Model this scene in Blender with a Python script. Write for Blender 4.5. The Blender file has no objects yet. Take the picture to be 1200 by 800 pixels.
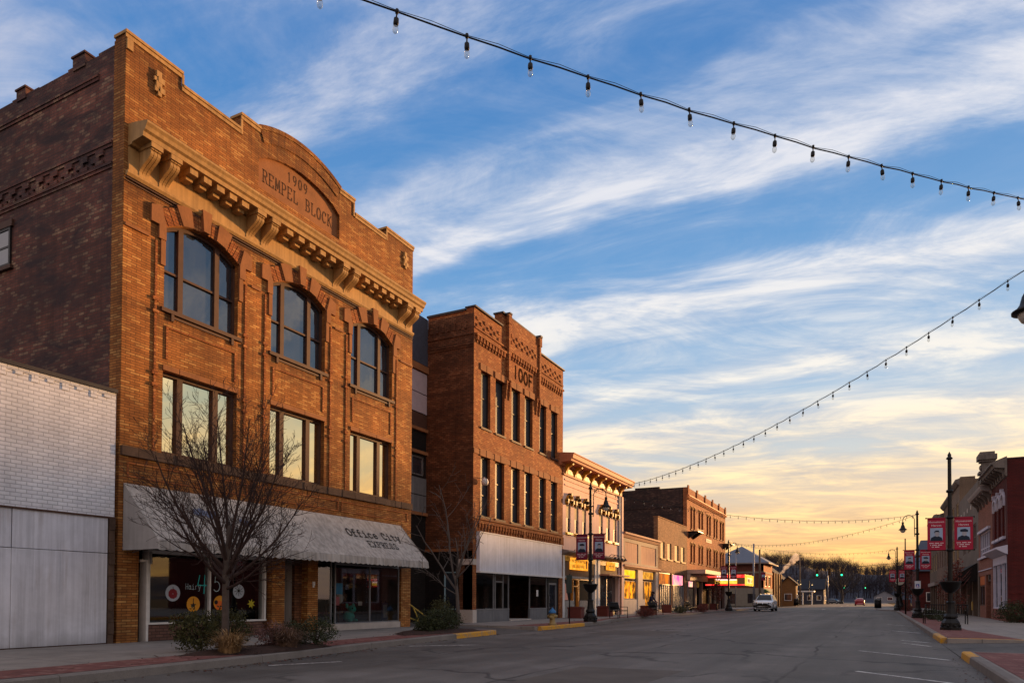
import bpy, math, random
from math import sin, cos, pi, radians, sqrt, atan2
from mathutils import Vector, Matrix
from mathutils.geometry import tessellate_polygon

random.seed(7)
scene = bpy.context.scene
COL = scene.collection
ORG = {}            # world origin of every object that carries children


def hexc(h):
    h = h.lstrip('#')
    o = []
    for i in (0, 2, 4):
        s = int(h[i:i + 2], 16) / 255
        o.append(s / 12.92 if s <= .04045 else ((s + .055) / 1.055) ** 2.4)
    return tuple(o)


# ------------------------------------------------------------------ materials
class NT:
    def __init__(s, name):
        s.m = bpy.data.materials.new(name)
        s.m.use_nodes = True
        s.t = s.m.node_tree
        s.t.nodes.clear()
        s.out = s.t.nodes.new('ShaderNodeOutputMaterial')

    def n(s, typ, **kw):
        nd = s.t.nodes.new(typ)
        for k, v in kw.items():
            if hasattr(nd, k) and k not in nd.inputs:
                setattr(nd, k, v)
            else:
                nd.inputs[k.replace('_', ' ')].default_value = v
        return nd

    def l(s, a, b):
        s.t.links.new(a, b)

    def pos(s, sx=1., sy=1., sz=1.):
        g = s.n('ShaderNodeNewGeometry')
        mp = s.n('ShaderNodeMapping')
        mp.inputs['Scale'].default_value = (sx, sy, sz)
        s.l(g.outputs['Position'], mp.inputs['Vector'])
        return mp.outputs['Vector']

    def noise(s, vec, scale, detail=4., rough=.55, dist=0.):
        nd = s.n('ShaderNodeTexNoise')
        nd.inputs['Scale'].default_value = scale
        nd.inputs['Detail'].default_value = detail
        nd.inputs['Roughness'].default_value = rough
        nd.inputs['Distortion'].default_value = dist
        if vec is not None:
            s.l(vec, nd.inputs['Vector'])
        return nd.outputs['Fac']

    def ramp(s, fac, stops, interp='LINEAR'):
        r = s.n('ShaderNodeValToRGB')
        r.color_ramp.interpolation = interp
        e = r.color_ramp.elements
        while len(e) < len(stops):
            e.new(.5)
        for el, (p, c) in zip(e, stops):
            el.position = p
            if isinstance(c, (int, float)):
                c = (c, c, c)
            el.color = (c[0], c[1], c[2], 1)
        s.l(fac, r.inputs['Fac'])
        return r.outputs['Color']

    def mix(s, fac, a, b, mode='MIX'):
        m = s.n('ShaderNodeMix', data_type='RGBA', blend_type=mode)
        ins = [i for i in m.inputs if i.enabled]
        f = m.inputs[0]
        A = m.inputs[6]
        B = m.inputs[7]
        for sock, v in ((f, fac), (A, a), (B, b)):
            if isinstance(v, (int, float)):
                sock.default_value = v
            elif isinstance(v, tuple):
                sock.default_value = (v[0], v[1], v[2], 1)
            else:
                s.l(v, sock)
        return m.outputs[2]

    def math(s, op, a, b=None, c=None):
        m = s.n('ShaderNodeMath', operation=op)
        for i, v in enumerate((a, b, c)):
            if v is None:
                continue
            if isinstance(v, (int, float)):
                m.inputs[i].default_value = v
            else:
                s.l(v, m.inputs[i])
        return m.outputs[0]

    def bump(s, h, strength=.3, dist=.02):
        b = s.n('ShaderNodeBump')
        b.inputs['Strength'].default_value = strength
        b.inputs['Distance'].default_value = dist
        s.l(h, b.inputs['Height'])
        return b.outputs['Normal']

    def bsdf(s, color, rough=.8, metal=0., normal=None, spec=.35, ior=None):
        p = s.n('ShaderNodeBsdfPrincipled')
        if isinstance(color, tuple):
            p.inputs['Base Color'].default_value = (*color[:3], 1)
        else:
            s.l(color, p.inputs['Base Color'])
        if isinstance(rough, (int, float)):
            p.inputs['Roughness'].default_value = rough
        else:
            s.l(rough, p.inputs['Roughness'])
        p.inputs['Metallic'].default_value = metal
        p.inputs['Specular IOR Level'].default_value = spec
        if ior:
            p.inputs['IOR'].default_value = ior
        if normal is not None:
            s.l(normal, p.inputs['Normal'])
        return p

    def done(s, shader):
        s.l(shader.outputs[0] if hasattr(shader, 'outputs') else shader, s.out.inputs['Surface'])
        return s.m


def mat(name, color, rough=.8, metal=0., var=.25, vs=2.5, bump=.15, bs=40., spec=.3, streak=0.):
    """A plain surface with blotchy tone, fine grain and optional downward streaks."""
    t = NT(name)
    c = hexc(color) if isinstance(color, str) else color
    v = t.noise(t.pos(), vs, 6, .65)
    k = t.ramp(v, [(.25, 1 - var), (.75, 1 + var * .6)])
    col = t.mix(1., c, k, 'MULTIPLY')
    if streak:
        sv = t.noise(t.pos(7, 7, .35), 1.2, 5, .6)
        col = t.mix(1., col, t.ramp(sv, [(.35, 1 - streak), (.62, 1.05)]), 'MULTIPLY')
    nrm = t.bump(t.noise(t.pos(), bs, 4), bump, .01) if bump else None
    return t.done(t.bsdf(col, rough, metal, nrm, spec))


def brick(name, c1, c2, mortar, c3=None, w=.215, h=.075, ms=.009, dirt=.35, ds=.45, dark=None, darkamt=0., bump=.5, soot=None):
    t = NT(name)
    uv = t.n('ShaderNodeTexCoord').outputs['UV']
    b = t.n('ShaderNodeTexBrick')
    t.l(uv, b.inputs['Vector'])
    b.inputs['Color1'].default_value = (*hexc(c1), 1)
    b.inputs['Color2'].default_value = (*hexc(c2), 1)
    b.inputs['Mortar'].default_value = (*hexc(mortar), 1)
    b.inputs['Scale'].default_value = 1
    b.inputs['Mortar Size'].default_value = ms
    b.inputs['Mortar Smooth'].default_value = .25
    b.inputs['Brick Width'].default_value = w
    b.inputs['Row Height'].default_value = h
    b.inputs['Bias'].default_value = 0.
    col = b.outputs['Color']
    # odd bricks: a second brick lattice of the same size picks a few for a third tone
    if c3:
        b2 = t.n('ShaderNodeTexBrick')
        t.l(uv, b2.inputs['Vector'])
        b2.inputs['Color1'].default_value = (0, 0, 0, 1)
        b2.inputs['Color2'].default_value = (1, 1, 1, 1)
        b2.inputs['Mortar'].default_value = (0, 0, 0, 1)
        b2.inputs['Scale'].default_value = 1
        b2.inputs['Mortar Size'].default_value = ms
        b2.inputs['Brick Width'].default_value = w
        b2.inputs['Row Height'].default_value = h
        mp = t.n('ShaderNodeMapping')
        mp.inputs['Location'].default_value = (w * 34, h * 58, 0)
        t.l(uv, mp.inputs['Vector'])
        t.l(mp.outputs['Vector'], b2.inputs['Vector'])
        pick = t.ramp(b2.outputs['Color'], [(.74, 0), (.86, 1)])
        col = t.mix(pick, col, hexc(c3))
    n1 = t.noise(t.pos(), ds, 7, .65, .3)
    col = t.mix(1., col, t.ramp(n1, [(.3, 1 - dirt), (.7, 1.12)]), 'MULTIPLY')
    sv = t.noise(t.pos(5, 5, .3), 1., 5, .6)
    col = t.mix(1., col, t.ramp(sv, [(.3, 1 - dirt * .6), (.6, 1.03)]), 'MULTIPLY')
    if dark:
        n2 = t.noise(t.pos(.5, .5, 1.5), 1.1, 8, .7, .5)
        msk = t.ramp(n2, [(.5 - darkamt * .25, 0), (.62, min(1, darkamt * 1.4))])
        col = t.mix(msk, col, hexc(dark))
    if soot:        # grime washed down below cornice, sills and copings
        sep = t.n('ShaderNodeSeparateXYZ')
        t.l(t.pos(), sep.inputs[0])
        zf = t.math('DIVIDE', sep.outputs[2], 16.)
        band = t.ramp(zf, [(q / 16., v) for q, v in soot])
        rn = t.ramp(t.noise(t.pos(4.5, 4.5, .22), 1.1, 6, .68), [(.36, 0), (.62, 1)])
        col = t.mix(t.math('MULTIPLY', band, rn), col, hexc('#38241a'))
    g = t.noise(t.pos(), 55, 3)
    hgt = t.math('ADD', t.math('MULTIPLY', b.outputs['Fac'], -1.), t.math('MULTIPLY', g, .35))
    nrm = t.bump(hgt, bump, .012)
    return t.done(t.bsdf(col, .88, 0., nrm, .2))


def glass_dark(name, tint=(.012, .014, .018), ior=2.2, wav=.03, rough=.02):
    """An upstairs window pane: dark room behind, sky mirrored in front, old wavy glass."""
    t = NT(name)
    nrm = t.bump(t.noise(t.pos(), 1.3, 2), wav, .05)
    tv = t.noise(t.pos(), .6, 2)
    col = t.mix(1., tint, t.ramp(tv, [(.3, .5), (.7, 1.8)]), 'MULTIPLY')
    return t.done(t.bsdf(col, rough, 0., nrm, .5, ior))


def glass_clear(name, tint=(.75, .78, .78), fac=.14):
    """Shop glass that really lets one look in."""
    t = NT(name)
    tr = t.n('ShaderNodeBsdfTransparent')
    tr.inputs['Color'].default_value = (*tint, 1)
    gl = t.n('ShaderNodeBsdfGlossy')
    gl.inputs['Roughness'].default_value = .02
    gl.inputs['Color'].default_value = (.9, .92, .95, 1)
    lw = t.n('ShaderNodeFresnel')
    lw.inputs['IOR'].default_value = 1.5
    f = t.math('MINIMUM', t.math('ADD', t.math('MULTIPLY', lw.outputs[0], .9), fac * .6), 1.)
    mx = t.n('ShaderNodeMixShader')
    t.l(f, mx.inputs[0])
    t.l(tr.outputs[0], mx.inputs[1])
    t.l(gl.outputs[0], mx.inputs[2])
    return t.done(mx)


def glow(name, color, strength, color2=None, scale=2.5, lo=.35, hi=.65):
    """A lit thing: lamp glass, neon, a lit shop interior seen as an uneven glow."""
    t = NT(name)
    c = hexc(color) if isinstance(color, str) else color
    e = t.n('ShaderNodeEmission')
    e.inputs['Strength'].default_value = strength
    if color2:
        c2 = hexc(color2) if isinstance(color2, str) else color2
        v = t.noise(t.pos(), scale, 4)
        t.l(t.ramp(v, [(lo, c), (hi, c2)]), e.inputs['Color'])
    else:
        e.inputs['Color'].default_value = (*c, 1)
    return t.done(e)


PIECEWISE = set('coping stall_riser stone_block lintel sill pier blank_panel fascia strut ledge arch_stone impost_band spandrel_panel mullion shop_window tie_plate vent frieze_panel dress_form striped_panel neon_band stone_riser sign_board_wall raised_brick_strip string_course panel_moulding window_poster window_cornice corbel_course'.split())


# ------------------------------------------------------------------ mesh helper
class MB:
    def __init__(s):
        s.v, s.f, s.mi, s.sm = [], [], [], []

    def face(s, pts, mi=0, smooth=False):
        b = len(s.v)
        s.v.extend(tuple(p) for p in pts)
        s.f.append(tuple(range(b, b + len(pts))))
        s.mi.append(mi)
        s.sm.append(smooth)
        return s

    def idx(s, verts, faces, mi=0, smooth=False):
        b = len(s.v)
        s.v.extend(tuple(p) for p in verts)
        for f in faces:
            s.f.append(tuple(b + i for i in f))
            s.mi.append(mi)
            s.sm.append(smooth)
        return s

    def hexa(s, p, mi=0):
        """eight corners: bottom ring 0-3, top ring 4-7"""
        return s.idx(p, [(0, 3, 2, 1), (4, 5, 6, 7), (0, 1, 5, 4), (1, 2, 6, 5), (2, 3, 7, 6), (3, 0, 4, 7)], mi)

    def box(s, x0, x1, y0, y1, z0, z1, mi=0):
        return s.hexa([(x0, y0, z0), (x1, y0, z0), (x1, y1, z0), (x0, y1, z0),
                       (x0, y0, z1), (x1, y0, z1), (x1, y1, z1), (x0, y1, z1)], mi)

    def bbox(s, x0, x1, y0, y1, z0, z1, b=.02, mi=0):
        """box with chamfered upright and top edges"""
        x0, x1 = min(x0, x1), max(x0, x1)
        y0, y1 = min(y0, y1), max(y0, y1)
        r = lambda i, z: [(x0 + i, y0 + b, z), (x0 + b, y0 + i, z), (x1 - b, y0 + i, z), (x1 - i, y0 + b, z),
                          (x1 - i, y1 - b, z), (x1 - b, y1 - i, z), (x0 + b, y1 - i, z), (x0 + i, y1 - b, z)]
        rings = [r(0, z0), r(0, z1 - b), r(b * .8, z1)]
        v = [p for q in rings for p in q]
        f = [tuple(range(7, -1, -1)), tuple(range(16, 24))]
        for k in range(2):
            for i in range(8):
                j = (i + 1) % 8
                f.append((k * 8 + i, k * 8 + j, k * 8 + 8 + j, k * 8 + 8 + i))
        return s.idx(v, f, mi)

    def tube(s, path, r, n=8, mi=0, cap=True, smooth=True):
        path = [Vector(p) for p in path]
        rs = r if isinstance(r, (list, tuple)) else [r] * len(path)
        v, f = [], []
        up = None
        for i, p in enumerate(path):
            a = path[max(0, i - 1)]
            b = path[min(len(path) - 1, i + 1)]
            d = (b - a)
            if d.length < 1e-9:
                d = Vector((0, 0, 1))
            d.normalize()
            if up is None:
                up = Vector((1, 0, 0)) if abs(d.x) < .8 else Vector((0, 1, 0))
            x = (up - d * up.dot(d))
            if x.length < 1e-6:
                x = d.orthogonal()
            x.normalize()
            up = x
            y = d.cross(x)
            for k in range(n):
                t = 2 * pi * k / n
                v.append(p + (x * cos(t) + y * sin(t)) * rs[i])
        for i in range(len(path) - 1):
            for k in range(n):
                j = (k + 1) % n
                f.append((i * n + k, i * n + j, (i + 1) * n + j, (i + 1) * n + k))
        if cap:
            f.append(tuple(range(n - 1, -1, -1)))
            f.append(tuple(range((len(path) - 1) * n, len(path) * n)))
        return s.idx(v, f, mi, smooth)

    def lathe(s, prof, cx, cy, cz=0., n=16, mi=0, smooth=True, squash=1.):
        v, f = [], []
        for r, z in prof:
            for k in range(n):
                t = 2 * pi * k / n
                v.append((cx + r * cos(t), cy + r * sin(t) * squash, cz + z))
        for i in range(len(prof) - 1):
            for k in range(n):
                j = (k + 1) % n
                f.append((i * n + k, i * n + j, (i + 1) * n + j, (i + 1) * n + k))
        f.append(tuple(range(n - 1, -1, -1)))
        f.append(tuple(range((len(prof) - 1) * n, len(prof) * n)))
        return s.idx(v, f, mi, smooth)

    def ball(s, c, rx, ry, rz, n=12, m=8, mi=0):
        v, f = [], []
        for i in range(m + 1):
            a = pi * i / m - pi / 2
            for k in range(n):
                t = 2 * pi * k / n
                v.append((c[0] + rx * cos(a) * cos(t), c[1] + ry * cos(a) * sin(t), c[2] + rz * sin(a)))
        for i in range(m):
            for k in range(n):
                j = (k + 1) % n
                f.append((i * n + k, i * n + j, (i + 1) * n + j, (i + 1) * n + k))
        return s.idx(v, f, mi, True)

    def prism(s, poly, fn, c0, c1, mi=0, smooth=False):
        """polygon (a,b) swept along c; fn(a,b,c) -> world"""
        n = len(poly)
        v = [fn(a, b, c0) for a, b in poly] + [fn(a, b, c1) for a, b in poly]
        tri = tessellate_polygon([[Vector((a, b, 0)) for a, b in poly]])
        f = [tuple(t) for t in tri] + [tuple(n + i for i in reversed(t)) for t in tri]
        s.idx(v, f, mi)
        s.idx(v, [(i, (i + 1) % n, n + (i + 1) % n, n + i) for i in range(n)], mi, smooth)
        return s

    def islands(s):
        """separate pieces; pieces that touch one another stay together"""
        par = list(range(len(s.v)))

        def find(i):
            while par[i] != i:
                par[i] = par[par[i]]
                i = par[i]
            return i
        for f in s.f:
            for q in f[1:]:
                a, b = find(f[0]), find(q)
                if a != b:
                    par[a] = b
        box = {}
        for i, v in enumerate(s.v):
            r = find(i)
            if r in box:
                lo, hi = box[r]
                box[r] = ([min(x, y) for x, y in zip(lo, v)], [max(x, y) for x, y in zip(hi, v)])
            else:
                box[r] = (list(v), list(v))
        ks = list(box)
        grp = {k: k for k in ks}

        def gf(k):
            while grp[k] != k:
                k = grp[k]
            return k
        for i, a in enumerate(ks):
            for b in ks[i + 1:]:
                (l0, h0), (l1, h1) = box[a], box[b]
                if all(l0[c] - .008 <= h1[c] and l1[c] - .008 <= h0[c] for c in range(3)):
                    x, y = gf(a), gf(b)
                    if x != y:
                        grp[x] = y
        out = {}
        for f, m, sm in zip(s.f, s.mi, s.sm):
            g = gf(find(f[0]))
            o = out.setdefault(g, MB())
            o.face([s.v[i] for i in f], m, sm)
        return list(out.values())

    def build(s, name, mats, parent=None):
        if name in PIECEWISE and parent is not None:
            parts = s.islands()
            if len(parts) > 1:
                for q in parts:
                    o = q.build_one(name, mats, parent)
                return o
        return s.build_one(name, mats, parent)

    def build_one(s, name, mats, parent=None):
        o0 = Vector(ORG.get(parent.name, (0, 0, 0))) if parent else Vector((0, 0, 0))
        me = bpy.data.meshes.new(name)
        me.from_pydata([Vector(p) - o0 for p in s.v], [], s.f)
        if not isinstance(mats, (list, tuple)):
            mats = [mats]
        for m in mats:
            me.materials.append(m)
        me.polygons.foreach_set('material_index', s.mi)
        me.polygons.foreach_set('use_smooth', s.sm)
        uv = me.uv_layers.new(name='UVMap')
        data = [0.] * (2 * len(me.loops))
        vs = s.v
        for p in me.polygons:
            nx, ny, nz = abs(p.normal.x), abs(p.normal.y), abs(p.normal.z)
            for li in p.loop_indices:
                q = vs[me.loops[li].vertex_index]
                if nx >= ny and nx >= nz:
                    a, b = q[1], q[2]
                elif ny >= nz:
                    a, b = q[0], q[2]
                else:
                    a, b = q[0], q[1]
                data[2 * li] = a
                data[2 * li + 1] = b
        uv.data.foreach_set('uv', data)
        me.update()
        o = bpy.data.objects.new(name, me)
        COL.objects.link(o)
        if parent:
            o.parent = parent
        ORG[o.name] = tuple(o0)
        return o


def tag(o, label=None, cat=None, group=None, kind=None):
    if label:
        o['label'] = label
    if cat:
        o['category'] = cat
    if group:
        o['group'] = group
    if kind:
        o['kind'] = kind
    return o


def thing(name, label, cat, loc=(0, 0, 0), group=None):
    o = bpy.data.objects.new(name, None)
    o.empty_display_size = .3
    COL.objects.link(o)
    o.location = loc
    ORG[o.name] = tuple(loc)
    return tag(o, label, cat, group)


def children(o):
    return [c for c in scene.objects if c.parent == o]


def copy_tree(o, parent=None):
    c = o.copy()
    COL.objects.link(c)
    if parent:
        c.parent = parent
    for ch in children(o):
        copy_tree(ch, c)
    return c


# ------------------------------------------------------------------ facades
class Face:
    """a: along the wall, b: up, d: out from the wall."""
    def __init__(s, kind, at):
        s.k, s.at = kind, at

    def __call__(s, a, b, d):
        if s.k == '+X':
            return (s.at + d, a, b)
        if s.k == '-X':
            return (s.at - d, a, b)
        if s.k == '-Y':
            return (a, s.at - d, b)
        return (a, s.at + d, b)

    def box(s, mb, a0, a1, b0, b1, d0, d1, mi=0):
        p, q = s(a0, b0, d0), s(a1, b1, d1)
        mb.box(min(p[0], q[0]), max(p[0], q[0]), min(p[1], q[1]), max(p[1], q[1]), min(p[2], q[2]), max(p[2], q[2]), mi)

    def wall(s, mb, outline, holes, depth=.35, reveal=.22, d=0., mi=0, rmi=None):
        """front sheet with openings, the outline's edge returned to depth and every opening's reveal"""
        rings = [outline] + holes
        tri = tessellate_polygon([[Vector((a, b, 0)) for a, b in r] for r in rings])
        flat = [s(a, b, d) for r in rings for a, b in r]
        mb.idx(flat, [tuple(t) for t in tri], mi)
        for k, r in enumerate(rings):
            dd = depth if k == 0 else reveal
            n = len(r)
            v = [s(a, b, d) for a, b in r] + [s(a, b, d - dd) for a, b in r]
            mb.idx(v, [(i, (i + 1) % n, n + (i + 1) % n, n + i) for i in range(n)], mi if (k == 0 or rmi is None) else rmi)

    def profile(s, mb, prof, a0, a1, mi=0):
        """moulding: profile of (d, b) swept along a"""
        mb.prism(prof, lambda d, b, a: s(a, b, d), a0, a1, mi)


def rect(a0, a1, b0, b1):
    return [(a0, b0), (a1, b0), (a1, b1), (a0, b1)]


def arch(a0, a1, b0, b1, rise, n=12):
    """opening with a segmental arch on top, springing at b1"""
    half = (a1 - a0) / 2
    R = (half * half + rise * rise) / (2 * rise)
    cz = b1 + rise - R
    th = math.asin(min(1, half / R))
    if rise > half:
        th = pi - th
    c = (a0 + a1) / 2
    return [(a0, b0), (a1, b0)] + [(c + R * sin(th - 2 * th * i / n), cz + R * cos(th - 2 * th * i / n)) for i in range(n + 1)]


def window(F, parent, a0, a1, b0, b1, d=-.16, fw=.06, cols=(), rows=(), fm=None, gm=None, mw=None, rise=0., th=.07, label=None, sill=None, gd=.03, paneparts=True, blind=None):
    """window > pane: frame with mullions (cols: fractions) and rails (rows: fractions or (c0,c1,frac))"""
    mb = MB()
    mw = mw or fw
    if rise:
        top = arch(a0, a1, b0, b1, rise)
        arc = top[2:]
        half = (a1 - a0) / 2
        R = (half ** 2 + rise ** 2) / (2 * rise)
        cz = b1 + rise - R
        zt = lambda a: cz + sqrt(max(0, R * R - (a - (a0 + a1) / 2) ** 2))
        inn = [(a + (((a0 + a1) / 2) - a) * .02, b - fw * 1.3) for a, b in arc]
        mb.prism(arc + inn[::-1], F, d, d + th)
    else:
        zt = lambda a: b1
        F.box(mb, a0 + fw, a1 - fw, b1 - fw, b1, d, d + th)
    F.box(mb, a0, a0 + fw, b0, zt(a0 + fw), d, d + th)
    F.box(mb, a1 - fw, a1, b0, zt(a1 - fw), d, d + th)
    F.box(mb, a0 + fw, a1 - fw, b0, b0 + fw, d, d + th)
    W = a1 - a0
    xs = [a0 + fw]
    for c in cols:
        x = a0 + W * c
        F.box(mb, x - mw / 2, x + mw / 2, b0 + fw, min(zt(x - mw / 2), zt(x + mw / 2)) - fw * .9, d + .002, d + th + .012)
        xs += [x - mw / 2, x + mw / 2]
    xs.append(a1 - fw)
    for r in rows:
        if isinstance(r, tuple):
            i, fr = r
            segs = [(xs[2 * i], xs[2 * i + 1])]
        else:
            fr = r
            segs = [(xs[2 * i], xs[2 * i + 1]) for i in range(len(xs) // 2)]
        for q0, q1 in segs:
            z = b0 + (b1 - b0) * fr
            F.box(mb, q0, q1, z - fw * .4, z + fw * .4, d + .004, d + th - .01)
    if sill:
        pass
    o = mb.build('window', fm, parent)
    if label:
        o['label'] = label
    g = MB()
    poly = arch(a0 + .01, a1 - .01, b0 + .01, b1, rise - .01) if rise else rect(a0 + .01, a1 - .01, b0 + .01, b1 - .01)
    tri = tessellate_polygon([[Vector((a, b, 0)) for a, b in poly]])
    g.idx([F(a, b, d + gd) for a, b in poly], [tuple(t) for t in tri])
    g.build('pane', gm, o)
    if blind:
        bl = MB()
        bm_, frac = blind
        F.box(bl, a0 + fw + .004, a1 - fw - .004, b1 - (b1 - b0) * frac, b1 - fw - .004, d + gd + .004, d + gd + .012)
        bl.build('blind', bm_, o)
    return o


# ------------------------------------------------------------------ writing
def arcp(cx, cy, rx, ry, a0, a1, n=10):
    return [(cx + rx * cos(radians(a0 + (a1 - a0) * i / n)), cy + ry * sin(radians(a0 + (a1 - a0) * i / n))) for i in range(n + 1)]


GL = {   # stroke letters in a unit cell, with slab serifs
    'O': [arcp(.5, .5, .4, .5, 0, 360, 20)],
    'f': [[(.35, 0), (.35, .8)] + arcp(.6, .8, .25, .2, 180, 40, 6), [(.1, .62), (.75, .62)], [(.1, 0), (.65, 0)]],
    'i': [[(.2, .66), (.5, .66), (.5, 0)], [(.15, 0), (.85, 0)], [(.47, .92), (.53, .92)]],
    'c': [arcp(.5, .33, .38, .34, 40, 320, 12)],
    'e': [[(.12, .35), (.88, .35)] + arcp(.5, .33, .38, .34, 5, 320, 12)],
    'C': [arcp(.52, .5, .4, .5, 45, 315, 14), [(.82, .7), (.82, .95)]],
    't': [[(.4, .9), (.4, .15)] + arcp(.62, .15, .22, .15, 180, 330, 6), [(.1, .66), (.8, .66)]],
    'y': [[(.1, .66), (.5, .05)], [(.9, .66), (.38, -.28), (.12, -.28)], [(0, .66), (.3, .66)], [(.7, .66), (1, .66)]],
    'E': [[(.15, 0), (.15, 1)], [(.02, 1), (.85, 1), (.85, .8)], [(.15, .52), (.6, .52)], [(.02, 0), (.88, 0), (.88, .22)]],
    'X': [[(.1, 0), (.9, 1)], [(.1, 1), (.9, 0)], [(0, 0), (.28, 0)], [(.72, 0), (1, 0)], [(0, 1), (.28, 1)], [(.72, 1), (1, 1)]],
    'P': [[(.2, 0), (.2, 1)], [(.05, 1), (.55, 1)] + arcp(.55, .75, .32, .25, 90, -90, 8) + [(.2, .5)], [(.05, 0), (.45, 0)]],
    'R': [[(.18, 0), (.18, 1)], [(.04, 1), (.55, 1)] + arcp(.55, .76, .3, .24, 90, -90, 8) + [(.18, .52)], [(.5, .52), (.85, 0), (1, 0)], [(.04, 0), (.36, 0)]],
    'S': [arcp(.5, .75, .34, .25, 20, 270, 9) + arcp(.5, .25, .36, .25, 90, -160, 9), [(.83, .7), (.83, .98)], [(.15, .02), (.15, .3)]],
    'M': [[(.1, 0), (.15, 1), (.5, .2), (.85, 1), (.9, 0)], [(0, 0), (.22, 0)], [(.78, 0), (1, 0)]],
    'L': [[(.18, 1), (.18, 0), (.85, 0), (.85, .2)], [(.04, 1), (.34, 1)]],
    'B': [[(.18, 0), (.18, 1)], [(.04, 1), (.55, 1)] + arcp(.52, .77, .27, .23, 90, -90, 7) + [(.18, .54)], [(.5, .54)] + arcp(.54, .27, .32, .27, 90, -90, 7) + [(.04, 0)]],
    'K': [[(.18, 0), (.18, 1)], [(.85, 1), (.18, .42)], [(.4, .6), (.9, 0), (1, 0)], [(.04, 0), (.32, 0)], [(.04, 1), (.32, 1)]],
    '1': [[(.3, .82), (.5, 1), (.5, 0)]],
    '9': [arcp(.5, .7, .32, .3, -20, 340, 14), [(.82, .7), (.75, .3), (.45, 0)]],
    '0': [arcp(.5, .5, .34, .5, 0, 360, 18)],
    '4': [[(.3, 1.05), (.12, .42), (.95, .4)], [(.78, 1.05), (.72, -.1)]],
    '5': [[(.8, 1), (.35, 1), (.3, .58)] + arcp(.48, .32, .36, .34, 110, -140, 10)],
    'a': [arcp(.42, .33, .32, .34, 0, 360, 14), [(.76, .66), (.76, .08), (.95, 0)]],
    'n': [[(.15, .66), (.15, 0)], [(.15, .42)] + arcp(.47, .4, .3, .26, 170, 0, 7) + [(.77, 0)]],
    'l': [[(.2, 1), (.5, 1), (.5, 0)], [(.1, 0), (.9, 0)]],
    'H': [[(.12, 0), (.12, 1)], [(.88, 0), (.88, 1)], [(.12, .5), (.88, .5)]],
    'r': [[(.25, .66), (.25, 0)], [(.25, .4)] + arcp(.55, .4, .3, .26, 170, 60, 5)],
    'F': [[(.15, 0), (.15, 1), (.85, 1)], [(.15, .52), (.65, .52)]],
    'I': [[(.5, 0), (.5, 1)]],
}


def strokes(mb, text, a, b, cw, ch, wt, fn, c0=0., c1=.004, gap=.15, mi=0):
    """stroke lettering: fn(a,b,c) places it; cw,ch = cell size, wt = stroke weight"""
    x = a
    for chx in text:
        for line in GL.get(chx, []):
            zc = c1
            pts = [Vector((x + p[0] * cw, b + p[1] * ch)) for p in line]
            for p, q in zip(pts, pts[1:]):
                dv = q - p
                if dv.length < 1e-6:
                    continue
                nrm = Vector((-dv.y, dv.x)).normalized() * wt / 2
                e = dv.normalized() * wt * .35
                quad = [p - e + nrm, p - e - nrm, q + e - nrm, q + e + nrm]
                zc += .0003
                mb.face([fn(v.x, v.y, zc) for v in quad], mi)
        x += cw * (1 + gap)
    return x


def text_mesh(mb, body, a, b, size, fn, c=.004, align='CENTER', mi=0, sx=1., bold=0.):
    cu = bpy.data.curves.new('writing', 'FONT')
    cu.body = body
    cu.size = size
    cu.align_x = align
    cu.offset = bold
    cu.resolution_u = 2
    ob = bpy.data.objects.new('writing', cu)
    COL.objects.link(ob)
    bpy.context.view_layer.update()
    me = ob.to_mesh()
    mb.idx([fn(a + v.co.x * sx, b + v.co.y, c) for v in me.vertices], [tuple(p.vertices) for p in me.polygons], mi)
    ob.to_mesh_clear()
    bpy.data.objects.remove(ob)
    bpy.data.curves.remove(cu)
# ------------------------------------------------------------------ camera, sky, sun
cam_d = bpy.data.cameras.new('camera')
cam = bpy.data.objects.new('camera', cam_d)
COL.objects.link(cam)
FPX, YAW, PITCH, ROLL, CY, CAMH = 838.2, .4733, .0199, .0046, 683.6, 1.25
cam_d.sensor_width = 36
cam_d.lens = 36 * FPX / 1200
cam_d.shift_x = 0
cam_d.shift_y = (CY - 400) / 1200
cam_d.clip_end = 6000
fwd = Vector((-sin(YAW) * cos(PITCH), cos(YAW) * cos(PITCH), sin(PITCH)))
rgt = Vector((cos(YAW), sin(YAW), 0))
upv = rgt.cross(fwd)
r2 = rgt * cos(ROLL) + upv * -sin(ROLL)
r2 = rgt * cos(ROLL) + upv * sin(ROLL)
u2 = r2.cross(fwd)
cam.matrix_world = Matrix((( r2.x, u2.x, -fwd.x, 0), (r2.y, u2.y, -fwd.y, 0), (r2.z, u2.z, -fwd.z, CAMH), (0, 0, 0, 1)))
scene.camera = cam
scene.view_settings.view_transform = 'Standard'
scene.view_settings.look = 'None'
scene.view_settings.exposure = 0
scene.cycles.max_bounces = 6
scene.cycles.transparent_max_bounces = 12
scene.cycles.use_denoising = True

SUN_AZ, SUN_EL = radians(20), radians(5)
sd = Vector((sin(SUN_AZ) * cos(SUN_EL), cos(SUN_AZ) * cos(SUN_EL), sin(SUN_EL)))
sun_d = bpy.data.lights.new('sun', 'SUN')
sun_d.energy = 9.8
sun_d.color = (1., .53, .20)
sun_d.angle = radians(4)
sun = bpy.data.objects.new('sun', sun_d)
COL.objects.link(sun)
sun.rotation_euler = (-sd).to_track_quat('-Z', 'Y').to_euler()
sun.location = (20, 40, 40)

world = bpy.data.worlds.new('World')
scene.world = world
world.use_nodes = True


SX, SY = 5.1, 8.3


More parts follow.
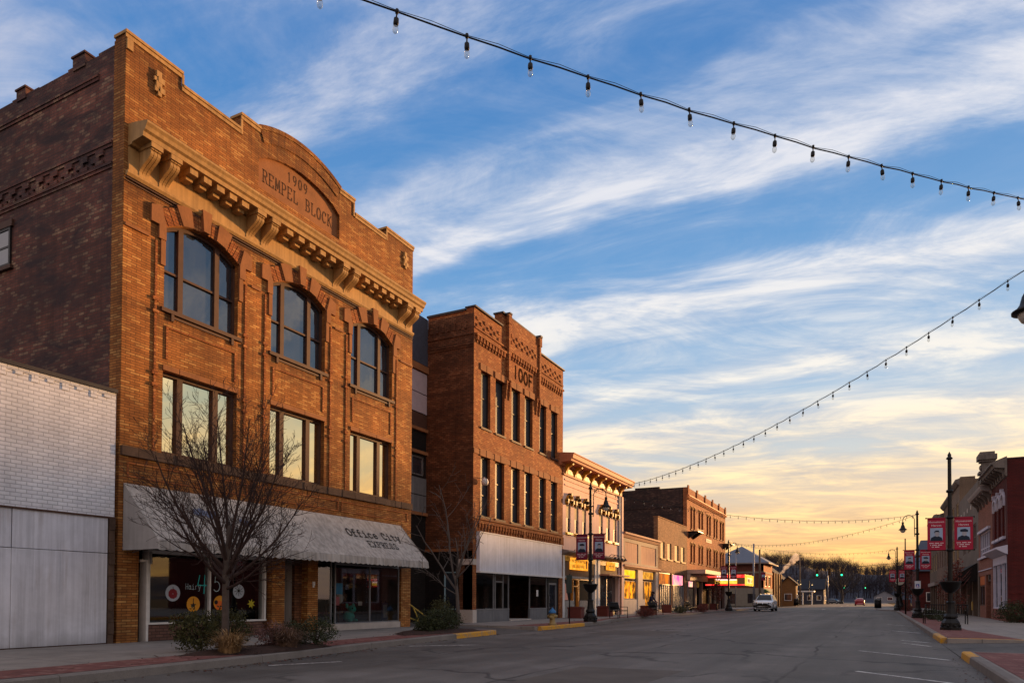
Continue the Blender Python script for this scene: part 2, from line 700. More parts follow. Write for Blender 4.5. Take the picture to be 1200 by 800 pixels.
def build_sky():
    wt = NT.__new__(NT)
    wt.t = world.node_tree
    wt.t.nodes.clear()
    out = wt.t.nodes.new('ShaderNodeOutputWorld')
    tc = wt.n('ShaderNodeTexCoord').outputs['Generated']
    sky = wt.n('ShaderNodeTexSky')
    sky.sky_type = 'NISHITA'
    sky.sun_disc = False
    sky.sun_elevation = SUN_EL
    sky.sun_rotation = SUN_AZ
    sky.air_density = 1.2
    sky.dust_density = 2.
    sky.ozone_density = 2.
    sep = wt.n('ShaderNodeSeparateXYZ')
    wt.l(tc, sep.inputs[0])
    x, y, z = sep.outputs
    # nearness to the sunset, 0..1 around the compass
    hl = wt.math('SQRT', wt.math('ADD', wt.math('MULTIPLY', x, x), wt.math('MULTIPLY', y, y)))
    dt = wt.math('DIVIDE', wt.math('ADD', wt.math('MULTIPLY', x, sin(SUN_AZ)), wt.math('MULTIPLY', y, cos(SUN_AZ))), wt.math('MAXIMUM', hl, .001))
    near = wt.math('POWER', wt.math('MULTIPLY', wt.math('ADD', dt, 1.), .5), 1.25)
    warm = wt.ramp(z, [(0, (1.0, .42, .06)), (.045, (.98, .49, .12)), (.11, (.80, .56, .32)), (.18, (.56, .59, .58)), (.28, (.30, .47, .66)), (.42, (.13, .31, .58)), (.6, (.06, .20, .48)), (1, (.035, .13, .40))])
    cool = wt.ramp(z, [(0, (.50, .42, .44)), (.08, (.46, .46, .54)), (.25, (.22, .40, .66)), (.45, (.075, .24, .55)), (1, (.035, .13, .40))])
    grad = wt.mix(near, cool, warm)
    nis = wt.mix(1., sky.outputs[0], (.10, .10, .10), 'MULTIPLY')
    base = wt.mix(.88, nis, grad)
    # cloud deck: direction projected on a plane overhead, streaks lying across the street
    zz = wt.math('ADD', wt.math('MAXIMUM', z, 0.), .16)
    px = wt.math('DIVIDE', x, zz)
    py = wt.math('DIVIDE', y, zz)

    def cvec(sx, sy, ox=0., oy=0., rot=0.):
        c = wt.n('ShaderNodeCombineXYZ')
        wt.l(px, c.inputs[0])
        wt.l(py, c.inputs[1])
        mp = wt.n('ShaderNodeMapping')
        mp.inputs['Scale'].default_value = (sx, sy, 1)
        mp.inputs['Location'].default_value = (ox, oy, 0)
        r0 = wt.n('ShaderNodeMapping')
        r0.inputs['Rotation'].default_value = (0, 0, rot)
        wt.l(c.outputs[0], r0.inputs['Vector'])
        wt.l(r0.outputs[0], mp.inputs['Vector'])
        return mp.outputs[0]
    # long streaks across the street: a street-wise profile of the deck, bent by noise and torn by finer noise
    nw = wt.noise(cvec(.55, .55, 2.3, 4.1), 1.3, 4, .55)
    nw2 = wt.noise(cvec(1.2, 1.6, 8.3, 1.1), 2.4, 5, .6)
    pyw = wt.math('ADD', wt.math('ADD', py, wt.math('MULTIPLY', wt.math('SUBTRACT', nw, .5), .42)), wt.math('MULTIPLY', wt.math('SUBTRACT', nw2, .5), .16))
    prof = [(0, 1.05), (.30, .85), (.56, .45), (.66, .30), (.76, .20), (.84, .52), (.90, .62), (.97, .30), (1.04, .22), (1.11, .62), (1.20, .62), (1.27, .95), (1.33, .92), (1.40, .22), (1.50, .18), (1.60, .62), (1.68, .80), (1.76, .50), (1.90, .26), (2.02, .50), (2.14, .78), (2.28, .38), (2.42, .74), (2.55, .80), (2.8, .42), (3.05, .78), (3.4, .5), (3.75, .85), (4.2, .55), (4.7, .85), (5, .7)]  # dense start: unseen cloud overhead and behind, added to lift the ambient light
    env = wt.ramp(wt.math('DIVIDE', pyw, 5.), [(q / 5, v) for q, v in prof], 'B_SPLINE' if False else 'LINEAR')
    n1 = wt.noise(cvec(.30, .9, SX, SY, radians(4)), 1.0, 3, .5, .35)
    n2 = wt.noise(cvec(1.0, 2.1, 7.1, 2.2, radians(-18)), 1.7, 12, .66, .8)
    n3 = wt.noise(cvec(2.0, 6., 1.4, 5.2, radians(-8)), 1.4, 10, .62, .5)
    den = wt.math('ADD', wt.math('ADD', wt.math('MULTIPLY', env, .50), wt.math('MULTIPLY', n2, .80)), wt.math('ADD', wt.math('MULTIPLY', n3, .30), wt.math('MULTIPLY', n1, .34)))
    cov = wt.ramp(wt.math('MULTIPLY', den, .5), [(.365, 0), (.43, .16), (.50, .48), (.58, .82), (.68, .96)], 'LINEAR')
    lit = wt.ramp(z, [(0, (1.0, .50, .10)), (.07, (1.08, .66, .24)), (.16, (1.05, .78, .42)), (.26, (.88, .80, .68)), (.42, (.76, .74, .74)), (.65, (.62, .63, .70)), (.8, (.66, .62, .64)), (1, (.66, .60, .60))])
    shade = wt.ramp(z, [(0, (.48, .20, .09)), (.07, (.46, .27, .17)), (.14, (.45, .35, .30)), (.24, (.44, .46, .53)), (.42, (.30, .40, .58)), (.7, (.30, .38, .54)), (.85, (.50, .48, .52)), (1, (.55, .50, .50))])
    backc = wt.ramp(z, [(0, (.70, .50, .44)), (.2, (.74, .58, .54)), (.5, (.70, .60, .60)), (1, (.62, .58, .62))])  # unseen clouds behind the camera, warmed to tint the ambient light
    relief = wt.math('ADD', wt.math('MULTIPLY', n2, .7), wt.math('MULTIPLY', n3, .5))
    cc = wt.mix(wt.ramp(wt.math('ADD', relief, wt.math('MULTIPLY', env, .14)), [(.56, 0), (.78, 1)]), shade, lit)
    cc = wt.mix(wt.math('MINIMUM', wt.math('MULTIPLY', near, 1.25), 1.), backc, cc)
    col = wt.mix(cov, base, cc)
    bg = wt.n('ShaderNodeBackground')
    wt.l(wt.mix(1., col, (10., 10., 10.), 'MULTIPLY'), bg.inputs['Color'])
    bg.inputs['Strength'].default_value = SKY_STRENGTH
    wt.l(bg.outputs[0], out.inputs['Surface'])


SKY_STRENGTH = 0.125
build_sky()
# ------------------------------------------------------------------ shared materials
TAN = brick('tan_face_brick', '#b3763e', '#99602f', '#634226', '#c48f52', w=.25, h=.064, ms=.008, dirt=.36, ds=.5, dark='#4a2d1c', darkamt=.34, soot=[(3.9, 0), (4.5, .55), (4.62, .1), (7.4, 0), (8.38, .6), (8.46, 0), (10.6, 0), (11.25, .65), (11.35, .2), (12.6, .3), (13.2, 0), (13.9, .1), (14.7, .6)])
REDDARK = brick('dark_common_brick', '#a56a58', '#855044', '#6e5a50', '#c09a7c', h=.078, dirt=.58, ds=.3, dark='#3a2f31', darkamt=.8)
ORANGE = brick('orange_brick', '#a16136', '#8a4f2c', '#5f3a24', '#b07646', h=.083, dirt=.25, ds=.6, dark='#5a3420', darkamt=.2)
SIDEBRICK = brick('shade_toned_side_brick', '#7d4f34', '#684029', '#43301f', '#8a5c40', h=.083, dirt=.4, ds=.4, dark='#2b1d17', darkamt=.4)  # darker copy of the orange brick, shade put into the colour
BLACKBRICK = brick('black_painted_brick', '#241f1e', '#1b1817', '#121010', None, h=.083, dirt=.3)
WHITEBRICK = brick('white_painted_brick', '#dddcdf', '#d0cfd3', '#b6b5b9', None, h=.085, dirt=.14, ds=.8, bump=.9)
BROWNBRICK = brick('brown_brick', '#8f6446', '#7c5439', '#5d4434', '#9d7354', dirt=.25, ds=.3)
RUSSET = brick('russet_brick', '#a5613a', '#93522f', '#64402c', '#b56f45', dirt=.25, ds=.3)
DARKWALL = brick('dark_party_wall_brick', '#5a4038', '#493430', '#362a28', '#6f5447', dirt=.45, ds=.2, dark='#26201f', darkamt=.6)
DEEPRED = brick('deep_red_brick', '#662522', '#561f1e', '#54302c', None, dirt=.35, ds=.3, dark='#3c1a1a', darkamt=.5)
PINKBRICK = brick('pinkish_brick', '#8c5c4b', '#7d4f40', '#6a5046', None, dirt=.2)
PAVER = brick('brick_paver', '#80504a', '#6f443f', '#56403c', '#8b625a', w=.21, h=.105, ms=.008, dirt=.3, ds=.7, bump=.4)

CREAMSTONE = mat('cream_terracotta', '#ad8754', .75, var=.25, vs=1.2, bump=.25, bs=22, streak=.25)
BROWNSTONE = mat('brown_sandstone', '#8b5c3a', .9, var=.3, vs=2, bump=.5, bs=18)
DARKSTONE = mat('sooty_rough_stone', '#574539', .95, var=.5, vs=3, bump=.9, bs=9)
DARKTRIM = mat('dark_brown_trim', '#4b3227', .7, var=.3, vs=4, bump=.15)
BLACKTRIM = mat('black_painted_trim', '#1d1b1b', .5, var=.2)
GREYTRIM = mat('grey_metal_trim', '#8c8b8c', .45, .6, var=.2)
WHITETRIM = mat('white_painted_trim', '#cfcac4', .6, var=.15, vs=5)
def weathered_panel():
    t = NT('weathered_white_panel')
    p = t.pos()
    col = t.mix(1., hexc('#cfcfd6'), t.ramp(t.noise(p, 1.1, 8, .7, .4), [(.28, .80), (.72, 1.08)]), 'MULTIPLY')
    col = t.mix(1., col, t.ramp(t.noise(t.pos(9, 9, .25), 1.1, 6, .65), [(.32, .76), (.60, 1.03)]), 'MULTIPLY')
    rust = t.ramp(t.math('MULTIPLY', t.noise(t.pos(4, 4, .35), 1.3, 6, .7), t.noise(p, .5, 3)), [(.30, 0), (.44, .4)])
    col = t.mix(rust, col, hexc('#8a7a6c'))
    sep = t.n('ShaderNodeSeparateXYZ')
    t.l(p, sep.inputs[0])
    foot = t.ramp(t.math('ADD', sep.outputs[2], t.math('MULTIPLY', t.noise(p, 3, 5), .5)), [(.28, .55), (.75, 0)])
    col = t.mix(foot, col, hexc('#5f5a56'))
    scuff = t.ramp(t.noise(p, 14, 5, .75), [(.66, 0), (.74, .35)])
    col = t.mix(scuff, col, hexc('#8f8c8c'))
    return t.done(t.bsdf(col, .6, 0, t.bump(t.noise(p, 1.6, 3), .12, .05), .3))


WHITEPANEL = weathered_panel()
COPING = mat('dark_metal_coping', '#3a3534', .5, .3, var=.3)
ROOFTAR = mat('roof_felt', '#2d2b2b', .95, var=.3)
PINKPLASTER = mat('salmon_painted_wall', '#dcb6a4', .85, var=.12, vs=1.2, bump=.1, streak=.1)
GILTBLACK = NT('gilt_and_black_moulding')
_v = GILTBLACK.noise(GILTBLACK.pos(), 5.5, 3)
GILTBLACK = GILTBLACK.done(GILTBLACK.bsdf(GILTBLACK.ramp(_v, [(.46, hexc('#1b1510')), (.56, hexc('#b8801c'))]), .6, 0, None, .3))
GOLDTRIM = mat('gold_painted_trim', '#c78e1f', .55, var=.4, vs=9, bump=.3)
BEIGE = mat('beige_stucco', '#a58168', .9, var=.2, vs=1.1, streak=.25)
TAUPE = mat('taupe_trim', '#7c6d66', .8, var=.2, streak=.2)
STONECREAM = mat('pale_limestone', '#b5aaa0', .85, var=.2, vs=2.5, bump=.3)
FIELDSTONE = mat('field_stone_veneer', '#8f8880', .9, var=.55, vs=5, bump=.9, bs=7)
CANVAS = mat('grey_canvas', '#aca49c', .85, var=.24, vs=.9, bump=.22, bs=6, streak=.34)
CANVASDARK = mat('shade_toned_canvas', '#9a9794', .9, var=.15, streak=.08)  # darker copy of the awning canvas, shade put into its end panels
BLACKCANVAS = mat('black_canvas', '#201d1c', .9, var=.3)
INK = mat('dark_sign_paint', '#23211f', .7, var=.1, bump=0)
SLATE = mat('dark_slate', '#3f4350', .7, var=.3, vs=6, bump=.5, bs=14)
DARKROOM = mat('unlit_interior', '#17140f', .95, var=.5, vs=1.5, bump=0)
DARKROOM2 = mat('dim_interior', '#3a3632', .95, var=.5, vs=1.2, bump=0)
GREYPANEL = mat('grey_sheet_panel', '#68686a', .7, var=.2, streak=.2)
MAUVEPANEL = mat('pale_mauve_panel', '#a89aa0', .7, var=.15)
BRONZE = mat('bronze_frame', '#3c332c', .5, .4, var=.2)
BLUEFRAME = mat('pale_blue_frame', '#8fb0bd', .6, var=.15)
GLASSHI = glass_dark('upper_window_glass', (.020, .024, .032), 2.1, .09)
GLASSREF = NT('sunset_tinted_mirror_glass')
GLASSREF = GLASSREF.done(GLASSREF.bsdf((.88, .70, .40), .04, 1., GLASSREF.bump(GLASSREF.noise(GLASSREF.pos(), 1.1, 2), .05, .05)))  # mirror base colour carries the sunset gold of the reflection
GLASSIOOF = mat('matte_window_pane', (.022, .024, .03), .55, var=.5, vs=.8, bump=0, spec=.3)  # no screen is built; panes made matte against the sun's glint
SHOPGLASS = glass_clear('shop_glass')

# ------------------------------------------------------------------ ground, road, pavements
def asphalt():
    t = NT('asphalt')
    p = t.pos()
    big = t.noise(t.pos(.30, .06, 1), 1., 5, .55)
    mid = t.noise(p, .7, 7, .62, .4)
    fine = t.noise(p, 48, 4, .7)
    grit = t.noise(p, 160, 2, .6)
    col = t.ramp(mid, [(.28, hexc('#4f4b48')), (.5, hexc('#5f5b57')), (.72, hexc('#6f6a66'))])
    col = t.mix(1., col, t.ramp(big, [(.32, .66), (.66, 1.18)]), 'MULTIPLY')
    col = t.mix(1., col, t.ramp(fine, [(.3, .70), (.72, 1.26)]), 'MULTIPLY')
    col = t.mix(1., col, t.ramp(grit, [(.3, .8), (.75, 1.25)]), 'MULTIPLY')
    # hairline cracks, some tarred
    vo = t.n('ShaderNodeTexVoronoi')
    vo.feature = 'DISTANCE_TO_EDGE'
    vo.inputs['Scale'].default_value = .22
    wv = t.n('ShaderNodeMix', data_type='VECTOR')
    dn = t.n('ShaderNodeTexNoise')
    dn.inputs['Scale'].default_value = .8
    dn.inputs['Detail'].default_value = 6
    t.l(p, dn.inputs['Vector'])
    add = t.n('ShaderNodeVectorMath', operation='MULTIPLY_ADD')
    t.l(dn.outputs['Color'], add.inputs[0])
    add.inputs[1].default_value = (2.6, 2.6, 0)
    t.l(p, add.inputs[2])
    t.l(add.outputs[0], vo.inputs['Vector'])
    crack = t.ramp(vo.outputs['Distance'], [(0, 1), (.008, .8), (.018, 0)])
    thin = t.ramp(t.noise(p, .23, 3), [(.42, 0), (.54, 1)])
    col = t.mix(t.math('MULTIPLY', t.math('MULTIPLY', crack, thin), .75), col, hexc('#2c2b2b'))
    # tarred lane seams running along the street
    sep = t.n('ShaderNodeSeparateXYZ')
    t.l(p, sep.inputs[0])
    wob = t.math('MULTIPLY', t.math('SUBTRACT', t.noise(t.pos(.3, .3, 1), 1.1, 4), .5), .5)
    for x0 in (-8.6, -5.1, -1.35):
        dx = t.math('ABSOLUTE', t.math('ADD', t.math('SUBTRACT', sep.outputs[0], x0), wob))
        col = t.mix(t.math('MULTIPLY', t.ramp(dx, [(.012, .8), (.05, 0)]), t.ramp(t.noise(p, .35, 3), [(.42, .15), (.6, 1)])), col, hexc('#2c2a29'))
    # tyre-polished bands in each lane
    wh = t.noise(t.pos(.9, .02, 1), 1.3, 3)
    col = t.mix(1., col, t.ramp(wh, [(.36, .84), (.62, 1.10)]), 'MULTIPLY')
    # oil drips in the parking strip, dark gutters
    oil = t.ramp(t.noise(p, .55, 5, .6), [(.56, 0), (.75, .45)])
    col = t.mix(oil, col, hexc('#3b3836'))
    sheen = t.ramp(mid, [(.3, .62), (.7, .82)])
    nrm = t.bump(t.math('ADD', t.math('MULTIPLY', fine, .7), grit), .35, .006)
    return t.done(t.bsdf(col, sheen, 0, nrm, .12))


def concrete(name, base, joint, jx, jy, ox=0., oy=0.):
    t = NT(name)
    p = t.pos()
    mid = t.noise(p, 1.1, 8, .68, .3)
    fine = t.noise(p, 60, 3)
    c = hexc(base)
    col = t.mix(1., c, t.ramp(mid, [(.28, .68), (.72, 1.18)]), 'MULTIPLY')
    col = t.mix(1., col, t.ramp(fine, [(.3, .85), (.7, 1.12)]), 'MULTIPLY')
    st = t.ramp(t.noise(p, 2.7, 6, .7), [(.6, 0), (.78, .5)])
    col = t.mix(st, col, hexc('#4a4745'))
    if jx:
        sep = t.n('ShaderNodeSeparateXYZ')
        t.l(p, sep.inputs[0])
        for out, j, o in ((0, jx, ox), (1, jy, oy)):
            m = t.math('PINGPONG', t.math('ADD', sep.outputs[out], o + 500 * j), j / 2)
            ln = t.ramp(t.math('DIVIDE', m, j / 2), [(0, 1), (.012 * 1.5 / j, 1), (.02 * 1.5 / j, 0)])
            col = t.mix(t.math('MULTIPLY', ln, .75), col, hexc(joint))
    return t.done(t.bsdf(col, .85, 0, t.bump(fine, .2, .005), .25))


def worn_paint(name, color, under, thr=.5):
    t = NT(name)
    p = t.pos()
    a = t.noise(p, 9, 7, .7)
    b = t.noise(p, 1.4, 4)
    m = t.ramp(t.math('ADD', t.math('MULTIPLY', a, .75), t.math('MULTIPLY', b, .45)), [(thr - .05, 0), (thr + .12, 1)])
    col = t.mix(m, hexc(color), hexc(under))
    return t.done(t.bsdf(col, .75, 0, t.bump(a, .15, .004), .3))


ASPHALT = asphalt()
CARVED = mat('carving_shade_brown', '#4d3222', .95, var=.3, bump=0)  # raised tablet letters, shade of the carving put into the colour
WALK = concrete('sidewalk_concrete', '#867f78', '#4e4b49', 1.5, 1.5, .4, .2)
KERBM = concrete('kerb_concrete', '#726b65', '#55524f', 0, 0)
YELLOW = worn_paint('yellow_kerb_paint', '#c08a20', '#7d7468', .62)
LINE = worn_paint('white_road_paint', '#c4c1bb', '#6b6866', .58)
MULCH = mat('bark_mulch', '#38261f', .95, var=.6, vs=14, bump=1., bs=30)
EARTH = mat('winter_ground', '#3f3a32', .95, var=.4, vs=.05, bump=.3, spec=.02)


def flat(name, polys, m, z, kind='structure'):
    mb = MB()
    for pl in polys:
        tri = tessellate_polygon([[Vector((x, y, 0)) for x, y in pl]])
        mb.idx([(x, y, z) for x, y in pl], [tuple(t) for t in tri])
    return tag(mb.build(name, m), kind=kind)


flat('ground', [rect(-1500, 1500, -300, 2500)], EARTH, -.03)
LC = [(-10.0, -30), (-10.1, 6), (-10.45, 10), (-11.0, 14), (-11.45, 18.6), (-11.65, 21.5), (-11.65, 25.2), (-11.75, 30.0), (-12.0, 33.5), (-12.7, 36.5), (-13.1, 45), (-13.2, 60), (-13.3, 100), (-12.6, 103)]
RC = [(1.55, -30), (1.58, 18.0), (1.6, 24.6), (1.62, 87), (.2, 92), (-.3, 98), (-.3, 107), (.6, 110)]
flat('road', [LC + [(-14, 106), (-14, 900), (3, 900), (3, 113)] + RC[::-1]], ASPHALT, 0.)
flat('cross_street', [[(-90, 100.4), (-13.3, 100.4), (-12.6, 103), (-14, 106), (-14, 113.5), (-90, 113.5)], [(3, 113), (3, 124), (90, 124), (90, 113)]], ASPHALT, -.004)


def pavement(name, line, side, far, y0, y1, m, z0=0., z1=.15):
    """slab from a kerb line back to the building line"""
    pts = [p for p in line if y0 < p[1] < y1]

    def at(y):
        for p, q in zip(line, line[1:]):
            if p[1] <= y <= q[1]:
                k = (y - p[1]) / (q[1] - p[1])
                return (p[0] + (q[0] - p[0]) * k, y)
        return line[-1] if y > line[-1][1] else line[0]
    return [at(y0)] + pts + [at(y1)]


KW = .17


def slab(name, line, side, far, y0, y1, m, z):
    e = pavement(name, line, side, far, y0, y1, m)
    e = [(x + side * KW, y) for x, y in e]
    poly = e + [(far, y1), (far, y0)]
    return poly


def kerb(y0, y1, line, side, m, name='kerb', ends=False):
    e = pavement(name, line, side, 0, y0, y1, m)
    mb = MB()
    for p, q in zip(e, e[1:]):
        n = max(1, int((q[1] - p[1]) / 3.05))
        for k in range(n):
            a = (p[0] + (q[0] - p[0]) * k / n, p[1] + (q[1] - p[1]) * k / n + .004)
            b = (p[0] + (q[0] - p[0]) * (k + 1) / n, p[1] + (q[1] - p[1]) * (k + 1) / n - .004)
            s = side
            prof = [(0, -.02), (.015, .125), (.045, .148), (KW, .152), (KW, -.02)]
            v = [(a[0] + s * d, a[1], z) for d, z in prof] + [(b[0] + s * d, b[1], z) for d, z in prof]
            mb.idx(v, [(0, 1, 6, 5), (1, 2, 7, 6), (2, 3, 8, 7), (3, 4, 9, 8), (4, 3, 2, 1, 0), (5, 6, 7, 8, 9)])
    return tag(mb.build(name, m), kind='structure')


# left side: kerb broken by the alley mouth at 21.9..25.2
kerb(-30, 18.7, LC, -1, KERBM)
kerb(18.7, 21.6, LC, -1, YELLOW)
kerb(25.3, 30.2, LC, -1, YELLOW)
kerb(30.2, 100, LC, -1, KERBM)
kerb(-30, 16.6, RC, 1, KERBM)
kerb(16.6, 18.2, RC, 1, YELLOW)
kerb(24.3, 27.6, RC, 1, YELLOW)
kerb(27.6, 108, RC, 1, KERBM)


def solid(name, polys, m, z1, z0=-.02):
    mb = MB()
    for pl in polys:
        mb.prism(pl, lambda a, b, c: (a, b, c), z0, z1)
    return tag(mb.build(name, m), kind='structure')


solid('sidewalk', [slab('', LC, -1, -15.9, -30, 21.9, None, 0), slab('', LC, -1, -15.9, 25.0, 102, None, 0)], WALK, .15)
solid('right_sidewalk', [slab('', RC, 1, 6.0, -30, 18.2, None, 0), slab('', RC, 1, 40, 24.0, 44.3, None, 0), slab('', RC, 1, 6.0, 44.3, 108, None, 0)], WALK, .15)
flat('brick_paving', [[(x - .19, y) for x, y in pavement('', LC, -1, 0, -30, 21.4, None)] + [(-12.9, 21.4), (-12.3, 14), (-11.65, 10), (-11.4, 6), (-11.35, -30)],
                      [(x - .19, y) for x, y in pavement('', LC, -1, 0, 25.4, 100, None)] + [(-14.1, 100), (-13.9, 45), (-13.0, 33.5), (-13.0, 25.4)],
                      rect(1.79, 6.0, -30, 17.95), [(1.79, 24.4), (3.6, 24.4), (2.9, 31), (2.7, 88), (1.85, 88), (1.8, 60)]], PAVER, .156)
# the alley: asphalt ramp on both sides
mb = MB()
for x0, x1, y0, y1 in ((-15.9, -11.65, 21.9, 25.0), (1.6, 40, 18.2, 24.0)):
    if x0 < 0:
        mb.face([(x1, y0, .003), (x1, y1, .003), (x0, y1, .145), (x0, y0, .145)])
        mb.face([(-15.9, y0, .145), (-15.9, y1, .145), (-15.9, 27.3, .145), (-15.9, 27.3, .145)])
    else:
        mb.face([(x0, y0, .003), (x0 + 2.5, y0, .10), (x0 + 2.5, y1, .10), (x0, y1, .003)])
        mb.face([(x0 + 2.5, y0, .10), (x1, y0, .10), (x1, y1, .10), (x0 + 2.5, y1, .10)])
mb.face([(-15.9, 21.9, .146), (-15.9, 27.4, .146), (-30, 27.4, .146), (-30, 21.9, .146)])
tag(mb.build('alley_pavement', ASPHALT), kind='structure')


def stripe(p, q, w=.1):
    d = Vector((q[0] - p[0], q[1] - p[1]))
    n = Vector((-d.y, d.x)).normalized() * w / 2
    return [(p[0] + n.x, p[1] + n.y), (p[0] - n.x, p[1] - n.y), (q[0] - n.x, q[1] - n.y), (q[0] + n.x, q[1] + n.y)]


flat('road_markings', [stripe(*s) for s in [((-.35, 13.9), (1.3, 12.3)), ((-.42, 19.5), (1.32, 17.4)), ((.62, 25.2), (1.35, 24.1)), ((.63, 23.6), (1.25, 22.3)),
                                            ((-10.75, 15.2), (-9.5, 16.6)), ((-9.9, 9.6), (-9.3, 10.9)),
                                            ((-6.2, 96), (-6.2, 103), .14), ((-11.5, 112), (-7.0, 113), .3), ((-6, 140), (-6, 150), .14), ((-6, 165), (-6, 178), .14), ((-6, 195), (-6, 215), .14),
                                            ((-13, 103.5), (-6.5, 104), .35), ((.4, 33), (1.4, 31), .1), ((.4, 41), (1.4, 39), .1)]], LINE, .004)
flat('asphalt_patch', [[(-4.9, 9.5), (-3.1, 9.6), (-3.0, 12.4), (-4.85, 12.3)], [(-9.2, 23.5), (-6.6, 23.7), (-6.7, 27.5), (-9.3, 27.2)]], concrete('patched_asphalt', '#564f49', '#2c2a29', 0, 0), .002)
mb = MB()
mb.bbox(1.77, 3.75, 24.13, 24.30, -.02, .156, .02)
tag(mb.build('kerb', YELLOW), kind='structure')
mb = MB()
mb.bbox(1.75, 6.0, 17.95, 18.12, -.02, .156, .02)
mb.bbox(-15.8, -11.9, 25.05, 25.2, -.02, .154, .02)
tag(mb.build('kerb', KERBM), kind='structure')
FX = -15.96
L = Face('+X', FX)


def shell(F, parent, a0, a1, z1, depth, side_m, roof_m, z0=0., parapet=.5, front_gap=.35, sides='both', back=True):
    """side walls, back wall and a flat roof behind the parapets"""
    w = MB()
    t = .3
    if sides in ('both', 'near'):
        F.box(w, a0, a0 + t, z0, z1, -depth, -front_gap)
    if sides in ('both', 'far'):
        F.box(w, a1 - t, a1, z0, z1, -depth, -front_gap)
    if back:
        F.box(w, a0 + t, a1 - t, z0, z1, -depth, -depth + t)
    w.build('wall', side_m, parent)
    r = MB()
    F.box(r, a0 + t, a1 - t, z1 - parapet - .25, z1 - parapet, -depth + t, -front_gap)
    r.build('roof', roof_m, parent)


def arcpts(c, cz, R, t0, t1, n=6):
    return [(c + R * sin(radians(t0 + (t1 - t0) * i / n)), cz + R * cos(radians(t0 + (t1 - t0) * i / n))) for i in range(n + 1)]


# ================================================================== white painted shop, far left
B = thing('white_brick_shop', 'low shop with white painted brick above boarded white panels, beside the tall tan block', 'building', (FX, 6, .1))
w = MB()
L.wall(w, rect(-3.5, 10.66, 3.1, 6.02), [], .35)
w.build('wall', WHITEBRICK, B)
shell(L, B, -3.5, 10.66, 5.6, 18, WHITEBRICK, ROOFTAR, parapet=.2, sides='near')
w = MB()
L.box(w, -3.5, 10.66, 6.02, 6.1, -.36, .07)
w.build('coping', COPING, B)
w = MB()   # ragged corbel course under the coping
for k in range(44):
    a = 10.5 - k * .32
    L.box(w, a - .14, a, 5.86 - (.07 if k % 2 else 0), 5.93, .002, .018)
    L.box(w, a - .32, a, 5.93, 6.018, .002, .022)
w.build('corbel_course', WHITEBRICK, B)
pm = MB()
zs = [(.2, 2.24), (2.25, 3.06)]
edges = [-3.3, -1.1, 1.2, 3.45, 5.7, 8.42, 9.40, 10.50]
for i, (p, q) in enumerate(zip(edges, edges[1:])):
    off = .012 * ((i * 7) % 3)
    L.box(pm, p + .003, q - .003, .17, 2.24, -.12, .01 + off)
for p, q in ((-3.3, .9), (.9, 4.6), (4.6, 8.42), (8.43, 10.5)):
    L.box(pm, p + .006, q - .006, 2.255, 3.06, -.12, .016)
pm.build('boarded_front', WHITEPANEL, B)
w = MB()
L.box(w, -3.5, 10.66, 3.06, 3.1, -.2, .05)
L.box(w, -3.5, 10.52, .1, .17, -.2, .0)
w.build('trim', DARKTRIM, B)
w = MB()
for k in range(11):
    z = .1 + k * .27
    L.box(w, 10.52 + .01 * (k % 2), 10.66, z, z + .262, -.3, .03 + .02 * ((k * 5) % 3) / 2)
w.build('stone_pier', DARKSTONE, B)

# ================================================================== the tall tan brick block
B = thing('tan_brick_block', 'three storey tan brick block with dated stone tablet, bracketed cornice and long grey shop awning', 'building', (FX, 16.7, .1), None)
A0, A1 = 10.77, 22.63
WIN = [(11.88, 14.21), (15.44, 17.76), (19.04, 21.36)]
w = MB()
top = [(22.63, 14.72), (20.95, 14.72), (20.95, 14.38), (19.12, 14.38), (19.12, 14.84), (18.39, 14.84)]
c_, R_ = 16.66, 0
half, rise = 1.73, .40
R_ = (half ** 2 + rise ** 2) / (2 * rise)
arcT = [(c_ + R_ * sin(t), 14.84 + rise - R_ + R_ * cos(t)) for t in [math.asin(half / R_) * (1 - 2 * i / 14) for i in range(15)]]
top += arcT[1:]
top += [(14.26, 14.84), (14.26, 14.40), (12.30, 14.40), (12.30, 14.72), (10.77, 14.72)]
holes = [arch(a, b, 8.5, 10.54, .36) for a, b in WIN] + [rect(a, b, 4.83, 6.93) for a, b in WIN]
tab = [(14.9, 13.16), (18.4, 13.16), (18.4, 13.98)] + [(c_ + 3.9 * sin(t), 14.46 - 3.9 + 3.9 * cos(t)) for t in [math.asin(1.74 / 3.9) * (1 - 2 * i / 10) for i in range(1, 10)]] + [(14.9, 13.98)]
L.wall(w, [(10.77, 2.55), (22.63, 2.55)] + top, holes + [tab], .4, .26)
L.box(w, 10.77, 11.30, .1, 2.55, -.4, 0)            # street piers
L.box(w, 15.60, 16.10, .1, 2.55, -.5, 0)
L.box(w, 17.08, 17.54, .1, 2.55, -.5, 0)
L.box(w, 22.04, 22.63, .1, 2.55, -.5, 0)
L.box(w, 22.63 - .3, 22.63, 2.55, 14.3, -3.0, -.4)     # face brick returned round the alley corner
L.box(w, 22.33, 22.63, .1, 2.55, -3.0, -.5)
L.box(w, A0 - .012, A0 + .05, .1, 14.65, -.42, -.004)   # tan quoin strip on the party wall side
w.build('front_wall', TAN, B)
w = MB()
L.box(w, A0, A0 + .3, .1, 14.5, -26, -.42)
L.box(w, 22.33, 22.63, .1, 14.0, -26, -3.0)
L.box(w, A0 + .3, 22.33, .1, 13.6, -26, -25.7)
for d0, d1, z in ((-26, -1.0, 13.98), (-26, -.44, 12.18), (-26, -.44, 11.66)):     # belt courses on the party wall
    L.box(w, A0 - .05, A0 - .002, z, z + .07, d0, d1)
    L.box(w, A0 - .028, A0 - .002, z - .08, z - .003, d0, d1)
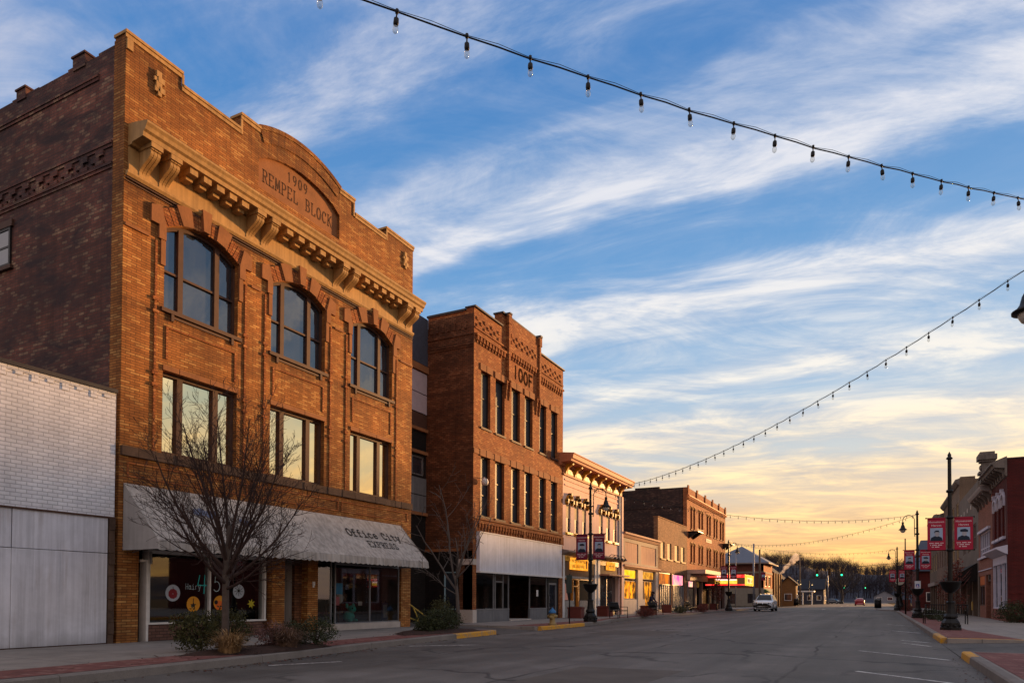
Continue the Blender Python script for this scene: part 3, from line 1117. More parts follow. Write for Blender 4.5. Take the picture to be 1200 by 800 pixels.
for k in range(30):                                   # stepped corbels between the belts
    d = -.75 - k * .62
    L.box(w, A0 - .05, A0 - .002, 11.96, 12.10, d - .30, d)
    L.box(w, A0 - .05, A0 - .002, 11.84, 11.957, d - .46, d - .16)
    L.box(w, A0 - .05, A0 - .002, 11.74, 11.837, d - .30, d)
for k in range(40):                                   # broken crown of the party wall
    d = -.45 - k * .62
    random.seed(k)
    L.box(w, A0, A0 + .3, 14.503, 14.52 + random.uniform(0, .07), d - .6, d)
w.build('party_wall', REDDARK, B)
for d, z, s in ((-1.55, 14.76, .5), (-4.1, 14.72, .42), (-7.5, 14.7, .5)):
    w = MB()
    L.box(w, A0 - .03, A0 + .5, 14.45, z, d - s, d)
    L.box(w, A0 - .06, A0 + .53, z + .003, z + .05, d - s - .03, d + .03)
    w.build('flue_stub', REDDARK, B)
PW_ = Face('-Y', A0)
window(PW_, B, -21.75, -20.62, 10.08, 11.12, .004, .07, rows=(.5,), fm=BLACKTRIM, gm=GLASSHI, th=.05)
w = MB()
PW_.box(w, -21.85, -20.52, 11.123, 11.30, .002, .07)
PW_.box(w, -21.85, -20.52, 9.98, 10.077, .002, .09)
w.build('ledge', DARKTRIM, B)
r = MB()
L.box(r, A0 + .3, 22.33, 13.35, 13.6, -25.7, -.42)
r.build('roof', ROOFTAR, B)

# copings of the stepped parapet
w = MB()
for a, b, z in ((10.74, 12.33, 14.72), (12.34, 14.22, 14.40), (14.22, 14.94, 14.84), (18.38, 19.16, 14.84), (19.17, 20.9, 14.38), (20.9, 22.66, 14.72)):
    L.box(w, a, b, z + .003, z + .075, -.42, .055)
    L.box(w, a + .01, b - .01, z - .10, z - .003, .002, .03)
for a in (12.30, 14.22, 19.08, 20.91):
    z = 14.42
    L.box(w, a, a + .06, z - .12, z + .30, .004, .035)
L.box(w, 10.775, 10.93, 14.35, 14.60, .003, .05)
w.build('coping', CREAMSTONE, B)
w = MB()   # rowlock hood over the arched centre
inn = [(a, b) for a, b in arcT]
out = [(c_ + (R_ + .13) * sin(t), 14.84 + rise - R_ + (R_ + .13) * cos(t)) for t in [math.asin(half / R_) * (1 - 2 * i / 14) for i in range(15)]]
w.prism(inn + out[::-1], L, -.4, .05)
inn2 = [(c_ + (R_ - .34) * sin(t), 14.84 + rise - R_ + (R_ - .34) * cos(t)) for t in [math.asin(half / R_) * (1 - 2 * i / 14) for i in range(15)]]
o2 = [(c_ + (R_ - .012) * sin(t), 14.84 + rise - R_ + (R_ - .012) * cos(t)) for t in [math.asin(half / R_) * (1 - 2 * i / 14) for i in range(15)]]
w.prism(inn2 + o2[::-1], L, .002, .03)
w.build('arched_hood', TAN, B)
w = MB()
tri = tessellate_polygon([[Vector((a, b, 0)) for a, b in tab]])
w.idx([L(a, b, -.10) for a, b in tab], [tuple(t) for t in tri])
tb = w.build('stone_tablet', BROWNSTONE, B)
w = MB()
fn = lambda a, b, c: L(a, b, -.10 + c)
strokes(w, 'REMPEL', 15.14, 13.46, .205, .36, .034, fn, 0, .006, .22)
strokes(w, 'BLOCK', 16.92, 13.46, .205, .36, .034, fn, 0, .006, .22)
strokes(w, '1909', 16.12, 13.98, .18, .30, .03, fn, 0, .006, .3)
w.build('carved_lettering', CARVED, tb)

# cornice
w = MB()
L.profile(w, [(.0, 12.05), (.12, 12.05), (.16, 12.10), (.54, 12.14), (.56, 12.24), (.62, 12.28), (.65, 12.36), (.70, 12.42), (.70, 12.47), (.30, 12.54), (0, 12.58)], 10.86, 22.54)
L.box(w, 10.86, 22.54, 11.42, 12.018, .003, .045)
L.profile(w, [(.002, 11.30), (.05, 11.30), (.10, 11.36), (.10, 11.415), (.002, 11.415)], 10.80, 22.60)
w.build('cornice', CREAMSTONE, B)
w = MB()
for z in (11.17, 11.235):
    L.box(w, 10.80, 22.60, z, z + .03, .002, .03 + (z - 11.17) * .4)
w.build('string_course', DARKTRIM, B)


def bracket(mb, a, wd=.26, z1=12.135, z0=11.40, dmax=.5):
    n = 12
    pts = [(.05, z1), (dmax, z1), (dmax, z1 - .16)]
    for i in range(n + 1):
        k = i / n
        z = z1 - .16 - (z1 - .16 - z0) * k
        d = .06 + (dmax - .12) * (.5 + .5 * cos(pi * k)) + .06 * sin(2 * pi * k + .4)
        pts.append((max(.055, d), z))
    pts.append((.05, z0))
    for o, ww, sc in ((0, wd * .3, 1.), (wd * .35, wd * .3, 1.), (wd * .7, wd * .3, 1.)):
        L.profile(mb, pts, a + o, a + o + ww)
    p2 = [(d * .86 if d > .06 else d, z) for d, z in pts]
    L.profile(mb, p2, a + wd * .3, a + wd * .35)
    L.profile(mb, p2, a + wd * .65, a + wd * .7)
    L.box(mb, a - .03, a + wd + .03, z1 - .12, z1 - .002, .06, dmax + .04)


pairs = [(11.12, 11.66), (14.42, 14.96), (18.04, 18.58), (21.62, 22.12)]
for pa in pairs:
    for a in pa:
        w = MB()
        bracket(w, a)
        w.build('bracket', CREAMSTONE, B)
for (p0, p1), (q0, q1) in zip(pairs, pairs[1:]):
    for k in range(5):
        a = p1 + .26 + (q0 - p1 - .26) * (k + 1) / 6
        w = MB()
        L.box(w, a - .12, a + .12, 11.98, 12.135, .05, .48)
        L.box(w, a - .10, a + .10, 11.88, 11.978, .05, .30)
        w.build('modillion', CREAMSTONE, B)

# terracotta crosses on the parapet ends
for a in (11.62, 22.08):
    w = MB()
    for dx, dz, sx, sz in ((0, .17, .07, .08), (.06, .04, .09, .07), (-.07, .02, .06, .05), (.0, -.10, .08, .09), (.09, -.20, .07, .07), (-.06, -.22, .05, .06), (.02, -.31, .05, .06)):
        L.box(w, a + dx - sx, a + dx + sx, 14.08 + dz - sz, 14.08 + dz + sz, .002, .07 + dx * .1)
    w.build('terracotta_ornament', CREAMSTONE, B)

# third-storey arches
for a0, a1 in WIN:
    c = (a0 + a1) / 2
    half, rise = (a1 - a0) / 2, .36
    R = (half ** 2 + rise ** 2) / (2 * rise)
    cz = 10.54 + rise - R
    th = math.degrees(math.asin(half / R))
    w = MB()
    n = 26
    for i in range(n):
        t0, t1 = -th + 2 * th * i / n + .18, -th + 2 * th * (i + 1) / n - .18
        w.prism([(c + R * sin(radians(t)), cz + R * cos(radians(t))) for t in (t0, t1)] + [(c + (R + .42) * sin(radians(t)), cz + (R + .42) * cos(radians(t))) for t in (t1, t0)], L, .002, .035 + .008 * (i % 2))
    w.build('brick_arch', ORANGE, B)
    w = MB()
    for s in (-1, 1):
        q = [(c + s * (half + .0), 10.18), (c + s * (half + .20), 10.18), (c + s * (half + .20), 10.52), (c + s * (half + .42), 10.52), (c + s * (half + .42), 10.93), (c + s * (half + .14), 11.02), (c + s * (half - .0), 10.54)]
        w.prism(q, L, .002, .07)
        m0 = th * .44
        q = [(c + s * R * sin(radians(t)), cz + R * cos(radians(t))) for t in (m0 - 5, m0 + 4)] + [(c + s * (R + .5) * sin(radians(t)), cz + (R + .5) * cos(radians(t))) for t in (m0 + 5, m0 - 5)]
        w.prism(q, L, .003, .075)
        L.box(w, *sorted((c + s * (half + .0), c + s * (half + .13))), 9.55, 10.178, .002, .05)
    q = [(c - .10, cz + R), (c + .10, cz + R), (c + .15, 11.46), (c - .15, 11.46)]
    w.prism(q, L, .004, .14)
    w.build('arch_stone', BROWNSTONE, B)
    o = window(L, B, a0, a1, 8.5, 10.54, -.24, .07, cols=(.245, .735), rows=((0, .50), (1, .50), (2, .50)), fm=DARKTRIM, gm=GLASSHI, mw=.15, rise=.36, th=.10)
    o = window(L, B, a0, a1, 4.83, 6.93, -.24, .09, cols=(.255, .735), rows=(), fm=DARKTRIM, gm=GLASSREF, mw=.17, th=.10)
    w = MB()   # sills and lintel
    L.box(w, a0 - .10, a1 + .10, 8.40, 8.498, -.2, .07)
    L.box(w, a0 + .18, a0 + .26, 8.22, 8.398, .002, .06)
    L.box(w, a1 - .26, a1 - .18, 8.22, 8.398, .002, .06)
    L.box(w, a0 + .26, a1 - .26, 8.30, 8.36, .002, .035)
    w.build('sill', DARKTRIM, B)
    w = MB()
    for k in range(5):
        p = a0 - .02 + (a1 - a0 + .04) * k / 5
        L.box(w, p + .004, p + (a1 - a0 + .04) / 5 - .004, 6.932, 7.06, -.1, .04 + .006 * (k % 2))
    w.build('lintel', BROWNSTONE, B)
    w = MB()   # raised brick frame strips up the bay
    for s, a in ((-1, a0 - .28), (1, a1 + .22)):
        L.box(w, a, a + .06, 4.84, 10.10, .002, .035)
        for z in (6.45, 6.75, 8.28, 8.6):
            L.box(w, a - .05, a + .11, z, z + .08, .003, .055)
    L.box(w, a0 + .06, a1 - .06, 8.02, 8.06, .002, .03)
    L.box(w, a1 - .12, a1 - .06, 7.22, 8.018, .002, .03)
    L.box(w, a0 + .06, a0 + .12, 7.22, 8.018, .002, .03)
    w.build('raised_brick_strip', ORANGE, B)
w = MB()
for p, q in ((10.80, 11.42), (14.66, 15.0), (18.2, 18.6), (21.82, 22.6)):
    L.box(w, p, q, 10.10, 10.17, .002, .045)
w.build('impost_band', BROWNSTONE, B)
w = MB()   # rough stone sill course
random.seed(3)
a = 10.775
while a < 22.6:
    n = min(22.62, a + random.uniform(.32, .75))
    L.box(w, a + .004, n - .004, 4.60, 4.825, .002, random.uniform(.06, .11))
    a = n
w.build('sill_course', DARKSTONE, B)
w = MB()   # sunk panels between the sill course and the awning
for p, q in ((10.95, 14.6), (14.75, 18.45), (18.6, 22.35)):
    for z in (4.10, 4.42):
        L.box(w, p, q, z, z + .035, .002, .03)
    L.box(w, p, p + .035, 4.137, 4.418, .002, .03)
    L.box(w, q - .035, q, 4.137, 4.418, .002, .03)
w.build('panel_moulding', ORANGE, B)

# shop front under the awning
w = MB()
L.box(w, 11.30, 22.04, 2.42, 2.55, -1.6, -.02)                 # soffit
L.box(w, 11.31, 22.03, .10, 2.42, -4.2, -4.1)                  # back of the rooms
L.box(w, 15.55, 15.60, .1, 2.42, -4.1, -.36)
L.box(w, 11.31, 22.03, .06, .12, -4.1, -.3)
L.box(w, 11.31, 22.03, 2.36, 2.42, -4.1, -1.6)
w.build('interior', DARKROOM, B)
w = MB()
L.box(w, 11.62, 15.30, .12, .55, -.30, -.06)
w.build('stall_riser', brick('stall_riser_brick', '#7a5a4d', '#6a4b41', '#4b3a35', None), B)
wd = MB()
L.box(wd, 11.60, 15.42, .555, .60, -.34, -.03)
L.box(wd, 11.60, 15.42, 2.32, 2.40, -.30, -.08)
L.box(wd, 15.36, 15.42, .602, 2.318, -.30, -.06)
L.box(wd, 11.60, 11.66, .602, 2.318, -.30, -.06)
L.box(wd, 13.44, 13.49, .602, 2.318, -.28, -.08)
sw = wd.build('window', WHITETRIM, B)
sw['label'] = 'wide shop window with round painted emblems'
g = MB()
g.face([L(11.62, .58, -.16), L(15.40, .58, -.16), L(15.40, 2.34, -.16), L(11.62, 2.34, -.16)])
pane = g.build('pane', SHOPGLASS, sw)


def disc(F, mb, a, b, r, d, n=28, mi=0):
    mb.face([F(a + r * cos(2 * pi * k / n), b + r * sin(2 * pi * k / n), d) for k in range(n)], mi)


def star(F, mb, a, b, r, d, k=.4, pts=5, rot=90., mi=0):
    v = [(a, b)]
    for i in range(pts * 2):
        q = radians(rot + 180 * i / pts)
        rr = r if i % 2 == 0 else r * k
        v.append((a + rr * cos(q), b + rr * sin(q)))
    n = pts * 2
    mb.idx([F(x, y, d) for x, y in v], [(0, 1 + i, 1 + (i + 1) % n) for i in range(n)], mi)


em = [mat('pale_decal', '#9fa4ac', .6, var=.1, bump=0), mat('red_decal', '#7a1620', .6, var=.1, bump=0), mat('amber_decal', '#d08a1c', .6, var=.12, bump=0),
      mat('black_decal', '#15120f', .6, bump=0), mat('orange_decal', '#d8641a', .6, var=.15, bump=0), mat('cyan_chalk', '#35b7b4', .6, bump=0), mat('yellow_decal', '#b3a31e', .6, bump=0), mat('white_chalk', '#a9bcc0', .6, bump=0)]
D0 = -.150
w = MB(); disc(L, w, 12.37, 1.34, .215, D0, mi=0)
for k in range(9):
    q = 2 * pi * k / 9
    disc(L, w, 12.37 + .075 * cos(q), 1.32 + .07 * sin(q), .062, D0 + .002 + .0004 * k, 12, 1)
L.box(w, 12.365, 12.38, 1.44, 1.50, D0 + .002, D0 + .004, 3)
w.build('round_decal', em, sw)['label'] = 'pale round decal with a red fruit'
w = MB(); disc(L, w, 12.99, 1.05, .205, D0, mi=2)
star(L, w, 12.99, 1.02, .10, D0 + .002, .42, mi=3)
L.box(w, 12.98, 13.0, 1.10, 1.2, D0 + .002, D0 + .004, 3)
w.build('round_decal', em, sw)['label'] = 'amber round decal with a black star'
w = MB(); disc(L, w, 13.84, 1.08, .20, D0, mi=2); disc(L, w, 13.82, 1.02, .13, D0 + .002, mi=4); disc(L, w, 13.72, 1.10, .06, D0 + .003, mi=3)
w.build('round_decal', em, sw)['label'] = 'orange and yellow round decal'
w = MB(); disc(L, w, 14.49, 1.40, .20, D0, mi=0)
for k in range(9):
    q = 2 * pi * k / 9 + .2
    p0, p1 = (14.49 + .05 * cos(q), 1.42 + .05 * sin(q)), (14.49 + .16 * cos(q + .35), 1.42 + .15 * sin(q + .35))
    w.prism(stripe(p0, p1, .014), L, D0 + .002, D0 + .003, 3)
disc(L, w, 14.49, 1.42, .045, D0 + .0035, 12, 3)
w.build('round_decal', em, sw)['label'] = 'pale round decal with dark rays'
w = MB(); star(L, w, 14.95, 1.05, .15, D0, .45, 7, 80, 6)
w.build('splash_decal', em, sw)
w = MB()
strokes(w, '4', 13.08, 1.38, .33, .42, .026, lambda a, b, c: L(a, b, D0 + c), mi=5)
strokes(w, '5', 13.58, 1.40, .30, .40, .02, lambda a, b, c: L(a, b, D0 + c), mi=7)
strokes(w, 'Hairy', 12.74, 1.44, .085, .15, .012, lambda a, b, c: L(a, b, D0 + c), mi=7)
w.build('painted_lettering', em, sw)
# door beside the window, seen edge on
w = MB()
L.box(w, 11.32, 11.38, .12, 2.15, -.42, -.30)
L.box(w, 11.54, 11.60, .12, 2.15, -.30, -.03)
L.box(w, 11.38, 11.54, 2.09, 2.15, -.42, -.06)
dd = w.build('door', WHITETRIM, B)
w = MB(); L.box(w, 11.385, 11.535, .14, 2.085, -.36, -.33); w.build('pane', GLASSHI, dd)
# recess with a plank door between the brick piers
w = MB()
for k in range(5):
    L.box(w, 16.12 + k * .128, 16.12 + k * .128 + .12, .12, 2.42, -.38, -.34 + .006 * (k % 2))
w.build('door', mat('drab_plank_door', '#6f665f', .85, var=.2, streak=.25), B)['label'] = 'drab plank door between two brick piers'
w = MB()
L.box(w, 16.77, 17.08, .1, 2.42, -.7, -.25)
w.build('recess_wall', SIDEBRICK, B)
w = MB()
L.box(w, 15.42, 15.60, .1, 2.42, -.5, -.2)
w.build('recess_wall', SIDEBRICK, B)
w = MB()
L.box(w, 17.28, 17.36, 1.62, 1.74, .002, .05)
L.box(w, 17.29, 17.35, 1.56, 1.618, .004, .03)
w.build('doorbell_box', WHITETRIM, B)
# second shop window with its splayed corner
w = MB()
pts = [(17.58, -.9), (18.43, -.02), (22.02, -.02), (22.02, -.9)]
w.prism([(a, d) for a, d in pts], lambda a, d, b: L(a, b, d), .12, .36)
w.build('display_plinth', STONECREAM, B)
w = MB()
for a, d in ((17.60, -.80), (18.28, -.12), (18.46, -.10), (20.28, -.10), (21.98, -.10)):
    L.box(w, a - .025, a + .025, .362, 2.40, d - .025, d + .025)
L.box(w, 18.48, 21.96, 2.33, 2.40, -.13, -.07)
L.box(w, 18.48, 21.96, .362, .40, -.13, -.07)
sw2 = w.build('window', GREYTRIM, B)
sw2['label'] = 'shop window crowded with goods'
g = MB()
g.face([L(18.46, .37, -.1), L(21.98, .37, -.1), L(21.98, 2.39, -.1), L(18.46, 2.39, -.1)])
g.face([L(17.60, .37, -.8), L(18.28, .37, -.12), L(18.28, 2.39, -.12), L(17.60, 2.39, -.8)])
g.build('pane', SHOPGLASS, sw2)
w = MB()
L.box(w, 17.6, 22.0, .366, .38, -2.6, -.16)
L.box(w, 21.0, 22.0, .38, 2.4, -2.62, -2.6)
L.box(w, 21.985, 22.0, .38, 2.4, -2.6, -.16)
w.build('display_floor', GREYPANEL, B)
w = MB()
L.box(w, 17.6, 21.9, .12, 2.4, -3.0, -2.9)
w.build('back_partition', DARKROOM2, B)

# awning
aw0, aw1, dt, zt_, db, zb = 10.86, 21.92, .03, 3.94, 1.28, 2.56
cm = MB()
N = 46
for i in range(N):
    p, q = aw0 + (aw1 - aw0) * i / N, aw0 + (aw1 - aw0) * (i + 1) / N
    s0 = .008 * (i % 2); s1 = .008 * ((i + 1) % 2)
    m = 6
    for k in range(m):
        def pt(a, k_, s):
            f = k_ / m
            rr = (a - aw0) / 1.105
            s = s + .045 * sin(pi * (rr % 1.0)) * sin(pi * f) + .012 * sin(a * 5.1 + f * 3) * f
            return L(a, zt_ + (zb - zt_) * f - .05 * sin(pi * f), dt + (db - dt) * f - s * f * .4)
        cm.face([pt(p, k, s0), pt(q, k, s1), pt(q, k + 1, s1), pt(p, k + 1, s0)], 0, True)
    # scalloped valance
    for j in range(4):
        u0, u1 = p + (q - p) * j / 4, p + (q - p) * (j + 1) / 4
        e = lambda u: .215 + .035 * abs(sin(pi * (u - aw0) / .24))
        wv = lambda u: .02 * sin(u * 9.0) + .012 * sin(u * 23)
        cm.face([L(u0, zb, db), L(u1, zb, db), L(u1, zb - e(u1), db + .012 + wv(u1)), L(u0, zb - e(u0), db + .012 + wv(u0))], 0)
awn = cm.build('awning', CANVAS, B)
awn['label'] = 'long grey canvas awning with scalloped edge'
w = MB()
for a in (aw0, aw1):
    w = MB()
    w.face([L(a, zt_, dt), L(a, zb, db), L(a, zb - .22, db), L(a, zb - .22, dt)])
    w.build('end_panel', CANVASDARK, awn)
w = MB()
sl = sqrt((zt_ - zb) ** 2 + (db - dt) ** 2)


def onaw(a, s, c):
    """s: distance up the slope from the lower edge"""
    f = 1 - s / sl
    sg = .045 * sin(pi * (((a - aw0) / 1.105) % 1.0)) * sin(pi * f) + .012 * sin(a * 5.1 + f * 3) * f
    return L(a, zt_ + (zb - zt_) * f - .05 * sin(pi * f) + .006 + c, dt + (db - dt) * f - sg * f * .4 + .008 + c)


strokes(w, 'Office', 18.30, 1.02, .24, .30, .046, onaw, gap=.12)
strokes(w, 'City', 20.16, 1.02, .24, .30, .046, onaw, gap=.12)
strokes(w, 'EXPRESS', 19.05, .56, .20, .28, .03, onaw, gap=.18)
w.build('lettering', INK, awn)
w = MB()
text_mesh(w, 'ain', 13.62, .52, .42, onaw, align='CENTER')
w.prism(stripe((13.2, .46), (14.5, .46), .035), onaw, 0, .002)
w.build('lettering', INK, awn)
w = MB()
for a, s in ((12.55, 1.18), (12.72, 1.22), (12.9, 1.15), (13.1, 1.2), (13.95, 1.02), (14.12, .98)):
    disc(lambda x, y, d: onaw(x, y, 0), w, a, s, .13, 0, 14)
w.build('printed_emblem', mat('faded_blue_print', '#5d6478', .8, bump=0), awn)
w = MB()
for a in (aw0 + .25, 16.2, aw1 - .2):
    w.tube([L(a, 2.30, .04), L(a, zb - .02, db - .03)], .014, 6)
w.tube([L(11.62, 2.36, .0), L(11.62, 2.05, .02)], .03, 6)
w.build('strut', GREYTRIM, awn)

# ================================================================== goods in the second shop window (each a thing)
def goods(name, label, cat, fn, mats):
    m = MB()
    fn(m)
    return tag(m.build(name, mats), label, cat)


RED = mat('dull_red_enamel', '#6e1d1d', .5, bump=0)
TEAL = mat('teal_plush', '#3fa394', .95, var=.3, vs=12)
WHT = mat('white_porcelain', '#b9b6b0', .4, bump=0)
BLU = mat('blue_card', '#4aa0c8', .6, bump=0)
PNK = mat('pink_card', '#c87b80', .6, bump=0)
SHADE = mat('parchment_shade', '#b38f5c', .8, var=.2)
WOOD = mat('dark_varnished_wood', '#4c2f1d', .5, var=.3)
NAVY = mat('navy_lacquer', '#1f2a44', .4, bump=0)
o = goods('price_card', 'sky blue price card taped inside the shop window near the splayed corner', 'card', lambda m: L.box(m, 18.55, 18.87, 1.35, 1.72, -.135, -.125), BLU)
o = goods('price_card', 'pink price card taped inside the shop window below the blue card', 'card', lambda m: L.box(m, 18.50, 18.72, .98, 1.27, -.135, -.125), PNK)


def lamp_fn(m):
    x, y, _ = L(17.98, 0, -1.25)
    m.lathe([(.16, 0), (.17, .03), (.03, .06), (.025, 1.15), (.02, 1.2)], x, y, .38, 12, 1)
    m.lathe([(.24, 1.2), (.24, 1.22), (.22, 1.72), (.215, 1.73)], x, y, .38, 18, 0)


goods('floor_lamp', 'floor lamp with parchment drum shade behind the splayed shop glass', 'lamp', lamp_fn, [SHADE, WOOD])


def guitar_fn(m):
    x, y, _ = L(17.98, 0, -1.62)
    x += .85
    m.ball((x, y, .62), .06, .20, .22, 14, 8, 0)
    m.ball((x, y, .92), .055, .15, .17, 14, 8, 0)
    m.box(x - .02, x + .02, y - .03, y + .03, 1.0, 1.62, 1)
    m.box(x - .025, x + .025, y - .05, y + .05, 1.62, 1.78, 1)


goods('red_guitar', 'red guitar standing upright inside the splayed corner of the shop window', 'guitar', guitar_fn, [RED, WOOD])


def plush_fn(m):
    x, y, _ = L(19.65, 0, -.5)
    m.ball((x, y, .58), .19, .22, .20, 14, 9, 0)
    m.ball((x + .1, y + .03, .84), .15, .17, .14, 14, 9, 0)
    for s in (-1, 1):
        m.ball((x + .05, y + s * .17, .95), .05, .07, .09, 8, 6, 0)
        m.ball((x + .21, y + s * .06, .87), .025, .03, .035, 8, 6, 1)
        m.ball((x + .16, y + s * .15, .45), .12, .06, .06, 8, 6, 0)


goods('plush_toy', 'round teal plush toy sitting at the front of the shop window', 'toy', plush_fn, [TEAL, INK])


def vase_fn(a, d, k):
    def f(m):
        x, y, _ = L(a, 0, d)
        m.lathe([(.08 * k, 0), (.15 * k, .10 * k), (.17 * k, .22 * k), (.10 * k, .38 * k), (.06 * k, .48 * k), (.09 * k, .55 * k)], x, y, 1.02, 16)
    return f


goods('tall_vase', 'white porcelain vase on the wooden stand in the shop window', 'vase', vase_fn(19.62, -.95, 1.1), WHT)


def stand_fn(m):
    x, y, _ = L(19.62, 0, -.95)
    m.box(x - .3, x + .3, y - .35, y + .35, .95, 1.02)
    for sx in (-1, 1):
        for sy in (-1, 1):
            m.box(x + sx * .27 - .025, x + sx * .27 + .025, y + sy * .32 - .025, y + sy * .32 + .025, .38, .95)


goods('display_stand', 'dark wooden display stand carrying the white vase in the shop window', 'stand', stand_fn, WOOD)


def cab_fn(m):
    x, y, _ = L(20.9, 0, -1.2)
    m.box(x - .25, x + .25, y - .42, y + .42, .40, 1.68, 0)
    m.box(x + .25, x + .265, y - .38, y - .01, .46, 1.62, 1)
    m.box(x + .25, x + .265, y + .01, y + .38, .46, 1.62, 1)
    m.box(x + .265, x + .27, y - .22, y + .0, .95, 1.1, 2)


goods('dark_cabinet', 'tall dark cabinet with a small label in the right half of the shop window', 'cabinet', cab_fn, [INK, BLACKTRIM, WHT])


def easel_fn(m):
    x, y, _ = L(21.62, 0, -.45)
    for s in (-1, 1):
        m.tube([(x, y + s * .18, .38), (x - .06, y + s * .13, 1.14)], .018, 6)
    m.box(x - .02, x + .02, y - .17, y + .17, .42, 1.05)
    m.box(x + .02, x + .026, y - .12, y + .12, .50, .98, 1)


goods('framed_board', 'navy framed board leaning at the right end of the shop window', 'board', easel_fn, [NAVY, GREYPANEL])


def tree_fn(m):
    x, y, _ = L(18.98, 0, -.65)
    m.lathe([(.18, 0), (.20, .02), (.04, .05), (.03, .2)], x, y, .38, 10, 0)
    random.seed(5)
    for k in range(260):
        z = random.uniform(.2, 1.25)
        r = .38 * (1.3 - z) * sqrt(random.random())
        t = random.uniform(0, 2 * pi)
        px, py, pz = x + r * cos(t), y + r * sin(t), .38 + z
        s = .05
        m.face([(px, py, pz), (px + s * cos(t), py + s * sin(t), pz - s * .6), (px + s * cos(t + .6), py + s * sin(t + .6), pz - s * .5)], 0)
    for k in range(34):
        z = random.uniform(.25, 1.2)
        r = .36 * (1.32 - z)
        t = random.uniform(-.9, 2.2) - .6
        m.ball((x + r * cos(t), y + r * sin(t), .38 + z), .018, .018, .018, 6, 4, 1 + k % 3)


goods('tinsel_tree', 'small dark tinsel tree with coloured baubles behind the cards in the shop window', 'decoration', tree_fn,
      [mat('dark_tinsel', '#16241a', .5, bump=0), mat('pink_bauble', '#c0606a', .3, bump=0), mat('yellow_bauble', '#c9a83a', .3, bump=0), mat('silver_bauble', '#a9b2b5', .25, .6, bump=0)])


# ================================================================== stair hall across the alley mouth
B = thing('stair_hall', 'narrow set back stair hall of grey panels between the two tall brick blocks', 'building', (-18.5, 25, .1))
I = Face('+X', -18.47)
w = MB()
I.wall(w, rect(22.64, 27.34, .1, 14.0), [rect(25.4, 27.2, 6.78, 7.66), rect(23.2, 25.1, 6.78, 7.66)], .3, .2)
w.build('wall', BLACKBRICK, B)
w = MB()
I.box(w, 22.64, 27.34, 11.85, 14.02, .003, .06)
w.build('slate_hanging', SLATE, B)
w = MB()
for z0, z1 in ((10.52, 11.45), (9.62, 10.48)):
    for a0, a1 in ((22.8, 24.9), (24.95, 27.30)):
        I.box(w, a0, a1, z0, z1, .004, .05)
w.build('spandrel_panel', MAUVEPANEL, B)
w = MB()
for z0, z1 in ((5.08, 5.86), (5.90, 6.66)):
    for a0, a1 in ((22.8, 24.9), (24.95, 27.30)):
        I.box(w, a0, a1, z0, z1, .004, .05)
w.build('spandrel_panel', GREYPANEL, B)
w = MB()
for a0, a1 in ((22.8, 24.9), (24.95, 27.30)):
    I.box(w, a0, a1, 8.86, 9.58, .004, .05)
w.build('spandrel_panel', DARKTRIM, B)
w = MB()
for z in (11.5, 7.74, 8.78, 4.96):
    I.box(w, 22.64, 27.34, z, z + (.3 if z == 11.5 else .14), .004, .12)
w.build('ledge', BROWNSTONE, B)
for a0, a1 in ((23.2, 25.1), (25.4, 27.2)):
    window(I, B, a0, a1, 6.78, 7.66, -.12, .07, cols=(.5,), fm=GREYTRIM, gm=GLASSHI)
w = MB()
I.box(w, 22.64, 27.34, 13.6, 13.8, -14, -.3)
w.build('roof', ROOFTAR, B)
# yellow handrail of the basement steps
B = thing('stair_railing', 'yellow tube handrail at the side of the tan block in the alley', 'railing', (-16.8, 23.1, .15))
w = MB()
for p in (((-16.2, 22.78, .15), (-16.2, 22.78, 1.05)), ((-17.6, 22.78, .15), (-17.6, 22.78, 1.35)), ((-16.2, 22.78, 1.05), (-17.6, 22.78, 1.35)), ((-16.2, 22.78, .6), (-17.6, 22.78, .85)),
          ((-15.9, 24.4, .15), (-16.2, 22.78, 1.05)), ((-16.05, 23.5, .15), (-16.15, 23.1, .85)), ((-16.0, 23.9, .15), (-16.2, 22.8, .5))):
    w.tube(p, .028, 8)
w.build('rail', mat('faded_yellow_tube', '#a98f3c', .5, var=.2), B)
# ================================================================== lodge hall (IOOF)
B = thing('lodge_hall', 'three storey orange brick hall with letters IOOF and a blank white sign panel', 'building', (FX, 32.4, .1))
A0, A1 = 27.35, 37.45
WC = [(28.0, 28.88), (29.38, 30.30), (31.02, 31.96), (32.5, 33.43), (34.26, 35.14), (35.78, 36.64)]
w = MB()
out = [(A0, 2.4), (A1, 2.4), (A1, 14.2), (34.22, 14.2), (34.22, 14.86), (29.98, 14.86), (29.98, 14.2), (A0, 14.2)]
L.wall(w, out, [rect(a, b, 8.98, 11.55) for a, b in WC] + [rect(a, b, 4.95, 7.66) for a, b in WC], .4, .24)
L.box(w, A0, 27.66, .72, 2.4, -.5, 0)
L.box(w, 36.96, A1, .1, 2.4, -.5, 0)
# the raised centre bay
for p, q in ((30.42, 30.60), (33.92, 34.10)):
    L.box(w, p, q, 11.75, 14.86, .002, .17)
    L.box(w, p - .06, q + .06, 14.5, 14.95, .003, .20)
L.box(w, 30.602, 33.918, 13.2, 14.86, .002, .09)
# recessed-panel look: soldier chequer courses along the top of each bay
for a0, a1, z in ((27.55, 29.9, 13.62), (34.35, 37.3, 13.62), (30.75, 33.8, 13.86)):
    dd = .002 if z < 13.8 else .092
    n = int((a1 - a0) / .30)
    for i in range(n):
        a = a0 + (a1 - a0) * i / n
        for r in range(3):
            if (i + r) % 2 == 0:
                L.box(w, a, a + .14, z - .24 + r * .16, z - .24 + r * .16 + .15, dd, dd + .05)
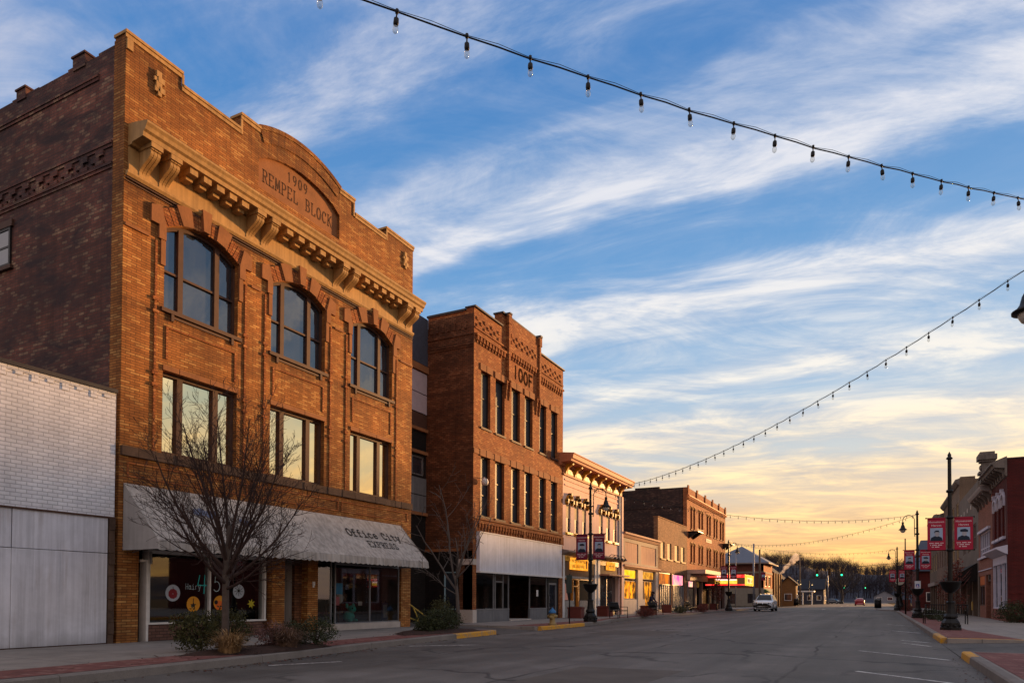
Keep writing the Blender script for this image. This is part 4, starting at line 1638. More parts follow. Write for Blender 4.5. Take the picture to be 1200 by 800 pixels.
# dentils
for a0, a1, z, dd in ((27.5, 30.35, 12.78, .002), (34.15, 37.35, 12.78, .002), (30.7, 33.85, 13.02, .002)):
    n = int((a1 - a0) / .27)
    for i in range(n):
        a = a0 + (a1 - a0) * i / n
        L.box(w, a, a + .15, z, z + .20, dd, dd + .10)
        L.box(w, a + .03, a + .12, z - .12, z - .003, dd, dd + .055)
    L.box(w, a0 - .05, a1, z + .203, z + .30, dd, dd + .12)
for a0, a1, z in ((27.4, 30.4, 13.28), (34.12, 37.4, 13.28)):
    L.box(w, a0, a1, z, z + .08, .002, .05)
# pendants under the pilasters
for a in (30.36, 30.72, 33.80, 34.16):
    for k in range(4):
        L.box(w, a - .05 + .008 * k, a + .05 - .008 * k, 11.72 - .22 * (k + 1), 11.72 - .22 * k - .004, .002, .13 - .025 * k)
# corbel arcade over the shop sign
for i in range(32):
    a = 27.75 + (36.9 - 27.75) * i / 32
    L.box(w, a, a + .15, 4.42, 4.60, .002, .09)
    L.box(w, a + .035, a + .115, 4.28, 4.417, .002, .05)
L.box(w, 27.6, 37.0, 4.603, 4.70, .002, .11)
L.box(w, 27.37, 27.6, 4.25, 4.7, .002, .08)
L.box(w, 37.0, 37.43, 4.25, 4.7, .002, .08)
L.box(w, 32.2, 32.45, 4.25, 4.602, .093, .12)
L.box(w, A0, A0 + .3, 3.35, 14.1, -2.45, -.4)
w.build('front_wall', ORANGE, B)
w = MB()
L.box(w, A0 - .006, A0 + .29, 3.35, 13.95, -2.45, -.006)
L.box(w, A0 - .05, A0 - .008, 12.55, 12.64, -2.45, -.02)
L.box(w, A0 - .03, A0 - .008, 12.45, 12.547, -2.45, -.02)
L.box(w, A0 - .04, A0 - .008, 13.0, 13.1, -2.45, -.02)
for k in range(7):
    L.box(w, A0 - .045, A0 - .008, 13.3, 13.62, -.5 - k * .3, -.36 - k * .3)
L.box(w, A0, A0 + .29, 3.35, 13.6, -14, -2.452)
L.box(w, A1 - .3, A1, .1, 13.6, -14, -.41)
L.box(w, A0 + .3, A1 - .3, .1, 13.2, -14, -13.7)
L.box(w, A0, A0 + .3, .72, 3.35, -.72, -.02)
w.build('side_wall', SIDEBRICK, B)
w = MB()
S = Face('-Y', A0 - .01)
S.wall(w, [(-30, .1), (-16.70, .1), (-16.70, 3.35), (-30, 3.35)], [rect(-17.46, -16.74, .72, 2.42)], .25, .15)
w.build('painted_base', BLACKBRICK, B)
w = MB()
S.box(w, -19, -16.66, 3.33, 3.45, .002, .06)
w.build('ledge', BROWNSTONE, B)
o = window(S, B, -17.46, -16.74, .72, 2.42, -.10, .05, fm=BLUEFRAME, gm=GLASSHI, label='alley window with pale blue frame')
w = MB()
L.box(w, A0 - .02, 27.68, .1, .72, -.72, .02)
L.box(w, A0 - .02, 27.68, 2.72, 2.98, -.72, .015)
w.build('stone_block', STONECREAM, B)
r = MB()
L.box(r, A0 + .3, A1 - .3, 13.0, 13.2, -13.7, -.4)
r.build('roof', ROOFTAR, B)
w = MB()
for a, b, z in ((A0 - .05, 29.95, 14.2), (34.25, A1 + .06, 14.2), (29.93, 34.27, 14.86)):
    L.box(w, a, b, z + .003, z + .07, -.45, .10)
for d0, d1 in ((-2.5, -.45),):
    L.box(w, A0 - .05, A0 + .35, 14.103, 14.2, d0, d1)
L.box(w, 30.38, 30.64, 14.953, 15.02, -.3, .24)
L.box(w, 33.88, 34.14, 14.953, 15.06, -.3, .24)
w.build('coping', COPING, B)
w = MB()
strokes(w, 'IOOF', 31.2, 12.12, .48, .60, .12, lambda a, b, c: L(a, b, c), 0, .012, .2)
w.build('lettering', mat('recess_shade_black', (.045, .022, .012), 1., var=.4, bump=0, spec=0.), B)  # flat dark strokes, the cut letters' shade put into the colour
for k, (a0, a1) in enumerate(WC):
    o = window(L, B, a0, a1, 8.98, 11.55, -.2, .05, rows=(.54,), fm=BLACKTRIM, gm=GLASSIOOF)
    o = window(L, B, a0, a1, 4.95, 7.66, -.2, .05, rows=(.36, .62) if k < 2 else (.34, .64), fm=BLACKTRIM, gm=GLASSIOOF)
    w = MB()
    random.seed(k + 50)
    for z in (7.662, 11.552):
        L.box(w, a0 - .12, (a0 + a1) / 2 - .004, z, z + .30, -.1, .05)
        L.box(w, (a0 + a1) / 2 + .004, a1 + .12, z, z + .32, -.1, .065)
    w.build('lintel', BROWNSTONE, B)
    w = MB()
    for z in (4.86, 8.89):
        L.box(w, a0 - .06, a1 + .06, z, z + .088, -.2, .06)
    w.build('sill', DARKTRIM, B)
w = MB()
L.box(w, 27.37, 37.43, 7.70, 7.92, .002, .030)
L.box(w, 27.37, 37.43, 4.78, 4.855, .002, .07)
w.build('stone_band', BROWNSTONE, B)
w = MB()
L.box(w, 27.66, 36.94, 2.46, 4.16, .13, .17)
L.box(w, 27.66, 36.94, 2.40, 4.20, .002, .128)
sg = w.build('sign_panel', WHITEPANEL, B)
sg['label'] = 'blank white sign panel with vertical streaks'
w = MB()
L.box(w, 27.64, 36.96, 2.38, 2.455, .0, .22)
L.box(w, 27.64, 36.96, 4.165, 4.22, .0, .20)
w.build('sign_frame', WHITETRIM, sg)
# shop front
w = MB()
L.box(w, 27.66, 36.96, .05, .11, -5, -.1)
L.box(w, 27.66, 36.96, 2.36, 2.42, -5, -.1)
L.box(w, 27.66, 36.96, .11, 2.36, -5, -4.9)
L.box(w, 31.2, 33.2, .11, 2.36, -4.8, -3.9)
w.build('interior', DARKROOM2, B)
w = MB()
for a0, a1, d in ((27.68, 31.0, -.06), (33.34, 35.50, -.06)):
    L.box(w, a0, a1, .11, .70, d - .12, d)
w.build('stall_riser', GREYPANEL, B)
w = MB()
for a in (27.70, 29.45, 29.62, 30.4, 30.98):
    L.box(w, a - .025, a + .025, .70, 2.40, -.14, -.08)
L.box(w, 27.7, 31.0, .70, .745, -.15, -.05)
L.box(w, 29.62, 30.4, 2.0, 2.04, -.14, -.08)
L.box(w, 33.32, 33.38, .70, 2.40, -.14, -.08)
L.box(w, 35.46, 35.52, .11, 2.40, -.14, -.08)
L.box(w, 33.34, 35.5, .70, .74, -.15, -.05)
sw = w.build('window', GREYTRIM, B)
g = MB()
g.face([L(27.7, .72, -.11), L(31.0, .72, -.11), L(31.0, 2.39, -.11), L(27.7, 2.39, -.11)])
g.build('pane', SHOPGLASS, sw)
g = MB()
g.face([L(33.34, .72, -.11), L(35.5, .72, -.11), L(35.5, 2.39, -.11), L(33.34, 2.39, -.11)])
g.build('pane', SHOPGLASS, sw)
g = MB()
g.face([L(31.0, .72, -.11), L(31.5, .72, -1.6), L(31.5, 2.39, -1.6), L(31.0, 2.39, -.11)])
g.build('pane', SHOPGLASS, sw)
w = MB()
L.box(w, 34.2, 34.42, 1.35, 1.68, -.105, -.10)
w.build('notice', WHITETRIM, sw)
w = MB()
L.box(w, 31.0, 33.34, .05, .20, -1.7, .02)
L.box(w, 31.52, 33.0, .2, .75, -1.72, -1.65)
w.build('step', STONECREAM, B)
w = MB()
L.box(w, 35.56, 35.66, .11, 2.36, -.18, -.04)
L.box(w, 36.82, 36.93, .11, 2.36, -.18, -.04)
L.box(w, 35.66, 36.82, 2.12, 2.36, -.18, -.05)
dr = w.build('door_frame', BLACKTRIM, B)
w = MB()
for p in ((35.68, 35.80, .12, 2.10), (36.68, 36.80, .12, 2.10), (35.80, 36.68, 1.98, 2.10), (35.80, 36.68, .12, .32)):
    L.box(w, *p, -.14, -.08)
L.box(w, 35.72, 35.76, 1.0, 1.35, -.08, -.03)
w.build('door', GREYTRIM, dr)
w = MB()
L.box(w, 35.8, 36.68, .32, 1.98, -.12, -.11)
w.build('pane', GLASSHI, dr)
w = MB()
x, y, z = L(27.95, 6.45, .25)
w.lathe([(.02, 0), (.14, .03), (.17, .16), (.13, .28), (.03, .32)], x, y, z - .15, 14)
w.tube([L(27.95, 6.62, 0), L(27.95, 6.66, .25), L(27.95, 6.6, .25)], .015, 6)
w.build('wall_lamp', WHITETRIM, B)

# ================================================================== salmon building
B = thing('salmon_building', 'two storey salmon painted building with heavy bracketed cornice and gilded window hoods', 'building', (FX, 42.6, .1))
A0, A1 = 37.46, 47.9
PW = [(37.95, 38.62), (39.22, 39.88), (40.50, 41.14), (43.42, 44.12), (44.80, 45.50), (46.20, 46.86)]
w = MB()
L.wall(w, rect(A0, A1, 3.85, 8.75), [arch(a, b, 5.05, 6.75, .18, 6) for a, b in PW], .35, .14)
L.box(w, 47.2, 47.5, .1, 3.85, -.4, .03)
for z in (8.02, 7.72):
    L.box(w, 37.7, 47.2, z, z + .09, .002, .04)
w.build('front_wall', PINKPLASTER, B)
for p0, p1, dd in ((A0, 37.72, .03), (42.66, 42.9, .02), (43.1, 43.46, .06)):
    w = MB()
    L.box(w, p0, p1, .1, 3.72, -.4, dd)
    w.build('shop_post', WHITETRIM, B)
w = MB()
L.box(w, 42.9, 43.1, .1, 3.4, -.4, -.2)
w.build('shop_recess', DARKROOM, B)
w = MB()
L.box(w, 47.2, 47.85, 3.95, 8.3, .003, .10)
w.build('corner_pilaster', mat('grey_blue_pilaster', '#8c8f98', .8, var=.15), B)
w = MB()
L.box(w, 47.55, 47.88, .1, 8.3, .104, .16)
w.build('pale_corner_strip', PINKPLASTER, B)
shell(L, B, A0, A1, 8.9, 18, GREYPANEL, ROOFTAR)
w = MB()
L.profile(w, [(0, 8.75), (.10, 8.78), (.14, 8.92), (.70, 8.96), (.74, 9.06), (.82, 9.10), (.86, 9.30), (.90, 9.34), (.90, 9.38), (.2, 9.46), (0, 9.46)], 36.95, 48.2)
L.box(w, A0, 47.9, 8.36, 8.748, .003, .05)
L.box(w, A0, 47.9, 8.28, 8.357, .003, .09)
w.build('cornice', mat('terracotta_cornice_paint', '#b5714f', .7, var=.2, streak=.15), B)
for i in range(8):
    a = 37.75 + (47.4 - 37.75) * i / 7
    w = MB()
    L.profile(w, [(.052, 8.94), (.55, 8.94), (.52, 8.84), (.25, 8.72), (.14, 8.52), (.10, 8.38), (.052, 8.38)], a - .09, a + .09)
    w.build('bracket', GOLDTRIM, B)
w = MB()
for i in range(7):
    a = 37.9 + (47.3 - 37.9) * (i + .5) / 7
    L.box(w, a - .5, a + .5, 8.42, 8.70, .052, .065)
w.build('frieze_panel', GOLDTRIM, B)
w = MB()
for i in range(7):
    a = 37.9 + (47.3 - 37.9) * (i + .5) / 7
    L.box(w, a - .09, a + .09, 8.47, 8.62, .067, .075)
w.build('vent', BLACKTRIM, B)
BLIND = mat('cream_roller_blind', '#c9b184', .8, bump=0)
for a0, a1 in PW:
    window(L, B, a0, a1, 5.05, 6.75, -.11, .05, rows=(.5,), th=.045, fm=BLACKTRIM, gm=GLASSIOOF, rise=.18, blind=(BLIND, .5))
    w = MB()
    o = arch(a0 - .06, a1 + .06, 6.55, 6.95, .30, 10)[2:]
    i_ = arch(a0, a1, 6.55, 6.75, .185, 10)[2:]
    w.prism([(a1 + .06, 6.62)] + o + [(a0 - .06, 6.62), (a0, 6.62)] + i_[::-1] + [(a1, 6.62)], L, .002, .16)
    c = (a0 + a1) / 2
    L.box(w, c - .08, c + .08, 6.95, 7.32, .003, .24)
    L.box(w, a0 - .18, a0 + .02, 6.72, 6.95, .003, .2)
    L.box(w, a1 - .02, a1 + .18, 6.72, 6.95, .003, .2)
    w.ball(L(c, 7.05, .26), .06, .08, .1, 8, 6)
    for s in (-1, 1):
        w.ball(L(c + s * .2, 7.12, .16), .05, .09, .07, 8, 6)
    w.build('window_hood', GILTBLACK, B)
    w = MB()
    L.box(w, a0 - .1, a1 + .1, 4.92, 5.045, -.15, .14)
    w.build('sill', mat('bright_gold_sill', '#d6a428', .5, var=.2), B)
w = MB()
L.profile(w, [(0, 3.72), (.08, 3.74), (.3, 3.84), (.42, 3.88), (.42, 3.96), (0, 4.05)], 37.3, 47.9)
w.build('shop_cornice', TAUPE, B)
w = MB()
L.box(w, 37.74, 42.64, 3.40, 3.715, -.1, .04)
L.box(w, 43.48, 47.18, 3.40, 3.715, -.1, .04)
w.build('fascia', GOLDTRIM, B)
w = MB()
L.box(w, 37.74, 42.64, 2.55, 3.397, -.2, -.02)
L.box(w, 43.48, 47.18, 2.85, 3.397, -.2, -.02)
w.build('sign_board_wall', mat('umber_fascia', '#5e4632', .8, var=.3), B)
SIGNGLOW = glow('lit_amber_sign', '#f08a18', 1.35, '#ffb040', 5)
w = MB()
L.box(w, 38.5, 41.2, 2.93, 3.62, .0, .10)
s1 = w.build('lit_sign', SIGNGLOW, B)
w = MB()
fn = lambda a, b, c: L(a, b, .104 + c)
random.seed(11)
for row, (z, h) in enumerate(((3.38, .13), (3.06, .17))):
    a = 38.62
    while a < 40.9 - .3 * row:
        ww = random.uniform(.08, .17)
        for k in range(2):
            p = (a + random.uniform(0, ww), z + random.uniform(-.02, .02))
            q = (a + random.uniform(0, ww), z + h)
            w.prism(stripe(p, q, .035), fn, 0, .003)
        w.prism(stripe((a, z + h * random.choice((0, .5, 1))), (a + ww, z + h * random.choice((0, .5, 1))), .03), fn, 0, .003)
        a += ww + .07
w.prism([(40.85, 3.05), (41.0, 3.05), (41.0, 3.3), (41.08, 3.5), (40.95, 3.55), (40.9, 3.4), (40.8, 3.35)], fn, 0, .003)
w.build('lettering', mat('burnt_sign_lettering', '#7a3c0a', .8, bump=0), s1)
w = MB()
L.box(w, 44.75, 46.35, 3.12, 3.66, .0, .09)
s2 = w.build('lit_sign', SIGNGLOW, B)
w = MB()
for k in range(4):
    w.prism(stripe((45.0 + k * .3, 3.22), (45.12 + k * .3, 3.56), .07), lambda a, b, c: L(a, b, .094 + c), 0, .003)
    w.prism(stripe((45.0 + k * .3, 3.40), (45.2 + k * .3, 3.38), .06), lambda a, b, c: L(a, b, .094 + c), 0, .003)
w.build('lettering', mat('burnt_sign_lettering_dark', '#5a2a0a', .8, bump=0), s2)
for k, a in enumerate((44.9, 45.6, 46.3, 47.0, 38.6, 39.6, 40.6)):   # gooseneck lamps over the signs
    w = MB()
    z = 3.98 if a > 43 else 3.9
    w.tube([L(a, z, .1), L(a, z + .16, .3), L(a, z + .14, .5), L(a, z - .02, .58)], .02, 6)
    x, y, zz = L(a, z - .16, .58)
    w.lathe([(.14, 0), (.12, .03), (.05, .12), (.03, .15)], x, y, zz, 10)
    w.build('sign_lamp', BLACKTRIM, B)
w = MB()
L.box(w, 43.3, 47.4, 2.72, 2.80, .0, .75)
w.build('canopy', mat('rose_canopy_edge', '#a5705a', .7, var=.2), B)
w = MB()
L.box(w, 37.74, 39.2, .1, 1.12, -.35, .02)
L.box(w, 40.12, 42.64, .1, 1.12, -.35, .02)
w.build('stone_riser', FIELDSTONE, B)
w = MB()
L.box(w, 37.74, 42.64, 2.42, 2.548, -.3, -.01)
w.build('pebble_band', FIELDSTONE, B)
w = MB()
for p in ((37.78, 39.1, 2.34, 2.42), (39.2, 40.1, 2.34, 2.42), (40.2, 42.6, 2.34, 2.42), (39.2, 40.1, 1.93, 2.0)):
    L.box(w, *p, -.2, -.06)
for a in (39.16, 40.08, 39.95):
    L.box(w, a, a + .09, .12, 2.34, -.2, -.06)
w.build('door_surround', mat('amber_varnished_wood', '#b5722c', .4, var=.25), B)
w = MB()
L.box(w, 39.27, 39.95, .12, 1.92, -.26, -.2)
dr = w.build('door', BLACKTRIM, B)
w = MB()
w.ball(L(39.6, 1.35, -.195), .008, .13, .33, 12, 8)
w.build('pane', mat('frosted_oval', '#8c8a86', .3, bump=0), dr)
w = MB()
L.box(w, 37.76, 39.14, 1.13, 2.33, -.24, -.2)
L.box(w, 40.18, 42.62, 1.13, 2.33, -.24, -.2)
L.box(w, 39.26, 40.06, 2.01, 2.33, -.24, -.2)
sw = w.build('window', DARKROOM, B)
w = MB()
w.face([L(38.0, 1.15, -.19), L(38.75, 1.15, -.19), L(38.6, 1.5, -.19), L(38.45, 1.75, -.19), L(38.42, 2.05, -.19), L(38.2, 2.2, -.19), L(38.05, 1.9, -.19)])
w.build('painted_reflection', mat('peach_reflection', '#d69a86', .6, var=.15, bump=0), sw)  # peach shape painted on the window as a reflection
w = MB()
L.box(w, 43.5, 47.18, .42, 2.72, -.5, -.44)
L.box(w, 43.5, 47.18, .1, .42, -.5, -.1)
sw = w.build('window', BLACKTRIM, B)
g = MB()
g.face([L(43.5, .45, -.2), L(47.18, .45, -.2), L(47.18, 2.7, -.2), L(43.5, 2.7, -.2)])
g.build('pane', GLASSHI, sw)
w = MB()
L.box(w, 45.3, 45.36, .45, 2.7, -.2, -.15)
L.box(w, 43.5, 47.18, .40, .46, -.2, -.12)
w.build('mullion', GREYTRIM, sw)

# ================================================================== beige one-storey shop
B = thing('beige_shop', 'low beige stucco shop with two tall blank panels and glowing yellow transoms', 'building', (FX, 52.5, .1))
A0, A1 = 47.92, 57.2
w = MB()
L.wall(w, rect(A0, A1, 3.4, 5.7), [rect(48.75, 51.85, 3.85, 5.3), rect(52.6, 56.7, 3.85, 5.25)], .35, .06)
w.build('front_wall', TAUPE, B)
w = MB()
L.box(w, 48.75, 51.85, 3.85, 5.3, -.12, -.05)
L.box(w, 52.6, 56.7, 3.85, 5.25, -.12, -.05)
w.build('blank_panel', mat('pinkish_blank_panel', '#b08a76', .9, var=.12, streak=.2), B)
shell(L, B, A0, A1, 5.6, 16, TAUPE, ROOFTAR)
w = MB()
L.profile(w, [(0, 5.55), (.08, 5.58), (.18, 5.74), (.30, 5.80), (.30, 5.92), (0, 6.0)], 47.93, 57.25)
L.profile(w, [(0, 3.38), (.06, 3.4), (.2, 3.5), (.26, 3.52), (.26, 3.62), (0, 3.7)], 47.93, 57.25)
w.build('cornice', mat('rosy_cornice', '#a87a64', .8, var=.25, streak=.3), B)
w = MB()
for a0, a1 in ((47.95, 48.45), (51.7, 52.9), (56.45, 57.18)):
    L.box(w, a0, a1, .1, 3.4, -.4, .04)
L.box(w, 48.45, 51.7, .1, 1.2, -.4, -.02)
L.box(w, 52.9, 53.7, .1, 1.2, -.4, -.02)
L.box(w, 56.0, 56.45, .1, 1.2, -.4, -.02)
w.build('pier', STONECREAM, B)
YGLOW = glow('yellow_lit_transom', '#ffaa14', 1.6, '#ffcc38', 3)
AGLOW = glow('amber_lit_shop_window', (.06, .026, .008), 2.2, '#f0901c', 1.7, .42, .66)
for a0, a1, z0, z1, m in ((48.47, 51.68, 2.68, 3.36, YGLOW), (52.92, 56.43, 2.72, 3.36, glow('dull_amber_transom', '#9a5a22', 1.3, '#ffb43c', 2.2)), (48.47, 51.68, 1.22, 2.55, AGLOW), (53.75, 55.95, .14, 2.6, AGLOW), (52.92, 53.6, 1.22, 2.6, AGLOW)):
    w = MB()
    for p in ((a0, a1, z0, z0 + .05), (a0, a1, z1 - .05, z1), (a0, a0 + .05, z0 + .05, z1 - .05), (a1 - .05, a1, z0 + .05, z1 - .05)):
        L.box(w, *p, -.22, -.10)
    o = w.build('window' if z0 > .2 else 'door', TAUPE, B)
    w = MB(); L.box(w, a0 + .05, a1 - .05, z0 + .05, z1 - .05, -.20, -.17); w.build('pane', m, o)
w = MB()
w.ball(L(50.05, 1.75, -.16), .03, .16, .46, 10, 8)
w.build('lit_figure_print', glow('orange_lit_print', '#ff9a3a', 1.0), B)
w = MB()
random.seed(2)
for k in range(6):
    L.box(w, 49.2 + k * .2, 49.34 + k * .2, 2.84, 2.94, -.168, -.164)
w.build('lettering', INK, B)

# ================================================================== brown two-storey
B = thing('brown_brick_building', 'plain two storey brown brick building with four narrow windows and neon lit transoms', 'building', (FX, 62, .1))
A0, A1 = 57.22, 67.12
BW = [(58.0, 59.3), (60.15, 61.5), (62.6, 64.0), (64.85, 66.2)]
w = MB()
L.wall(w, rect(A0, A1, 3.45, 7.92), [rect(a, b, 4.6, 5.98) for a, b in BW], .35, .17)
L.box(w, A0, 57.6, .1, 3.45, -.4, .0)
L.box(w, 61.55, 61.85, .1, 3.45, -.4, .0)
L.box(w, 66.2, A1, .1, 3.45, -.4, .0)
w.build('front_wall', BROWNBRICK, B)
shell(L, B, A0, A1, 7.7, 16, DARKWALL, ROOFTAR)
w = MB(); L.box(w, A0 - .03, A1, 7.923, 7.99, -.4, .05); w.build('coping', BROWNSTONE, B)
for a, b in BW:
    window(L, B, a, b, 4.6, 5.98, -.14, .07, rows=(.5,), th=.05, fm=mat('cream_sash', '#bfa468', .7, bump=0), gm=GLASSIOOF, cols=(), blind=(BLIND, .94))
    w = MB(); L.box(w, a - .1, b + .1, 4.48, 4.597, -.13, .10); w.build('sill', CREAMSTONE, B)
NEONP = glow('pink_neon_glow', '#ff5aa4', 1.5, '#ffd7a0', 1.1)
NEONO = glow('orange_window_glow', '#8a5236', 1.3, '#ff8a22', 1.0)
STRIPED = glow('striped_dark_glow', (.02, .018, .018), .7, '#5d4a3c', 4)
for a0, a1, z0, z1, m in ((57.62, 61.53, 2.42, 3.42, NEONO), (61.88, 66.15, 2.42, 3.42, NEONP)):
    w = MB()
    for p in ((a0, a1, z0, z0 + .06), (a0, a1, z1 - .06, z1), (a0, a0 + .06, z0 + .06, z1 - .06), (a1 - .06, a1, z0 + .06, z1 - .06)):
        L.box(w, *p, -.2, -.08)
    o = w.build('window', BLACKTRIM, B)
    w = MB(); L.box(w, a0 + .06, a1 - .06, z0 + .06, z1 - .06, -.18, -.15); w.build('pane', m, o)
for a0, a1 in ((57.62, 61.53), (61.88, 66.15)):
    w = MB()
    n = 6
    for i in range(n + 1):
        a = a0 + (a1 - a0 - .08) * i / n
        L.box(w, a, a + .08, .12, 2.40, -.2, -.06)
    L.box(w, a0, a1, .12, .45, -.19, -.1)
    o = w.build('window', GREYTRIM, B)
    w = MB(); L.box(w, a0, a1, .45, 2.40, -.18, -.15); w.build('pane', GLASSHI, o)

# ================================================================== theatre block
B = thing('theatre_block', 'three storey russet brick block with paired arched windows and a red and yellow theatre marquee', 'building', (FX, 76.6, .1))
A0, A1 = 67.14, 86.06
pairs3 = [(68.5, 70.5), (71.95, 74.1), (75.75, 77.9), (79.3, 81.5), (82.75, 85.2)]
holes, TW = [], []
for p, q in pairs3:
    m = (p + q) / 2
    for a, b in ((p, m - .22), (m + .22, q)):
        TW.append((a, b))
        holes += [arch(a, b, 7.95, 9.85, .3, 8), arch(a, b, 4.75, 6.35, .3, 8)]
w = MB()
L.wall(w, rect(A0, A1, 4.0, 11.75), holes, .4, .3)
for a in (67.2, 70.9, 74.7, 78.35, 81.9, 85.6):
    L.box(w, a, a + .42, 11.0, 11.95, .002, .12)
for i in range(60):
    a = 67.4 + 18.4 * i / 60
    L.box(w, a, a + .16, 10.62, 10.75, .002, .10)
w.build('front_wall', RUSSET, B)
shell(L, B, A0, A1, 11.75, 20, DARKWALL, ROOFTAR)
w = MB()
Sx = Face('-Y', A0)
Sx.box(w, -36, -16.3, 9.9, 10.0, .002, .05)
Sx.box(w, -21.0, -18.6, 11.753, 11.95, -.3, .01)
w.build('party_wall_band', DARKWALL, B)
w = MB()
L.profile(w, [(.0, 10.78), (.10, 10.8), (.2, 10.9), (.26, 10.92), (.26, 11.0), (0, 11.06)], 67.14, 86.1)
w.build('cornice', mat('orange_terracotta_band', '#b8693c', .7, var=.2), B)
OCHREHOOD = mat('ochre_window_hood', '#b57f3c', .8, var=.25)
for a, b in TW:
    for z0, z1 in ((7.95, 9.85), (4.75, 6.35)):
        window(L, B, a, b, z0, z1, -.24, .06, rows=(.52,), fm=BLACKTRIM, gm=GLASSIOOF, rise=.3)
        w = MB()
        o = arch(a - .1, b + .1, z1, z1, .36, 8)[2:]
        i_ = arch(a, b, z1, z1, .305, 8)[2:]
        w.prism(o + i_[::-1], L, .002, .06)
        w.build('window_hood', OCHREHOOD, B)
        w = MB(); L.box(w, a - .06, b + .06, z0 - .12, z0 - .003, -.2, .08); w.build('sill', BROWNSTONE, B)
w = MB(); L.box(w, 75.4, 78.0, 7.18, 7.52, .002, .05); pl = w.build('name_plate', mat('pale_pink_plate', '#c9a08e', .7), B)
w = MB()
for k in range(7):
    w.prism(stripe((75.6 + k * .33, 7.26), (75.75 + k * .33, 7.44), .06), lambda a, b, c: L(a, b, .054 + c), 0, .003)
    w.prism(stripe((75.6 + k * .33, 7.42), (75.8 + k * .33, 7.28), .05), lambda a, b, c: L(a, b, .054 + c), 0, .003)
w.build('lettering', mat('plate_lettering', '#7d4a3a', .8, bump=0), pl)
for a in (67.6, 84.3):      # small iron balconies at the ends
    w = MB()
    L.box(w, a, a + 2.2, 7.55, 7.63, .0, .95)
    for k in range(8):
        x, y, z = L(a + 2.2 * k / 7, 7.63, .9)
        w.box(x - .015, x + .015, y - .015, y + .015, z, z + .25)
    for q in (a + .2, a + 2.0):
        w.prism([(.002, 7.545), (.9, 7.545), (.002, 6.95)], lambda d, b, c: L(c, b, d), q - .04, q + .04)
    w.build('balcony', BLACKTRIM, B)
w = MB()
L.box(w, 67.2, 86.0, 3.62, 3.98, .0, 1.7)
L.box(w, 67.2, 86.0, 3.0, 3.58, .0, .3)
w.build('canopy', mat('pale_canopy_fascia', '#b59c88', .7, var=.15), B)
w = MB()
for a in (67.2, 70.6, 73.4, 77.2, 79.6, 82.6, 85.5):
    L.box(w, a, a + .5, .1, 3.0, -.3, .02)
w.build('pier', TAUPE, B)
w = MB(); L.box(w, 67.2, 86.0, .1, 3.0, -.8, -.5); w.build('shop_back', DARKROOM, B)
for a0, a1, z0, z1, m in ((67.72, 70.58, 2.35, 2.98, NEONP), (71.12, 73.38, 2.35, 2.98, glow('dim_amber_glow', '#3a2a1c', .8, '#a8752c', 2)), (73.92, 77.18, .2, 2.3, mat('mustard_door_panel', '#6a4a10', .8, var=.2)), (77.72, 79.58, .3, 2.5, STRIPED), (80.12, 82.58, .3, 2.5, STRIPED), (67.72, 70.58, .3, 2.3, STRIPED)):
    w = MB()
    for p in ((a0, a1, z0, z0 + .05), (a0, a1, z1 - .05, z1), (a0, a0 + .05, z0 + .05, z1 - .05), (a1 - .05, a1, z0 + .05, z1 - .05)):
        L.box(w, *p, -.3, -.16)
    o = w.build('window', BLACKTRIM, B)
    w = MB(); L.box(w, a0 + .05, a1 - .05, z0 + .05, z1 - .05, -.28, -.24); w.build('pane', m, o)
# marquee: a box thrown out over the pavement, its faces up and down the street and its end over the kerb
MX0, MX1, MY0, MY1, MZ0, MZ1 = FX + .02, -12.0, 75.0, 80.5, 2.62, 3.74
REDN = glow('red_neon', '#ff1d22', 1.6, '#ff5a4a', 2)
YEL = glow('marquee_yellow', '#ffb428', 1.5, '#ffd25a', 3)
w = MB()
w.box(MX0, MX1, MY0 + .06, MY1 - .06, MZ0, MZ1)
mq = w.build('marquee', mat('marquee_dark_red', '#7a1c18', .5, var=.2), B)
mq['label'] = 'red and yellow lit theatre marquee over the pavement'
for yf, s in ((MY0, -1), (MY1, 1)):
    Fm = Face('-Y' if s < 0 else '+Y', yf + (.06 if s < 0 else -.06))
    w = MB()
    Fm.box(w, MX0 + .02, MX1, MZ1 - .30, MZ1 - .02, .002, .04)
    Fm.box(w, MX0 + .02, MX1, MZ0 + .02, MZ0 + .14, .002, .04)
    w.build('neon_band', REDN, mq)
    w = MB()
    Fm.box(w, -14.95, -12.75, MZ0 + .18, MZ1 - .42, .002, .05)
    w.build('letter_board', YEL, mq)
    w = MB()
    Fm.box(w, -14.9, -12.8, MZ1 - .60, MZ1 - .44, .052, .058)
    for k in range(9):
        x = -14.75 + k * .22
        Fm.box(w, x, x + .14, MZ1 - .24, MZ1 - .09, .042, .05)
    w.build('neon_lettering', glow('pink_white_neon', '#ffc9c0', 2.0), mq)
    w = MB()
    for x0, x1 in ((MX0 + .1, -15.05), (-12.65, MX1 - .02)):
        for k in range(5):
            z = MZ0 + .18 + k * .125
            Fm.box(w, x0, x1, z, z + .06, .002, .04)
    w.build('striped_panel', mat('cream_marquee_slat', '#b59a5c', .6, bump=0), mq)
w = MB()
w.box(MX1, MX1 + .05, MY0 + .1, MY1 - .1, MZ0 + .02, MZ1 - .02)
w.build('end_board', YEL, mq)
w = MB()
w.box(MX1 + .052, MX1 + .058, 76.2, 79.4, 2.86, 3.45)
w.build('end_panel', mat('marquee_umber', '#a86a12', .6, var=.6, vs=3), mq)
w = MB()
random.seed(8)
for k in range(14):
    y = random.uniform(76.4, 79.1)
    w.box(MX1 + .06, MX1 + .064, y, y + random.uniform(.1, .4), 2.95 + random.uniform(0, .3), 3.05 + random.uniform(.05, .35))
w.build('lettering', INK, mq)

